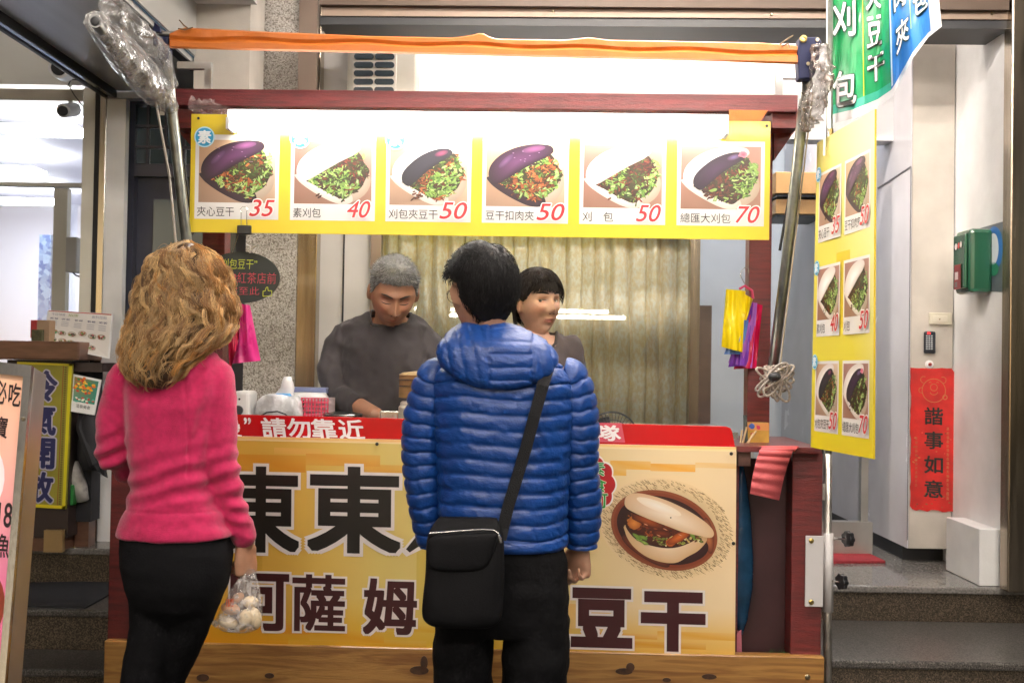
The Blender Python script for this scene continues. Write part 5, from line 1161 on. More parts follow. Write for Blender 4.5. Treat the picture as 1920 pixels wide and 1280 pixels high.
for k in range(4):
    a = k * PI / 2 + .4; u = Vector((math.cos(a), 0, math.sin(a))); w = Vector((-math.sin(a), .3, math.cos(a)))
    MB().prism([c + u * .02 - w * .012, c + u * .08 - w * .02, c + u * .088 + w * .02, c + u * .03 + w * .03], (0, .002, 0)).build('blade', blk, fan_, cart=True)
# card box with sticks at the right end
sb = thing('stick_holder', 'yellow card box with wooden sticks at the right end of the counter', 'box', C2(1425, 838, .2))
cbox(1400, 1442, 792, 834, .185, .03, 'card', mat('yellow_card', (.62, .36, .06), .5, var=.2, scale=20), sb)
pr = Print([PC(1400, 792, .184), PC(1442, 793, .184), PC(1400, 834, .184), PC(1442, 835, .184)], 42, 42, (0, -1, 0), .0008)
pr.rect(0, 0, 42, 14, 'e0a060'); pr.ell(9, 7, 5, 5, '3a60b0', l=2, n=8, jit=.3); pr.ell(12, 20, 5, 3, 'c05030', l=2, n=8, jit=.3); pr.ell(22, 8, 4, 4, 'd04060', l=2, n=8, jit=.3); pr.build('print', sb, cart=True)
for a, b in (((1395, 838), (1418, 808)), ((1392, 834), (1400, 800)), ((1400, 836), (1412, 812)), ((1388, 832), (1391, 806))):
    MB().tube([PC(*a, .15), PC(*b, .16)], .0035, 6).build('stick', mat('stick_wood', (.50, .36, .20), .6), sb, cart=True)
MB().tube([PC(1397, 778, .18), PC(1399, 830, .17)], .007, 8).build('rod', mat('dark_rod', (.05, .06, .055), .5), sb, cart=True)

# ---- fluorescent battens: arcade ceiling (above and behind the camera) and the shop across the street
bat = thing('ceiling_batten', 'twin fluorescent batten on the arcade ceiling above the customers', 'ceiling light', (-1.2, 1.0, 3.30), 'arcade ceiling battens')
bx(-1.85, -.55, .92, 1.08, 3.31, 3.368).build('housing', M('white'), bat)
EA = emis('arcade_tube', 'fff4e8', 68)
for yy in (.96, 1.04): MB().tube([(-1.83, yy, 3.285), (-.57, yy, 3.285)], .018, 10).build('tube', EA, bat)
copy_thing(bat, (1.2, 1.0, 3.30), 'twin fluorescent batten on the arcade ceiling, right of centre')
copy_thing(bat, (-1.3, -1.2, 3.30), 'twin fluorescent batten on the arcade ceiling behind the camera at left')
copy_thing(bat, (1.3, -1.2, 3.30), 'twin fluorescent batten on the arcade ceiling behind the camera at right')
copy_thing(bat, (1.5, 2.9, 3.30), 'twin fluorescent batten on the arcade ceiling in front of the right entrance')
copy_thing(bat, (.3, 3.3, 3.30), 'twin fluorescent batten on the arcade ceiling above the stall')
copy_thing(bat, (.5, 4.6, 3.30), 'twin fluorescent batten added above the shop window to brighten wall and curtain')  # extra unseen batten added to brighten the upper wall and curtain
YR = -14.0
for i, (xa, xb, py_) in enumerate(((778, 1140, 583), (792, 1172, 594))):
    # mirror image of a lamp on the far side of the street in the window glass at Y = 5.1
    Yv = 10.2 - YR; a, b = P(xa, py_ - 4 + 0, Yv), P(xb, py_ + 1, Yv); zc = (a.z + b.z) / 2
    bx(a.x, b.x, YR - .1, YR + .02, zc - .035, zc + .035).build('street_lamp_strip', emis('street_strip', 'fff4e0', 42), label='long lit strip of the shop across the street, %s one' % ('upper', 'lower')[i], cat='strip light')

# ================================================================== PEOPLE
def g2(x, z, x0, z0, sx, sz): return math.exp(-((x - x0) / sx) ** 2 - ((z - z0) / sz) ** 2)
def head_pt(d, off=0, fem=False):
    x, y, z = d; e = .94
    x, y, z = [math.copysign(abs(a) ** e, a) for a in (x, y, z)]
    p = [(.0745 if fem else .078) * x, .097 * y, .118 * z]
    t = max(0, -z)
    p[0] *= 1 - (.40 if fem else .27) * t ** 1.4
    if y < 0: p[1] *= 1 - .42 * t ** 1.3
    else: p[1] *= 1 - .06 * t
    if z > 0: p[0] *= 1 + .05 * z * (1 - z); p[1] *= (1.05 if y < 0 else 1)
    if y > .15:
        X_, Z_ = p[0], p[2]; k = min(1, (y - .15) * 2.2)
        f = .020 * g2(X_, Z_, 0, -.024, .011, .014) + .012 * g2(X_, Z_, 0, -.004, .0075, .024) + .007 * (g2(X_, Z_, .014, -.031, .007, .008) + g2(X_, Z_, -.014, -.031, .007, .008))
        f -= .0125 * (g2(X_, Z_, .031, .012, .016, .011) + g2(X_, Z_, -.031, .012, .016, .011))
        f += .006 * g2(X_, Z_, 0, .034, .045, .009) + .006 * (g2(X_, Z_, .037, -.016, .018, .02) + g2(X_, Z_, -.037, -.016, .018, .02))
        f += .0085 * g2(X_, Z_, 0, -.0565, .018, .0052) + .008 * g2(X_, Z_, 0, -.0675, .015, .0055) - .006 * g2(X_, Z_, 0, -.0622, .022, .0022)
        f -= .003 * g2(X_, Z_, 0, -.08, .02, .006); f += .008 * g2(X_, Z_, 0, -.098, .02, .013)
        f -= .003 * (g2(X_, Z_, .030, -.045, .006, .016) + g2(X_, Z_, -.030, -.045, .006, .016))
        if fem: f -= .35 * (.020 * g2(X_, Z_, 0, -.024, .011, .014) + .007 * (g2(X_, Z_, .014, -.031, .007, .008) + g2(X_, Z_, -.014, -.031, .007, .008))) + .3 * .006 * g2(X_, Z_, 0, .034, .045, .009)
        p[1] += f * k * 1.45
    v = Vector(p)
    return v + Vector(d).normalized() * off
class Head:
    def __init__(s, C, yaw, pitch, roll=0, sc=1, fem=False):
        # yaw 0 faces the camera (-Y); positive turns the face towards image right
        s.C = Vector(C); s.s = sc; s.fem = fem
        s.R = Matrix.Rotation(PI + yaw, 3, 'Z') @ Matrix.Rotation(-pitch, 3, 'X') @ Matrix.Rotation(roll, 3, 'Y')
        s.Ri = s.R.inverted()
    def w(s, v): return s.C + s.R @ (Vector(v) * s.s)
    def l(s, p): return s.Ri @ (Vector(p) - s.C) / s.s
    def on(s, x, z, off=0):   # point on the face at local x, z
        lo, hi = 0, 1.5
        for _ in range(22):   # search direction whose surface point matches x, z
            break
        dx, dz = x / .078, z / .118
        for _ in range(14):
            dy = math.sqrt(max(.02, 1 - min(.98, dx * dx + dz * dz))); q = head_pt((dx, dy, dz), 0, s.fem)
            dx += (x - q.x) / .078; dz += (z - q.z) / .118
        q = head_pt((dx, math.sqrt(max(.02, 1 - min(.98, dx * dx + dz * dz))), dz), 0, s.fem)
        return s.w((q.x, q.y + off, q.z))
    def mesh(s, mb, nu=72, nv=60):
        vs = []
        for i in range(nv + 1):
            th = PI * (i + .3) / (nv + .6)
            for j in range(nu):
                a = 2 * PI * j / nu
                vs.append(s.w(head_pt((math.sin(th) * math.cos(a), math.sin(th) * math.sin(a), math.cos(th)), 0, s.fem)))
        fs = [(i * nu + j, (i + 1) * nu + j, (i + 1) * nu + (j + 1) % nu, i * nu + (j + 1) % nu) for i in range(nv) for j in range(nu)]
        fs += [tuple(range(nu)), tuple(nv * nu + j for j in range(nu))[::-1]]
        mb.add(vs, fs)
        for sx in (1, -1):   # ears
            c = s.w((sx * .079, -.004, -.004)); Rm = s.R @ Matrix.Rotation(sx * R(-24), 3, 'Z') @ Matrix.Rotation(R(-10), 3, 'X')
            mb.ball(c, (.0075 * s.s, .019 * s.s, .032 * s.s), 18, 12, Rm)
            ring = [c + Rm @ Vector((sx * .005, .016 * math.cos(t), .029 * math.sin(t) + .001)) * s.s for t in [R(a) for a in range(-60, 235, 20)]]
            mb.tube(ring, .0036, 7, round_=True)
    def neck(s, mb, base, rb=.058, r0=.052, k_=1.1):
        top = s.w((0, -.030, -.045)); base = Vector(base)
        mb.tube([top, top.lerp(base, .5), base, base + Vector((0, 0, -.08))], [r0, r0, rb, rb * k_], 24, round_=True)
def hand(mb, wrist, d, n, s_, size=1.0, curl=(.5, .6, .5), spread=.0, thumb=.3, hold=0):
    """wrist point, d: direction of fingers, n: palm normal (fingers curl towards it), s_: thumb side"""
    d, n = Vector(d).normalized(), Vector(n); n = (n - d * d.dot(n)).normalized(); s_ = d.cross(n) * (1 if d.cross(n).dot(Vector(s_)) > 0 else -1)
    w = Vector(wrist); k = size
    rings = []
    for t, hw, ht in ((-.02, .027, .021), (.0, .027, .020), (.03, .034, .018), (.06, .040, .016), (.085, .041, .013), (.094, .036, .010)):
        rings.append((w + d * t * k + n * (.004 * k), s_ * hw * k, n * ht * k))
    mb.loft(rings, 20, 2.4)
    for i in range(4):
        L_ = ((.040, .026, .021), (.045, .029, .022), (.042, .027, .021), (.033, .020, .018))[i]
        b = w + d * (.085 - .004 * abs(i - 1)) * k + s_ * (.030 - .0195 * i) * k; a = 0; pts = [b - d * .02 * k, b]; q = b
        fd0 = (d + s_ * spread * (1.5 - i)).normalized()
        for j in range(3):
            a += curl[j] * (1 + .06 * i); fd = (fd0 * math.cos(a) + n * math.sin(a)); q = q + fd * L_[j] * k; pts.append(q)
        r_ = (.0086, .0088, .0084, .0074)[i] * k
        mb.tube(pts, [r_ * 1.05, r_ * 1.08, r_, r_ * .93, r_ * .78], 12, round_=True)
    b = w + d * .022 * k + s_ * .022 * k; t1 = (d * .75 + s_ * .62 + n * (.25 + thumb)).normalized(); t2 = (d * .9 + s_ * (.1 - thumb * .5) + n * (.35 + thumb)).normalized()
    mb.tube([b, b + t1 * .045 * k, b + t1 * .045 * k + t2 * .032 * k, b + t1 * .045 * k + t2 * .032 * k + (t2 - s_ * .25).normalized() * .026 * k], [.0145 * k, .0115 * k, .0100 * k, .0080 * k], 12, round_=True)
def rings_px(tab, Y, dY=0):
    """tab rows: py, xl, xr, half depth (m), [y offset]"""
    out = []
    for row in tab:
        py, xl, xr, dp = row[:4]; o = row[4] if len(row) > 4 else 0
        c = P((xl + xr) / 2, py, Y + o + dY); hw = (P(xr, py, Y).x - P(xl, py, Y).x) / 2
        out.append((c, Vector((hw, 0, 0)), Vector((0, dp, 0))))
    return out
def spl(pts, n):   # catmull-rom through rows (lists of floats)
    out = []; k = len(pts)
    for i in range(n + 1):
        t = i / n * (k - 1); j = min(int(t), k - 2); f = t - j
        p0, p1, p2, p3 = pts[max(j - 1, 0)], pts[j], pts[j + 1], pts[min(j + 2, k - 1)]
        out.append([.5 * ((2 * b) + (c - a) * f + (2 * a - 5 * b + 4 * c - d) * f * f + (3 * b - a - 3 * c + d) * f ** 3) for a, b, c, d in zip(p0, p1, p2, p3)])
    return out
def skin_mat(nm, col, rough=.48):
    m = mat(nm, (1, 1, 1), rough, attr='Col', var=.10, scale=45, bump=.12, bscale=350); b = m.node_tree.nodes['Principled BSDF']
    b.inputs['Subsurface Weight'].default_value = .12; b.inputs['Subsurface Radius'].default_value = (.012, .005, .003); b.inputs['Subsurface Scale'].default_value = .5
    return m
def person_body(mb, head, base, parent, stubble=0, voxel=.0045, disp=None):
    o = remesh(mb, voxel, 1); fin(o, disp); A = [np.array(o.v[f[0]]) for f in o.f]
    for p in A:
        l = head.l(p); c = list(base)
        if l.y > .02 and abs(l.x) < .09 and abs(l.z) < .14:
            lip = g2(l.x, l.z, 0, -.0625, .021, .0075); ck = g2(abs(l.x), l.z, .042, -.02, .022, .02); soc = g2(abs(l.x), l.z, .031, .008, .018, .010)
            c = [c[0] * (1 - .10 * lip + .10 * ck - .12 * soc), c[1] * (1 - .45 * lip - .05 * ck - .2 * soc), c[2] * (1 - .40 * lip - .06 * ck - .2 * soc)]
            if stubble:
                sb = max(g2(l.x, l.z, 0, -.075, .045, .022) * (1 - lip), .0) * stubble; c = [v * (1 - .55 * sb) for v in c]
        o.c.append(tuple(c))
    return o
def strands(name, parent, m, roots, r0=.0011, segs=5, col=None, sides=3):
    """roots: list of polylines (points) with colour"""
    V = []; Fc = []; C = []
    for pts, cc in roots:
        k = len(pts); n0 = len(V)
        for i, p in enumerate(pts):
            t = (pts[min(i + 1, k - 1)] - pts[max(i - 1, 0)]); t = t.normalized() if t.length > 1e-7 else Vector((0, 0, 1))
            u = t.cross(Vector((.3, -1, .2))).normalized(); w = t.cross(u); r_ = r0 * (1 - .75 * (i / (k - 1)) ** 2)
            for j in range(sides): a = 2 * PI * j / sides; V.append(tuple(p + u * (r_ * math.cos(a)) + w * (r_ * math.sin(a))))
        for i in range(k - 1):
            for j in range(sides):
                Fc.append((n0 + i * sides + j, n0 + i * sides + (j + 1) % sides, n0 + (i + 1) * sides + (j + 1) % sides, n0 + (i + 1) * sides + j)); C.append(cc)
    mb = MB(); mb.v = V; mb.f = Fc; mb.c = C
    return mb.build(name, m, parent, smooth=True, kind='stuff')
def hairline(az, tab): return lerp(tab, az)
def hair_cap(H, tab, offs, seed=0, nu=90, nv=60):
    mb = MB(); idx = {}
    def key(i, j):
        j %= nu
        if (i, j) not in idx:
            th = PI * (i + .3) / (nv + .6); a = 2 * PI * j / nu; d = Vector((math.sin(th) * math.cos(a), math.sin(th) * math.sin(a), math.cos(th)))
            az = math.degrees(abs(math.atan2(d.x, d.y))); h = lerp(tab, az); k = max(0, min(1, (d.z - h) * 7))
            off = offs(d) * k + .001 - (.006 if d.z < h else 0)
            idx[(i, j)] = (len(mb.v), d.z > h - .06); mb.v.append(tuple(H.w(head_pt(tuple(d), off + .003 * nz(d, 9, seed) * k, H.fem))))
        return idx[(i, j)]
    for i in range(nv):
        for j in range(nu):
            q = [key(i, j), key(i + 1, j), key(i + 1, j + 1), key(i, j + 1)]
            if any(b for _, b in q): mb.f.append(tuple(a for a, _ in q))
    top = [key(0, j)[0] for j in range(nu)]; mb.f.append(tuple(top))
    return mb

# ---------------------------------------------------------------- customer in the blue down jacket
pm = thing('person', 'customer seen from behind in a quilted blue hooded jacket with a black shoulder bag', 'person', (P(950, 640, 3.1).x, 3.1, 0))
YM = 3.10
Hm = Head(P(902, 552, YM - .01), PI + R(28), R(6), 0, 1.02)
mb = MB(); Hm.mesh(mb); Hm.neck(mb, P(912, 655, YM), .062, .057)
tors = [(655, 860, 970, .06), (690, 835, 1050, .085), (720, 825, 1065, .10), (800, 830, 1060, .105), (900, 838, 1052, .10), (1000, 845, 1045, .11), (1100, 840, 1055, .12), (1165, 838, 1056, .10)]
mb.loft(rings_px(tors, YM), 28, 2.3)
armL = [(815, 715, YM), (797, 790, YM + .01), (793, 860, YM + .02), (800, 940, YM + .03), (812, 1018, YM + .06)]
armR = [(1070, 715, YM), (1083, 790, YM + .01), (1083, 870, YM + .03), (1092, 950, YM + .05), (1090, 1022, YM + .07)]
for arm in (armL, armR): mb.tube([P(*a) for a in arm], [.048, .045, .040, .036, .028], 16, round_=True)
legs_m = ([(882, 1130, YM), (868, 1230, YM), (866, 1330, YM + .01), (866, 1450, YM + .02), (868, 1552, YM + .03)], [(1006, 1130, YM), (1004, 1230, YM), (1000, 1330, YM + .01), (1000, 1450, YM + .02), (1000, 1552, YM + .03)])
for lg in legs_m: mb.tube([P(*a) for a in lg], [.070, .064, .055, .050, .040], 18, round_=True)
hw_ = P(1089, 1018, YM + .07)
hand(mb, hw_, (-.03, .05, -1), (-.62, -.78, 0), (-.8, .6, 0), 1.04, curl=(.95, .95, .7), thumb=.25)
hand(mb, P(812, 1015, YM + .08), (0, .12, -1), (1, 0, 0), (0, 1, 0), 1.0, curl=(.5, .6, .4))
SK = (.40, .22, .145)
ob_ = person_body(mb, Hm, SK, pm); ob_.build('body', skin_mat('skin', SK), pm, smooth=True)
# jacket
jac = mat('blue_nylon', (.005, .040, .195), .36, var=.10, scale=5, bump=.16, bscale=110, stretch=(1.2, 1.2, 2.0), spec=.4)
def quilt(s_, pitch): return abs(math.sin(PI * s_ / pitch)) ** .42
def puffer(rows, Y, n, around, e, pitch, amp, wr, seed, seam=None):
    S = spl([list(r_[:4]) + [r_[4] if len(r_) > 4 else 0] for r_ in rows], n); rings = rings_px(S, Y)
    mb = MB(); s_ = 0; vs = []
    for i, (c, U, V) in enumerate(rings):
        if i: s_ += (rings[i][0] - rings[i - 1][0]).length
        for j in range(around):
            a = 2 * PI * j / around; ca, sa = math.cos(a), math.sin(a)
            p = c + U * math.copysign(abs(ca) ** (2 / e), ca) + V * math.copysign(abs(sa) ** (2 / e), sa)
            nn = (U.normalized() * ca * V.length + V.normalized() * sa * U.length).normalized()
            w = s_ + .006 * nz((a * 2, s_ * 3, seed), 1) + .004 * math.sin(a * 3 + seed); q = quilt(w, pitch)
            wrk = nz((p.x * 26 + p.z * 22, p.z * 34 - p.x * 12, p.y * 20), 1, seed) + .5 * nz((p.x * 60 + p.z * 40, p.z * 70, p.y * 50), 1, seed + 4)
            sd_ = abs((w / pitch + .5) % 1 - .5) * pitch; d = amp * q + wr * abs(wrk) * (1.25 - .6 * q) - .0035 * math.exp(-(sd_ / .0028) ** 2)
            if seam: d -= seam(j / around, p)
            vs.append(p + nn * d)
    k = len(rings); mb.v = [tuple(v) for v in vs]
    mb.f = [(i * around + j, i * around + (j + 1) % around, (i + 1) * around + (j + 1) % around, (i + 1) * around + j) for i in range(k - 1) for j in range(around)]
    mb.f += [tuple(range(around))[::-1], tuple((k - 1) * around + j for j in range(around))]
    return mb
def puff_arm(path, rad, n, around, pitch, amp, wr, seed):
    S = spl([list(P(*a)) + [r_] for a, r_ in zip(path, rad)], n); mb = MB(); pts = [Vector(r_[:3]) for r_ in S]; ss = [0]
    for i in range(1, len(pts)): ss.append(ss[-1] + (pts[i] - pts[i - 1]).length)
    mb.tube(pts, [r_[3] for r_ in S], around)
    for i, c in enumerate(pts):
        for j in range(around):
            v = Vector(mb.v[i * around + j]); nn = (v - c).normalized(); w = ss[i] + .005 * nz((nn.x * 2, nn.y * 2, ss[i] * 5), 1, seed); q = quilt(w, pitch)
            wrk = nz((v.x * 30, v.z * 30 + v.x * 14, v.y * 30), 1, seed); sd_ = abs((w / pitch + .5) % 1 - .5) * pitch; mb.v[i * around + j] = tuple(v + nn * (amp * q + wr * abs(wrk) - .0035 * math.exp(-(sd_ / .0028) ** 2)))
    return mb
jrows = [(610, 866, 972, .060), (630, 860, 978, .064), (650, 860, 982, .068), (664, 850, 1004, .078), (680, 832, 1044, .095), (700, 818, 1066, .112), (725, 812, 1074, .122), (790, 816, 1070, .130), (870, 824, 1064, .128), (950, 826, 1060, .128), (1000, 830, 1060, .132), (1016, 832, 1060, .133), (1023, 838, 1055, .128)]
JK = puffer(jrows, YM, 240, 320, 2.3, .0435, .0082, .0058, 2).build('jacket', jac, pm, smooth=True)
rL, rR = [.050, .058, .056, .050, .039], [.050, .058, .056, .050, .040]
aL = [(832, 700, YM)] + armL; aR = [(1052, 700, YM)] + armR
puff_arm(aL, [.042, .053, .058, .056, .050, .040], 170, 110, .040, .0062, .0045, 5).build('sleeve', jac, JK, smooth=True)
puff_arm(aR, [.042, .053, .058, .056, .052, .042], 170, 110, .040, .0062, .0045, 9).build('sleeve', jac, JK, smooth=True)
# hood lying on the back
hd = spl([[604, 878, 945, .022, -.03], [611, 858, 972, .045, -.038], [626, 842, 1003, .060, -.05], [648, 828, 1030, .062, -.078], [674, 826, 1040, .052, -.098], [700, 846, 1026, .040, -.112], [719, 878, 994, .028, -.120], [729, 905, 965, .014, -.124]], 90)
mb = MB(); ar = 150; vs = []
for i, (c, U, V) in enumerate(rings_px(hd, YM)):
    z = c.z
    for j in range(ar):
        a = 2 * PI * j / ar; ca, sa = math.cos(a), math.sin(a); p = c + U * ca + V * math.copysign(abs(sa) ** .85, sa)
        nn = (U.normalized() * ca * V.length + V.normalized() * sa * U.length).normalized(); u = (p.x - c.x) / .16
        mid = abs(p.x - P(958, 660, YM).x - 0.0) < .060; d = 0
        if mid: d = .007 * quilt((z - 1.2) + .004 * nz(p, 14, 3), .036)
        else: d = .006 * quilt((p.x * (1.4 if p.x > c.x else 1.4) + z * .35) + .002, .05)
        d -= .006 * math.exp(-((abs(p.x - P(958, 660, YM).x) - .060) / .004) ** 2)
        d += .0035 * abs(nz((p.x * 40, p.z * 55 + p.x * 20, p.y * 20), 1, 6)); vs.append(p + nn * d)
mb.v = [tuple(v) for v in vs]; k = len(hd)
mb.f = [(i * ar + j, i * ar + (j + 1) % ar, (i + 1) * ar + (j + 1) % ar, (i + 1) * ar + j) for i in range(k - 1) for j in range(ar)] + [tuple(range(ar))[::-1], tuple((k - 1) * ar + j for j in range(ar))]
mb.build('hood', jac, JK, smooth=True)
# trousers, shoes
blackc = mat('black_cotton', (.006, .006, .007), .85, var=.3, scale=12, bump=.4, bscale=60, spec=.12)
mb = MB(); mb.loft(rings_px([(1000, 845, 1050, .118), (1040, 828, 1062, .128), (1100, 824, 1066, .130), (1150, 822, 1066, .118), (1185, 826, 1062, .095)], YM), 36, 2.5)
for lg, c0 in zip(([(872, 1150, YM), (868, 1230, YM), (866, 1330, YM + .01), (866, 1450, YM + .02), (868, 1562, YM + .03)], [(1010, 1150, YM), (1004, 1230, YM), (1000, 1330, YM + .01), (1000, 1450, YM + .02), (1000, 1562, YM + .03)]), (0, 1)):
    k_ = .010 * c0; mb.tube([P(*a) for a in lg], [(.086 + k_, .1), (.088 + k_, .095), (.085 + k_, .088), (.078, .08), (.070, .072)], 28, flat=(1, 0, 0))
o = remesh(mb, .008, 4); fin(o, lambda p, n: .006 * nz((p.x * 8, p.y * 8, p.z * 16), 1, 4) + .003 * nz(p, 30, 2)); o.build('trousers', blackc, pm, smooth=True)
def shoe(c, ang, nm, par, m):
    Rz = Matrix.Rotation(ang, 3, 'Z'); c = Vector(c); rg = []
    for t, w, h in ((-.06, .028, .03), (-.03, .040, .045), (.05, .046, .038), (.12, .050, .030), (.17, .040, .024), (.195, .02, .015)):
        rg.append((c + Rz @ Vector((0, t, h)), Rz @ Vector((w, 0, 0)), Vector((0, 0, h))))
    MB().loft(rg, 20, 2.6).build(nm, m, par, smooth=True)
shoe_m = mat('dark_shoe', (.02, .02, .022), .5)
for q in ((868, 1562), (1000, 1562)): a = P(*q, YM + .03); shoe((a.x, YM + .02, .002), 0, 'shoe', pm, shoe_m)
# hair
hair_b = mat('black_hair', (1, 1, 1), .62, attr='Col', spec=.14)
tabm = [(0, .5), (50, .42), (66, .34), (84, .26), (100, .16), (114, -.3), (140, -.70), (180, -.84)]
def offm(d): return .013 + .022 * max(0, d.z) ** .9 + .006 * max(0, -d.y) * (1 if d.z > -.3 else .5) - .014 * math.exp(-((d.x - .12) / .13) ** 2) * max(0, d.z - .55) * 2
hc = hair_cap(Hm, tabm, offm, 3); hc.c = [(.008, .0075, .008)] * len(hc.f); hc.build('hair', hair_b, pm, smooth=True)
rnd = random.Random(31)
def scalp(H, tab, offs, n, rnd, up=.0):
    out = []
    while len(out) < n:
        d = Vector((rnd.gauss(0, 1), rnd.gauss(0, 1), rnd.gauss(0, 1))).normalized(); az = math.degrees(abs(math.atan2(d.x, d.y)))
        if d.z > lerp(tab, az) + .03: out.append(d)
    return out
rt = []
for d in scalp(Hm, tabm, offm, 3400, rnd):
    o_ = offm(d); p = Hm.w(head_pt(tuple(d), o_ * .75)); nrm = (Hm.R @ d).normalized()
    comb = Hm.R @ Vector((d.x * .6 - .1, -.55 - .2 * d.z, -.75 if d.z < .75 else -.25)); t = (comb - nrm * comb.dot(nrm)).normalized()
    L_ = .026 * (1.3 if d.z > 0 else .8); b_ = rnd.uniform(.12, .42) if d.z > -.3 else .12
    c = rnd.uniform(.006, .014); pts = [p + t * (L_ * q) + nrm * (L_ * b_ * math.sin(q * 2.4) * .8) + Vector((rnd.gauss(0, .0008), rnd.gauss(0, .0008), rnd.gauss(0, .0008))) for q in (0, .25, .5, .75, 1)]
    rt.append((pts, (c, c * .95, c)))
for k in range(14):  # the loose lock on the crown
    b = P(880 + k * 1.1, 466, YM - .03); rt.append(([b, b + Vector((-.008, 0, .012)), b + Vector((.004, -.004, .016 + k * .0004)), b + Vector((.020, -.004, .012))], (.01, .01, .01)))
strands('hair_strands', pm, hair_b, rt, .00085)
gm = mat('glasses_metal', (.12, .10, .08), .25, .9)
c = Hm.w((.040, .108, .008)); mb = MB(); ex = Hm.R @ Vector((1, -.25, 0)); ez = Hm.R @ Vector((0, 0, 1))
for sx in (1, -1):
    cc = Hm.w((sx * .036, .107, .008)); mb = MB().tube([cc + Hm.R @ Vector((.024 * math.cos(t * PI / 12), -.007 * sx * math.cos(t * PI / 12), .019 * math.sin(t * PI / 12))) for t in range(25)], .0011, 6, caps=False); mb.build('lens_rim', gm, pm)
    MB().tube([Hm.w((sx * .061, .100, .012)), Hm.w((sx * .078, .06, .013)), Hm.w((sx * .082, .01, .016)), Hm.w((sx * .083, -.01, .005))], .0011, 6).build('temple_arm', gm, pm)

# black shoulder bag: worn, but a thing of its own
bag = thing('shoulder_bag', 'black flap shoulder bag with silver zip hanging on the back of the blue jacket', 'bag', P(865, 1175, 2.92))
bmat = mat('black_nylon_bag', (.005, .005, .006), .7, spec=.15, var=.2, scale=20, bump=.15, bscale=300)
YB_ = 2.925
S = spl([[970, 822, 932, .02, .02], [985, 812, 938, .032, .01], [1010, 803, 944, .042, 0], [1060, 798, 946, .048, 0], [1110, 794, 944, .050, 0], [1150, 792, 940, .048, 0], [1166, 800, 932, .040, 0], [1174, 815, 918, .025, 0]], 60)
rg = rings_px(S, YB_); mb = MB().loft(rg, 90, 3.6, disp=lambda i, u, p: .004 * nz(p, 12, 2)); mb.build('pouch', bmat, bag, smooth=True)
fl_ = [(806, 1004), (800, 1020), (797, 1040), (802, 1062), (812, 1069), (840, 1072), (880, 1072), (905, 1069), (918, 1058), (926, 1035), (932, 1010), (936, 1000), (925, 997), (860, 1000)]
mb = MB(); cpt = P(865, 1030, YB_ - .062)
outer = [P(x, y, YB_ - .052) for x, y in fl_]; inner = [P(865 + (x - 865) * .85, 1034 + (y - 1034) * .82, YB_ - .060) for x, y in fl_]; n_ = len(fl_)
back = [p + Vector((0, .012, 0)) for p in outer]
mb.v = [tuple(p) for p in back + outer + inner]; mb.f = [(i, (i + 1) % n_, n_ + (i + 1) % n_, n_ + i) for i in range(n_)] + [(n_ + i, n_ + (i + 1) % n_, 2 * n_ + (i + 1) % n_, 2 * n_ + i) for i in range(n_)] + [tuple(range(2 * n_, 3 * n_))]
o = mb.build('flap', bmat, bag, smooth=True); q = o.modifiers.new('s', 'SUBSURF'); q.levels = 2; q.render_levels = 2
MB().tube([P(x, y, YB_ - .050) for x, y in ((805, 999), (830, 997), (870, 994), (905, 992), (925, 993), (934, 999), (940, 1010))], .0022, 8).build('zip', M('steel'), bag)
MB().tube([P(935, 1003, YB_ - .056), P(939, 1016, YB_ - .058)], [.003, .0045], 8, round_=True).build('zip_pull', M('steel'), bag)
def band_strip(pts, w, th, nm, m, par):
    mb = MB(); k = len(pts)
    for i, (x, y, Y) in enumerate(pts):
        a, b = P(x - w, y - w * .18, Y), P(x + w, y + w * .18, Y)
        mb.v += [tuple(a), tuple(b), tuple(b + Vector((0, th, 0))), tuple(a + Vector((0, th, 0)))]
    mb.f = [(i * 4 + j, i * 4 + (j + 1) % 4, (i + 1) * 4 + (j + 1) % 4, (i + 1) * 4 + j) for i in range(k - 1) for j in range(4)] + [(0, 1, 2, 3), tuple(4 * k - 4 + j for j in range(4))[::-1]]
    return mb.build(nm, m, par)
band_strip([(1034, 668, YM - .04), (1028, 690, YM - .115), (1018, 722, YM - .146), (1002, 780, YM - .155), (986, 840, YM - .155), (968, 900, YM - .155), (954, 945, YM - .158), (943, 990, YM - .165), (938, 1012, YM - .175)], 11, .004, 'strap', mat('strap_black', (.008, .008, .009), .7, spec=.2, bump=.4, bscale=400), bag)

# ---------------------------------------------------------------- woman customer, curly hair, pink fleece
pw = thing('person', 'customer seen from behind with long curly brown hair in a pink fleece and black leggings', 'person', (P(320, 640, 3.0).x, 3.0, 0))
YW = 3.0
Hw = Head(P(352, 552, YW + .03), PI - R(35), R(4), 0, .98, True)
mb = MB(); Hw.mesh(mb); Hw.neck(mb, P(338, 665, YW), .052, .048)
mb.loft(rings_px([(662, 292, 392, .05), (690, 252, 412, .075), (760, 250, 400, .09), (850, 254, 390, .085), (910, 258, 392, .08), (980, 248, 414, .09), (1060, 248, 415, .10), (1110, 258, 404, .085)], YW), 28, 2.3)
wl_ = [(240, 712, YW), (214, 790, YW - .01), (210, 852, YW + .0), (244, 880, YW + .10), (282, 885, YW + .17)]
wr_ = [(402, 706, YW), (410, 790, YW), (413, 872, YW), (436, 950, YW + .02), (462, 1016, YW + .05)]
mb.tube([P(*a) for a in wl_], [.042, .038, .034, .028, .024], 16, round_=True); mb.tube([P(*a) for a in wr_], [.042, .038, .034, .028, .023], 16, round_=True)
lw = ([(292, 1110, YW), (288, 1180, YW), (266, 1270, YW + .0), (256, 1400, YW), (256, 1548, YW)], [(370, 1110, YW), (342, 1190, YW + .03), (306, 1280, YW + .08), (300, 1400, YW + .12), (300, 1530, YW + .14)])
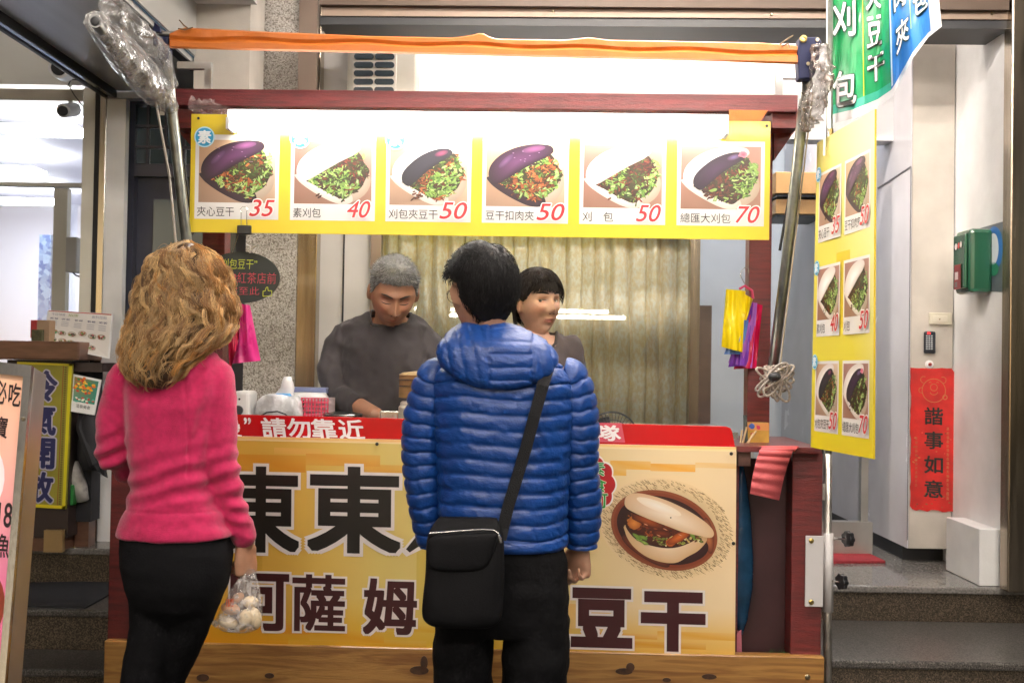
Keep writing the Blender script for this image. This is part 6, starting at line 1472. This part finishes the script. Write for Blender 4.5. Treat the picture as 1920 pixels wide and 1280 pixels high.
for lg in lw: mb.tube([P(*a) for a in lg], [.054, .050, .043, .038, .030], 18, round_=True)
hand(mb, P(460, 1016, YW + .05), (.08, -.02, -1), (-.82, .55, 0), (.5, .8, 0), .98, curl=(1.2, 1.45, 1.0), thumb=.35)
hand(mb, P(284, 886, YW + .18), (1, .3, -.2), (0, 0, -1), (0, 1, 0), .9, curl=(.4, .4, .3))
SKW = (.42, .215, .13)
person_body(mb, Hw, SKW, pw).build('body', skin_mat('skin', SKW), pw, smooth=True)
fle = mat('pink_fleece', (.46, .021, .092), .9, var=.2, scale=55, bump=.4, bscale=500, sheen=.35, spec=.2)
mb = MB()
mb.loft(rings_px([(648, 318, 372, .045), (662, 280, 404, .062), (680, 250, 418, .082), (705, 236, 424, .098), (760, 236, 418, .108), (830, 243, 404, .104), (880, 247, 398, .098), (915, 248, 402, .097), (955, 238, 416, .108), (985, 228, 428, .118), (1004, 223, 436, .122)], YW), 40, 2.4)
mb.tube([P(*a) for a in wl_], [.058, .051, .046, .040, .034], 28, round_=True); mb.tube([P(*a) for a in wr_[:-1]] + [P(456, 1004, YW + .04)], [.056, .052, .049, .041, .037], 28, round_=True)
mb.tube([P(455, 998, YW + .04), P(460, 1012, YW + .045)], [.039, .036], 24)
o = remesh(mb, .0055, 5)
ew, ee = P(247, 895, YW), P(212, 850, YW)
def fl_disp(p, n):
    px_ = (p.x / YW) * 2000; py_ = 675 - (p.z - 1.4) / YW * 2000
    d = .006 * nz((p.x * 10, p.y * 8, p.z * 9), 1, 3) + .0028 * nz((p.x * 26, p.y * 26, p.z * 30), 1, 5)
    waist = math.exp(-((py_ - 905) / 60) ** 2); d += .0045 * waist * math.sin((py_ + (px_ + 640) * .25 + 14 * nz(p, 7, 1)) / 5.6)
    d += .0060 * math.exp(-((py_ - 860) / 45) ** 2) * math.exp(-((px_ + 740) / 32) ** 2) * math.sin((py_ + px_ * .5) / 5.0)
    d += .0045 * math.exp(-((py_ - 975) / 40) ** 2) * math.exp(-((px_ + 510) / 34) ** 2) * math.sin((py_ - px_ * .3) / 4.6)
    d += .004 * math.exp(-((px_ - (-575 + (py_ - 720) * .05)) / 22) ** 2) * math.sin((py_ * .35 + px_) / 5.5) * (1 if 700 < py_ < 860 else 0)
    d -= .005 * math.exp(-((px_ + 590 - 6 * math.sin(py_ / 60)) / 2.6) ** 2) * (1 if 715 < py_ < 900 else 0)
    d -= .003 * math.exp(-((py_ - 962) / 1.8) ** 2) * (1 if px_ < -530 else 0)
    return d
fin(o, fl_disp); o.build('fleece_jacket', fle, pw, smooth=True)
mb = MB(); mb.loft(rings_px([(990, 232, 424, .105), (1030, 229, 432, .118), (1065, 233, 430, .12), (1100, 240, 422, .112), (1135, 252, 404, .088), (1160, 276, 376, .05)], YW), 36, 2.3)
for lg, rr in zip(lw, ([.070, .063, .055, .050, .045], [.068, .061, .053, .048, .044])): mb.tube([P(*a) for a in lg], rr, 28, round_=True)
o = remesh(mb, .007, 16); fin(o, lambda p, n: .003 + .003 * nz((p.x * 10, p.y * 8, p.z * 22), 1, 4) + .0022 * (.4 - abs(nz((p.x * 16 + p.z * 14, p.y * 10, p.z * 26), 1, 7)))); o.build('leggings', mat('black_leggings', (.005, .005, .006), .85, bump=.2, bscale=200, spec=.12), pw, smooth=True)
for lg in lw: a = P(*lg[-1]); shoe((a.x, a.y, .002), R(-20), 'shoe', pw, mat('beige_trainer', (.35, .30, .25), .6))
# curly hair: underlying mass + several thousand curling locks
hr = mat('curly_hair', (1, 1, 1), .42, attr='Col', spec=.5)
prof = [(455, 333, 368), (463, 314, 388), (478, 297, 404), (505, 280, 420), (540, 266, 431), (580, 256, 437), (610, 246, 438), (640, 238, 412), (665, 234, 380), (690, 236, 352), (712, 246, 338), (726, 262, 322)]
dep = {455: .03, 463: .06, 478: .08, 505: .10, 540: .112, 580: .115, 610: .115, 640: .10, 665: .08, 690: .06, 712: .05, 726: .03}
yo = [(457, .03), (540, .02), (610, -.01), (640, -.045), (690, -.085), (726, -.10)]
prt = [(y, a, b, dep[y], lerp(yo, y)) for y, a, b in prof]
core = [(y, a + 11, b - 11, d * .86, o_) for y, a, b, d, o_ in prt]
mb = MB(); mb.loft(rings_px(core, YW), 40, 2.1); o = remesh(mb, .007, 3); fin(o, lambda p, n: .007 * nz(p, 28, 3) + .004 * nz(p, 60, 3)); o.c = [(.035, .017, .008)] * len(o.f)  # dark core colour stands in for shade between the locks
o.build('hair', hr, pw, smooth=True)
rnd = random.Random(77); rt = []
cols = [(.33, .20, .085), (.48, .32, .15), (.24, .12, .042), (.13, .065, .026), (.58, .38, .17), (.40, .19, .05), (.50, .25, .07), (.10, .05, .022)]
def ring_at(py):
    y = max(455, min(726, py)); r_ = [lerp([(q[0], q[k]) for q in prt], y) for k in (1, 2, 3, 4)]
    c = P((r_[0] + r_[1]) / 2, py, YW + r_[3]); hw = (r_[1] - r_[0]) / 2 * YW / 2000; return c, hw, r_[2]
def lock(a, y0, y1, layer, am, f_, ph, drift, spread, count, base, bl, frizz):
    steps = max(8, int((y1 - y0) / 4.5)); cen = []
    for k in range(steps + 1):
        py = y0 + (y1 - y0) * k / steps; c, hw, dp = ring_at(py); aa = a + drift * k / steps
        sp = 1 if py > 475 else max(.12, ((py - 453) / 22) ** .5)
        out = Vector((math.cos(aa), math.sin(aa), 0)); sd = Vector((-math.sin(aa), math.cos(aa), 0)); e = min(1, k / 6)
        p = c + Vector((hw * layer * sp * math.cos(aa), dp * layer * sp * math.sin(aa), 0))
        cen.append(p + out * am * e * (.7 * math.sin(py * f_ + ph) + .3) + sd * am * 1.3 * e * math.cos(py * f_ * .93 + ph) + Vector((0, 0, am * .5 * math.sin(2 * py * f_ + ph))))
    for q in range(count):
        g = Vector((rnd.gauss(0, 1), rnd.gauss(0, 1), rnd.gauss(0, .5))) * spread; v_ = rnd.uniform(.65, 1.4) * bl; fr_ = rnd.uniform(0, 6.28); am2 = abs(rnd.gauss(0, frizz)); cut = rnd.randint(0, 4)
        n = len(cen); rt.append(([c + g * (.55 + .6 * math.sin(PI * min(1, k / n * 1.1)) - .25 * (k / n)) + Vector((am2 * math.sin(k * .75 + fr_), am2 * math.cos(k * .6 + fr_), am2 * .5 * math.sin(k + fr_))) for k, c in enumerate(cen[:max(6, n - cut)])], tuple(min(.85, b * v_) for b in base)))
for i in range(270):      # coherent wavy locks
    a = rnd.uniform(0, 2 * PI); crown = i % 2
    y0 = 455 + rnd.random() * 12 if crown else rnd.uniform(470, 640); y1 = min(y0 + (rnd.uniform(150, 285) if crown else rnd.uniform(70, 150)), rnd.uniform(690, 742))
    layer = rnd.uniform(.82, 1.04); lock(a, y0, y1, layer, rnd.uniform(.007, .0135), rnd.uniform(.085, .125), rnd.uniform(0, 6.28), rnd.uniform(-.2, .2), .0048, 26, cols[min(7, int(abs(rnd.gauss(0, 2.6))))], .4 if layer < .90 else rnd.uniform(.8, 1.35), .0016)  # inner locks coloured darker, painting depth shade into the hair
for i in range(520):      # frizz over the top
    a = rnd.uniform(0, 2 * PI); y0 = rnd.uniform(455, 660)
    lock(a, y0, min(y0 + rnd.uniform(30, 110), 735), rnd.uniform(.97, 1.07), rnd.uniform(.004, .009), rnd.uniform(.12, .24), rnd.uniform(0, 6.28), rnd.uniform(-.3, .3), .003, 2, rnd.choice(cols[:2] + cols[4:7]), 1.1, .003)
strands('hair_strands', pw, hr, rt, .00075)
rt = []
for i in range(420):   # flyaways
    a = rnd.uniform(0, 2 * PI); y0 = rnd.uniform(455, 700); c, hw, dp = ring_at(y0); out = Vector((math.cos(a), math.sin(a) , .4 * rnd.random())); p = c + Vector((hw * math.cos(a), dp * math.sin(a), 0))
    L_ = rnd.uniform(.012, .042); w_ = rnd.uniform(-1, 1); pts = [p + out * (L_ * .6 * t) + Vector((-math.sin(a) * w_ * L_ * t * t, 0, (.3 - t) * L_ * t + .004 * math.sin(t * 8 + i))) for t in [k / 8 for k in range(9)]]
    rt.append((pts, rnd.choice(cols[:3] + cols[4:5])))
strands('stray_hairs', pw, hr, rt, .0005)
# clear bag of buns hanging from her hand
pb = thing('clear_bag', 'clear plastic bag of pale buns held by the woman in pink', 'bag', P(450, 1180, YW + .03))
YG = YW + .045
S = spl([[1066, 462, 474, .008, 0], [1078, 452, 478, .018, 0], [1100, 436, 484, .03, 0], [1125, 424, 490, .042, 0], [1150, 410, 492, .05, 0], [1168, 402, 488, .05, 0], [1178, 412, 482, .04, 0], [1184, 430, 470, .015, 0]], 44)
mb = MB().loft(rings_px(S, YG), 60, 2.0, disp=lambda i, u, p: .006 * nz((u * 14 + (i * .02), i * .05, 0), 1, 4) * (1 - i / 60) + .003 * nz(p, 60, 2))
mb.build('film', plastic_film('bag_film', (.92, .88, .86), .20, .08, 55), pb, smooth=True)
MB().prism([P(400, 1160, YG), P(412, 1168, YG), P(404, 1176, YG), P(396, 1170, YG)][::-1], (0, .002, 0)).build('corner', plastic_film('bag_film'), pb)
bmt = mat('steamed_bun', (.66, .52, .33), .5, col2=(.72, .60, .42), scale=30, bump=.1)
rnd = random.Random(6)
for x, y, rx, rz_, dy, cc in ((432, 1140, 18, 11, -.01, 1), (428, 1166, 20, 10, -.012, 0), (462, 1158, 14, 17, -.018, 0), (478, 1158, 12, 20, -.004, 0), (446, 1120, 12, 9, .02, 1), (470, 1128, 15, 11, .015, 0), (450, 1172, 14, 8, .015, 0)):
    o = MB().ball(P(x, y, YG + dy), (rx * .0015, .026, rz_ * .0015), 20, 14, Matrix.Rotation(rnd.uniform(-.5, .5), 3, 'Y')).build('bun', bmt if not cc else mat('tan_bun', (.58, .33, .20), .5, var=.2, scale=30), pb, smooth=True)
for k in range(7): a = P(425 + k * 2.2, 1122, YG - .034); MB().tube([a, a + Vector((.003 * math.sin(k * 2), 0, -.022))], .0012, 5).build('carrot_shred', mat('carrot', (.6, .10, .03), .5), pb)

# ---------------------------------------------------------------- sellers
def face_bits(H, par, eyes='open', brow_col=(.015, .012, .012)):
    for sx in (1, -1):
        if eyes == 'open':
            c = H.on(sx * .031, .010, -.0062); eyo = MB().ball(c, (.0125 * H.s, .011 * H.s, .0085 * H.s), 18, 12, H.R).build('eye', mat('eye_white', (.62, .58, .55), .25), par, smooth=True)
            c2 = c + H.R @ Vector((.0045, .0064, .0002)) * H.s; MB().ball(c2, (.0064 * H.s, .006 * H.s, .0066 * H.s), 14, 10, H.R).build('iris', mat('iris_dark', (.012, .008, .006), .15), eyo, smooth=True)
            MB().tube([H.on(sx * .031 + dx, .0125 + .0035 * math.cos(dx / .0105), .0012) for dx in (-.0145, -.009, 0, .009, .0145)], [.0008, .0015, .0018, .0015, .0008], 6).build('upper_lid', mat('lash', (.03, .02, .018), .6), par)
        else:
            MB().tube([H.on(sx * .031 + dx, .0045 - .003 * math.cos(dx / .0105), .0015) for dx in (-.0165, -.009, 0, .009, .0165)], [.0008, .0019, .0022, .0019, .0008], 6).build('eye_lid_line', mat('lash', (.03, .02, .018), .6), par)
            MB().tube([H.on(sx * .031 + dx, .017 + .003 * math.cos(dx / .012), .0003) for dx in (-.015, -.008, 0, .008, .015)], [.0006, .0010, .0012, .0010, .0006], 6).build('lid_crease', mat('crease', (.10, .045, .03), .7), par)
        MB().tube([H.on(sx * (.031 + dx), (.038 if H.fem else .032) + .0035 * math.cos((dx - .004) / .011), .0018) for dx in (-.019, -.010, 0, .010, .019)], [(.0020, .0012), (.0038, .0014), (.0040, .0014), (.0030, .0012), (.0012, .001)], 8, flat=H.R @ Vector((0, 0, 1))).build('eyebrow', mat('brow_hair', brow_col, .8), par, smooth=True)
    if H.fem:
        for zz, hh in ((-.0580, .0022), (-.0665, .0026)): MB().tube([H.on(dx, zz + .0015 * math.cos(dx / .006) * (1 if zz > -.06 else -.5), .0008) for dx in (-.020, -.012, -.004, .004, .012, .020)], [(.0012, .001), (hh * .8, .0016), (hh, .002), (hh, .002), (hh * .8, .0016), (.0012, .001)], 8, flat=H.R @ Vector((0, 0, 1))).build('lip', mat('lip_rose', (.40, .15, .115), .45), par, smooth=True)
    MB().tube([H.on(dx, -.0622 - .0008 * math.cos(dx / .008), .0012) for dx in (-.022, -.012, 0, .012, .022)], [.0005, .0011, .0012, .0011, .0005], 6).build('mouth_line', mat('mouth_dark', (.10, .022, .018), .6), par)
    for sx in (1, -1): MB().ball(H.on(sx * .0085, -.0375, .0005), (.0035 * H.s, .002, .0022 * H.s), 10, 6, H.R).build('nostril', mat('nostril_dark', (.04, .015, .012), .8), par)
# man: grey shirt, looking down
ps = thing('person', 'grey haired seller in a dark grey long sleeved shirt looking down at his work', 'person', (P(730, 640, 4.28).x, 4.28, .18))
YS = 4.28
Hs = Head(P(737, 549, 4.10), R(12), R(31), R(-3), 1.10)
mb = MB(); Hs.mesh(mb); Hs.neck(mb, P(732, 612, 4.24), .066, .060)
mb.loft(rings_px([(596, 690, 775, .06), (612, 655, 800, .085), (650, 650, 802, .11), (720, 655, 800, .12), (790, 655, 795, .12), (880, 650, 800, .12), (960, 655, 795, .12)], YS), 28, 2.3)
sl = [(652, 630, YS), (634, 650, YS), (620, 690, YS - .02), (632, 742, YS - .06), (676, 764, YS - .14), (706, 778, YS - .2)]
sr = [(788, 630, YS), (806, 650, YS), (822, 690, YS - .02), (812, 745, YS - .07), (785, 768, YS - .14), (760, 784, YS - .2)]
for a_ in (sl, sr): mb.tube([P(*a) for a in a_], [.046, .046, .044, .042, .036, .029], 16, round_=True)
for c_ in (-.09, .09):
    x = P(728, 900, YS).x + c_; mb.tube([(x, YS, .95), (x, YS, .6), (x, YS + .02, .25)], [.085, .07, .045], 16, round_=True)
hand(mb, P(706, 778, YS - .2), (.75, -.15, -.35), (0, -.2, -1), (.3, -1, 0), 1.0, curl=(.5, .7, .5), thumb=.3)
hand(mb, P(760, 784, YS - .2), (-.75, -.15, -.35), (0, -.2, -1), (-.3, -1, 0), 1.0, curl=(.5, .7, .5), thumb=.3)
SKS = (.40, .205, .13)
person_body(mb, Hs, SKS, ps, stubble=.5, voxel=.0042).build('body', skin_mat('skin', SKS), ps, smooth=True)
gry = mat('charcoal_jersey', (.046, .040, .044), .85, var=.15, scale=12, bump=.3, bscale=400, sheen=.2)
def shirt(rows, Y, arms, rads, neck_c, neck_r, par, m, seed, foldx=0):
    mb = MB(); mb.loft(rings_px(rows, Y), 40, 2.3)
    for a_, r_ in zip(arms, rads): mb.tube([P(*a) for a in a_], r_, 28, round_=True)
    o = remesh(mb, .006, 5)
    def dp(p, n):
        d = .012 * nz((p.x * 9, p.y * 7, p.z * 4.5), 1, seed) + .009 * (.5 - abs(nz((p.x * 15 + p.z * 9, p.y * 14, p.z * 9 - p.x * 6), 1, seed + 2))) + .004 * nz((p.x * 34, p.y * 34, p.z * 30), 1, seed)
        return d
    fin(o, dp)
    keep = []; cut = []
    for f in o.f:      # cut the neck opening
        c = sum((Vector(o.v[i]) for i in f), Vector()) / len(f); q = c - neck_c
        (cut if ((q.x / neck_r[0]) ** 2 + (q.y / neck_r[1]) ** 2 < 1 and q.z > neck_r[2] + q.y * neck_r[3]) else keep).append(f)
    used = set(i for f in cut for i in f); ed = {i for f in keep for i in f if i in used}
    L_ = sorted(((math.atan2((o.v[i][1] - neck_c.y) / neck_r[1], (o.v[i][0] - neck_c.x) / neck_r[0]), Vector(o.v[i])) for i in ed), key=lambda t: t[0])
    pts = []
    for k in range(40):
        a = -PI + 2 * PI * k / 40; w = [(math.exp(-(((t - a + PI) % (2 * PI) - PI) / .13) ** 2), v) for t, v in L_]; ws = sum(x for x, _ in w) or 1
        pts.append(sum((v * x for x, v in w), Vector()) / ws + Vector((0, 0, .001)))
    if pts: MB().tube(pts + pts[:1], .0055, 8, caps=False).build('collar', mat('dark_rib', (.045, .04, .043), .85), par, smooth=True)
    o.f = keep; ob = o.build('shirt', m, par, smooth=True); s_ = ob.modifiers.new('s', 'SOLIDIFY'); s_.thickness = .003
    return ob
nc = P(733, 600, 4.24)
shirt([(586, 692, 775, .062), (598, 664, 792, .085), (612, 640, 806, .105), (650, 636, 808, .128), (720, 642, 806, .135), (790, 644, 804, .138), (880, 640, 808, .135), (930, 640, 808, .13)], YS,
      (sl[:5] + [(664, 757, YS - .12)], sr[:5]), ([.056, .060, .058, .054, .047, .045], [.056, .060, .058, .054, .045]), nc, (.080, .17, .004, .42), ps, gry, 4)
mb = MB()
for c_ in (-.09, .09): x = P(728, 900, YS).x + c_; mb.tube([(x, YS, 1.0), (x, YS, .6), (x, YS + .02, .26)], [.10, .085, .07], 18, round_=True)
o = remesh(mb, .012, 3); fin(o, None); o.build('trousers', blackc, ps, smooth=True)
for c_ in (-.09, .09): shoe((P(728, 900, YS).x + c_, YS + .05, .182), PI, 'shoe', ps, shoe_m)
tabs = [(0, .56), (30, .55), (50, .52), (62, .34), (70, .12), (80, .02), (96, .14), (110, -.2), (140, -.45), (180, -.52)]
def offs(d): return .003 + .017 * max(0, d.z) ** 1.2
hc = hair_cap(Hs, tabs, offs, 8); hc.c = [(.15, .15, .155)] * len(hc.f); hg_ = mat('grey_hair', (1, 1, 1), .5, attr='Col'); hc.build('hair', hg_, ps, smooth=True)
rnd = random.Random(13); rt = []
for d in scalp(Hs, [(a_, h_ - .035 + .03 * math.sin(a_ * .9)) for a_, h_ in tabs], offs, 6500, rnd):
    p = Hs.w(head_pt(tuple(d), offs(d) * .7)); nrm = (Hs.R @ d).normalized(); comb = Hs.R @ Vector((d.x * .5, .5, -.3)); t = (nrm * .45 + comb * .8 + Vector((rnd.gauss(0, .25),) * 3)).normalized()
    L_ = rnd.uniform(.008, .015) * (1.5 if d.z > .5 else .5); k = rnd.random(); dk = (d.z < .62) ; v = rnd.choice([.05, .09, .2, .3]) if dk and rnd.random() < .6 else rnd.choice([.10, .2, .32, .42, .5])
    rt.append(([p, p + t * L_ * .5, p + t * L_ + comb * L_ * .15], (v, v, v * 1.03)))
strands('hair_strands', ps, hg_, rt, .0008)
face_bits(Hs, ps, 'down', (.03, .028, .028))
# woman: dark hair with a fringe, looking to the right
pf = thing('person', 'female seller with dark fringe and grey top looking towards the right', 'person', (P(1015, 640, 4.34).x, 4.34, .18))
YQ = 4.34
Hf = Head(P(1008, 571, YQ - .02), R(31), R(0), R(2), 1.07, True)
mb = MB(); Hf.mesh(mb); Hf.neck(mb, P(1012, 645, YQ), .050, .046)
mb.loft(rings_px([(628, 985, 1040, .05), (645, 962, 1066, .07), (690, 962, 1068, .10), (760, 965, 1064, .105), (880, 955, 1075, .11), (960, 960, 1070, .11)], YQ), 28, 2.3)
fl2 = [(962, 655, YQ), (948, 730, YQ), (952, 790, YQ - .05), (975, 810, YQ - .16), (1000, 812, YQ - .22)]; fr2 = [(1068, 655, YQ), (1082, 730, YQ), (1078, 790, YQ - .05), (1055, 810, YQ - .16), (1035, 812, YQ - .22)]
for a_ in (fl2, fr2): mb.tube([P(*a) for a in a_], [.042, .038, .034, .030, .024], 16, round_=True)
for c_ in (-.08, .08): x = P(1013, 900, YQ).x + c_; mb.tube([(x, YQ, .9), (x, YQ, .6), (x, YQ, .25)], [.075, .06, .04], 16, round_=True)
hand(mb, P(1000, 812, YQ - .22), (.6, -.3, -.5), (0, 0, -1), (.3, -1, 0), .9); hand(mb, P(1035, 812, YQ - .22), (-.6, -.3, -.5), (0, 0, -1), (-.3, -1, 0), .9)
SKF = (.66, .41, .30)
person_body(mb, Hf, SKF, pf, voxel=.0042).build('body', skin_mat('skin', SKF), pf, smooth=True)
nc = P(1013, 636, YQ - .01)
shirt([(624, 988, 1042, .052), (636, 972, 1060, .072), (650, 952, 1076, .092), (690, 950, 1080, .115), (760, 955, 1075, .12), (880, 950, 1080, .125), (920, 950, 1080, .12)], YQ,
      (fl2[:4], fr2[:4]), ([.052, .047, .043, .036], [.052, .047, .043, .036]), nc, (.066, .15, .0, .42), pf, mat('taupe_jersey', (.085, .068, .072), .85, var=.12, scale=10, bump=.3, bscale=300, sheen=.2), 9)
mb = MB()
for c_ in (-.08, .08): x = P(1013, 900, YQ).x + c_; mb.tube([(x, YQ, .95), (x, YQ, .6), (x, YQ, .26)], [.09, .075, .06], 18, round_=True)
o = remesh(mb, .012, 3); fin(o, None); o.build('trousers', blackc, pf, smooth=True)
for c_ in (-.08, .08): shoe((P(1013, 900, YQ).x + c_, YQ + .05, .182), PI, 'shoe', pf, shoe_m)
tabf = [(0, .60), (40, .50), (60, .30), (72, .12), (84, .05), (98, -.05), (120, -.4), (180, -.55)]
def offf(d): return .012 + .012 * max(0, d.z)
hk = mat('dark_hair', (1, 1, 1), .5, attr='Col', spec=.2)
hc = hair_cap(Hf, tabf, offf, 4); hc.c = [(.014, .010, .009)] * len(hc.f); hc.build('hair', hk, pf, smooth=True)
rnd = random.Random(41); rt = []
for d in scalp(Hf, tabf, offf, 2200, rnd):
    p = Hf.w(head_pt(tuple(d), offf(d) * .85, True)); nrm = (Hf.R @ d).normalized(); comb = Hf.R @ Vector((d.x * .5, -.6 if d.y < .2 else .35, -.7)); t = (comb - nrm * comb.dot(nrm)).normalized()
    c = rnd.uniform(.010, .03); rt.append(([p + t * (.03 * q) + nrm * (.005 * math.sin(q * 3)) for q in (0, .33, .66, 1)], (c, c * .78, c * .7)))
for i in range(420):   # fringe
    x = rnd.uniform(-.056, .056); z0 = .094 + rnd.uniform(-.012, .006); z1 = rnd.uniform(.036, .050) - .30 * max(0, abs(x) - .042); y0 = Hf.l(Hf.on(x * .7, .075, .006)).y
    pts = []
    for k in range(6):
        t = k / 5; z = z0 + (z1 - z0) * t; xx = x * (.65 + .42 * t) + .004 * t; pp = Hf.on(xx, min(z, .080), .013 - .005 * t + rnd.uniform(0, .002)); pts.append(pp)
    c = rnd.uniform(.010, .035); rt.append((pts, (c, c * .78, c * .7)))
for sx in (1, -1):
    for i in range(120):   # hair tucked down beside the ears
        y_ = rnd.uniform(-.045, .0 if sx < 0 else -.02); x_ = sx * (.080 + rnd.uniform(0, .006)); zb_ = rnd.uniform(-.10, -.05) if y_ < -.02 else rnd.uniform(-.03, .0)
        c = rnd.uniform(.010, .028); rt.append(([Hf.w((x_ * .98, y_, .04)), Hf.w((x_, y_ - .004, .0)), Hf.w((x_ * .95, y_ - .010, (zb_) / 2)), Hf.w((x_ * .84, y_ - .014, zb_))], (c, c * .78, c * .7)))
strands('hair_strands', pf, hk, rt, .0011)
face_bits(Hf, pf, 'open', (.02, .014, .012))
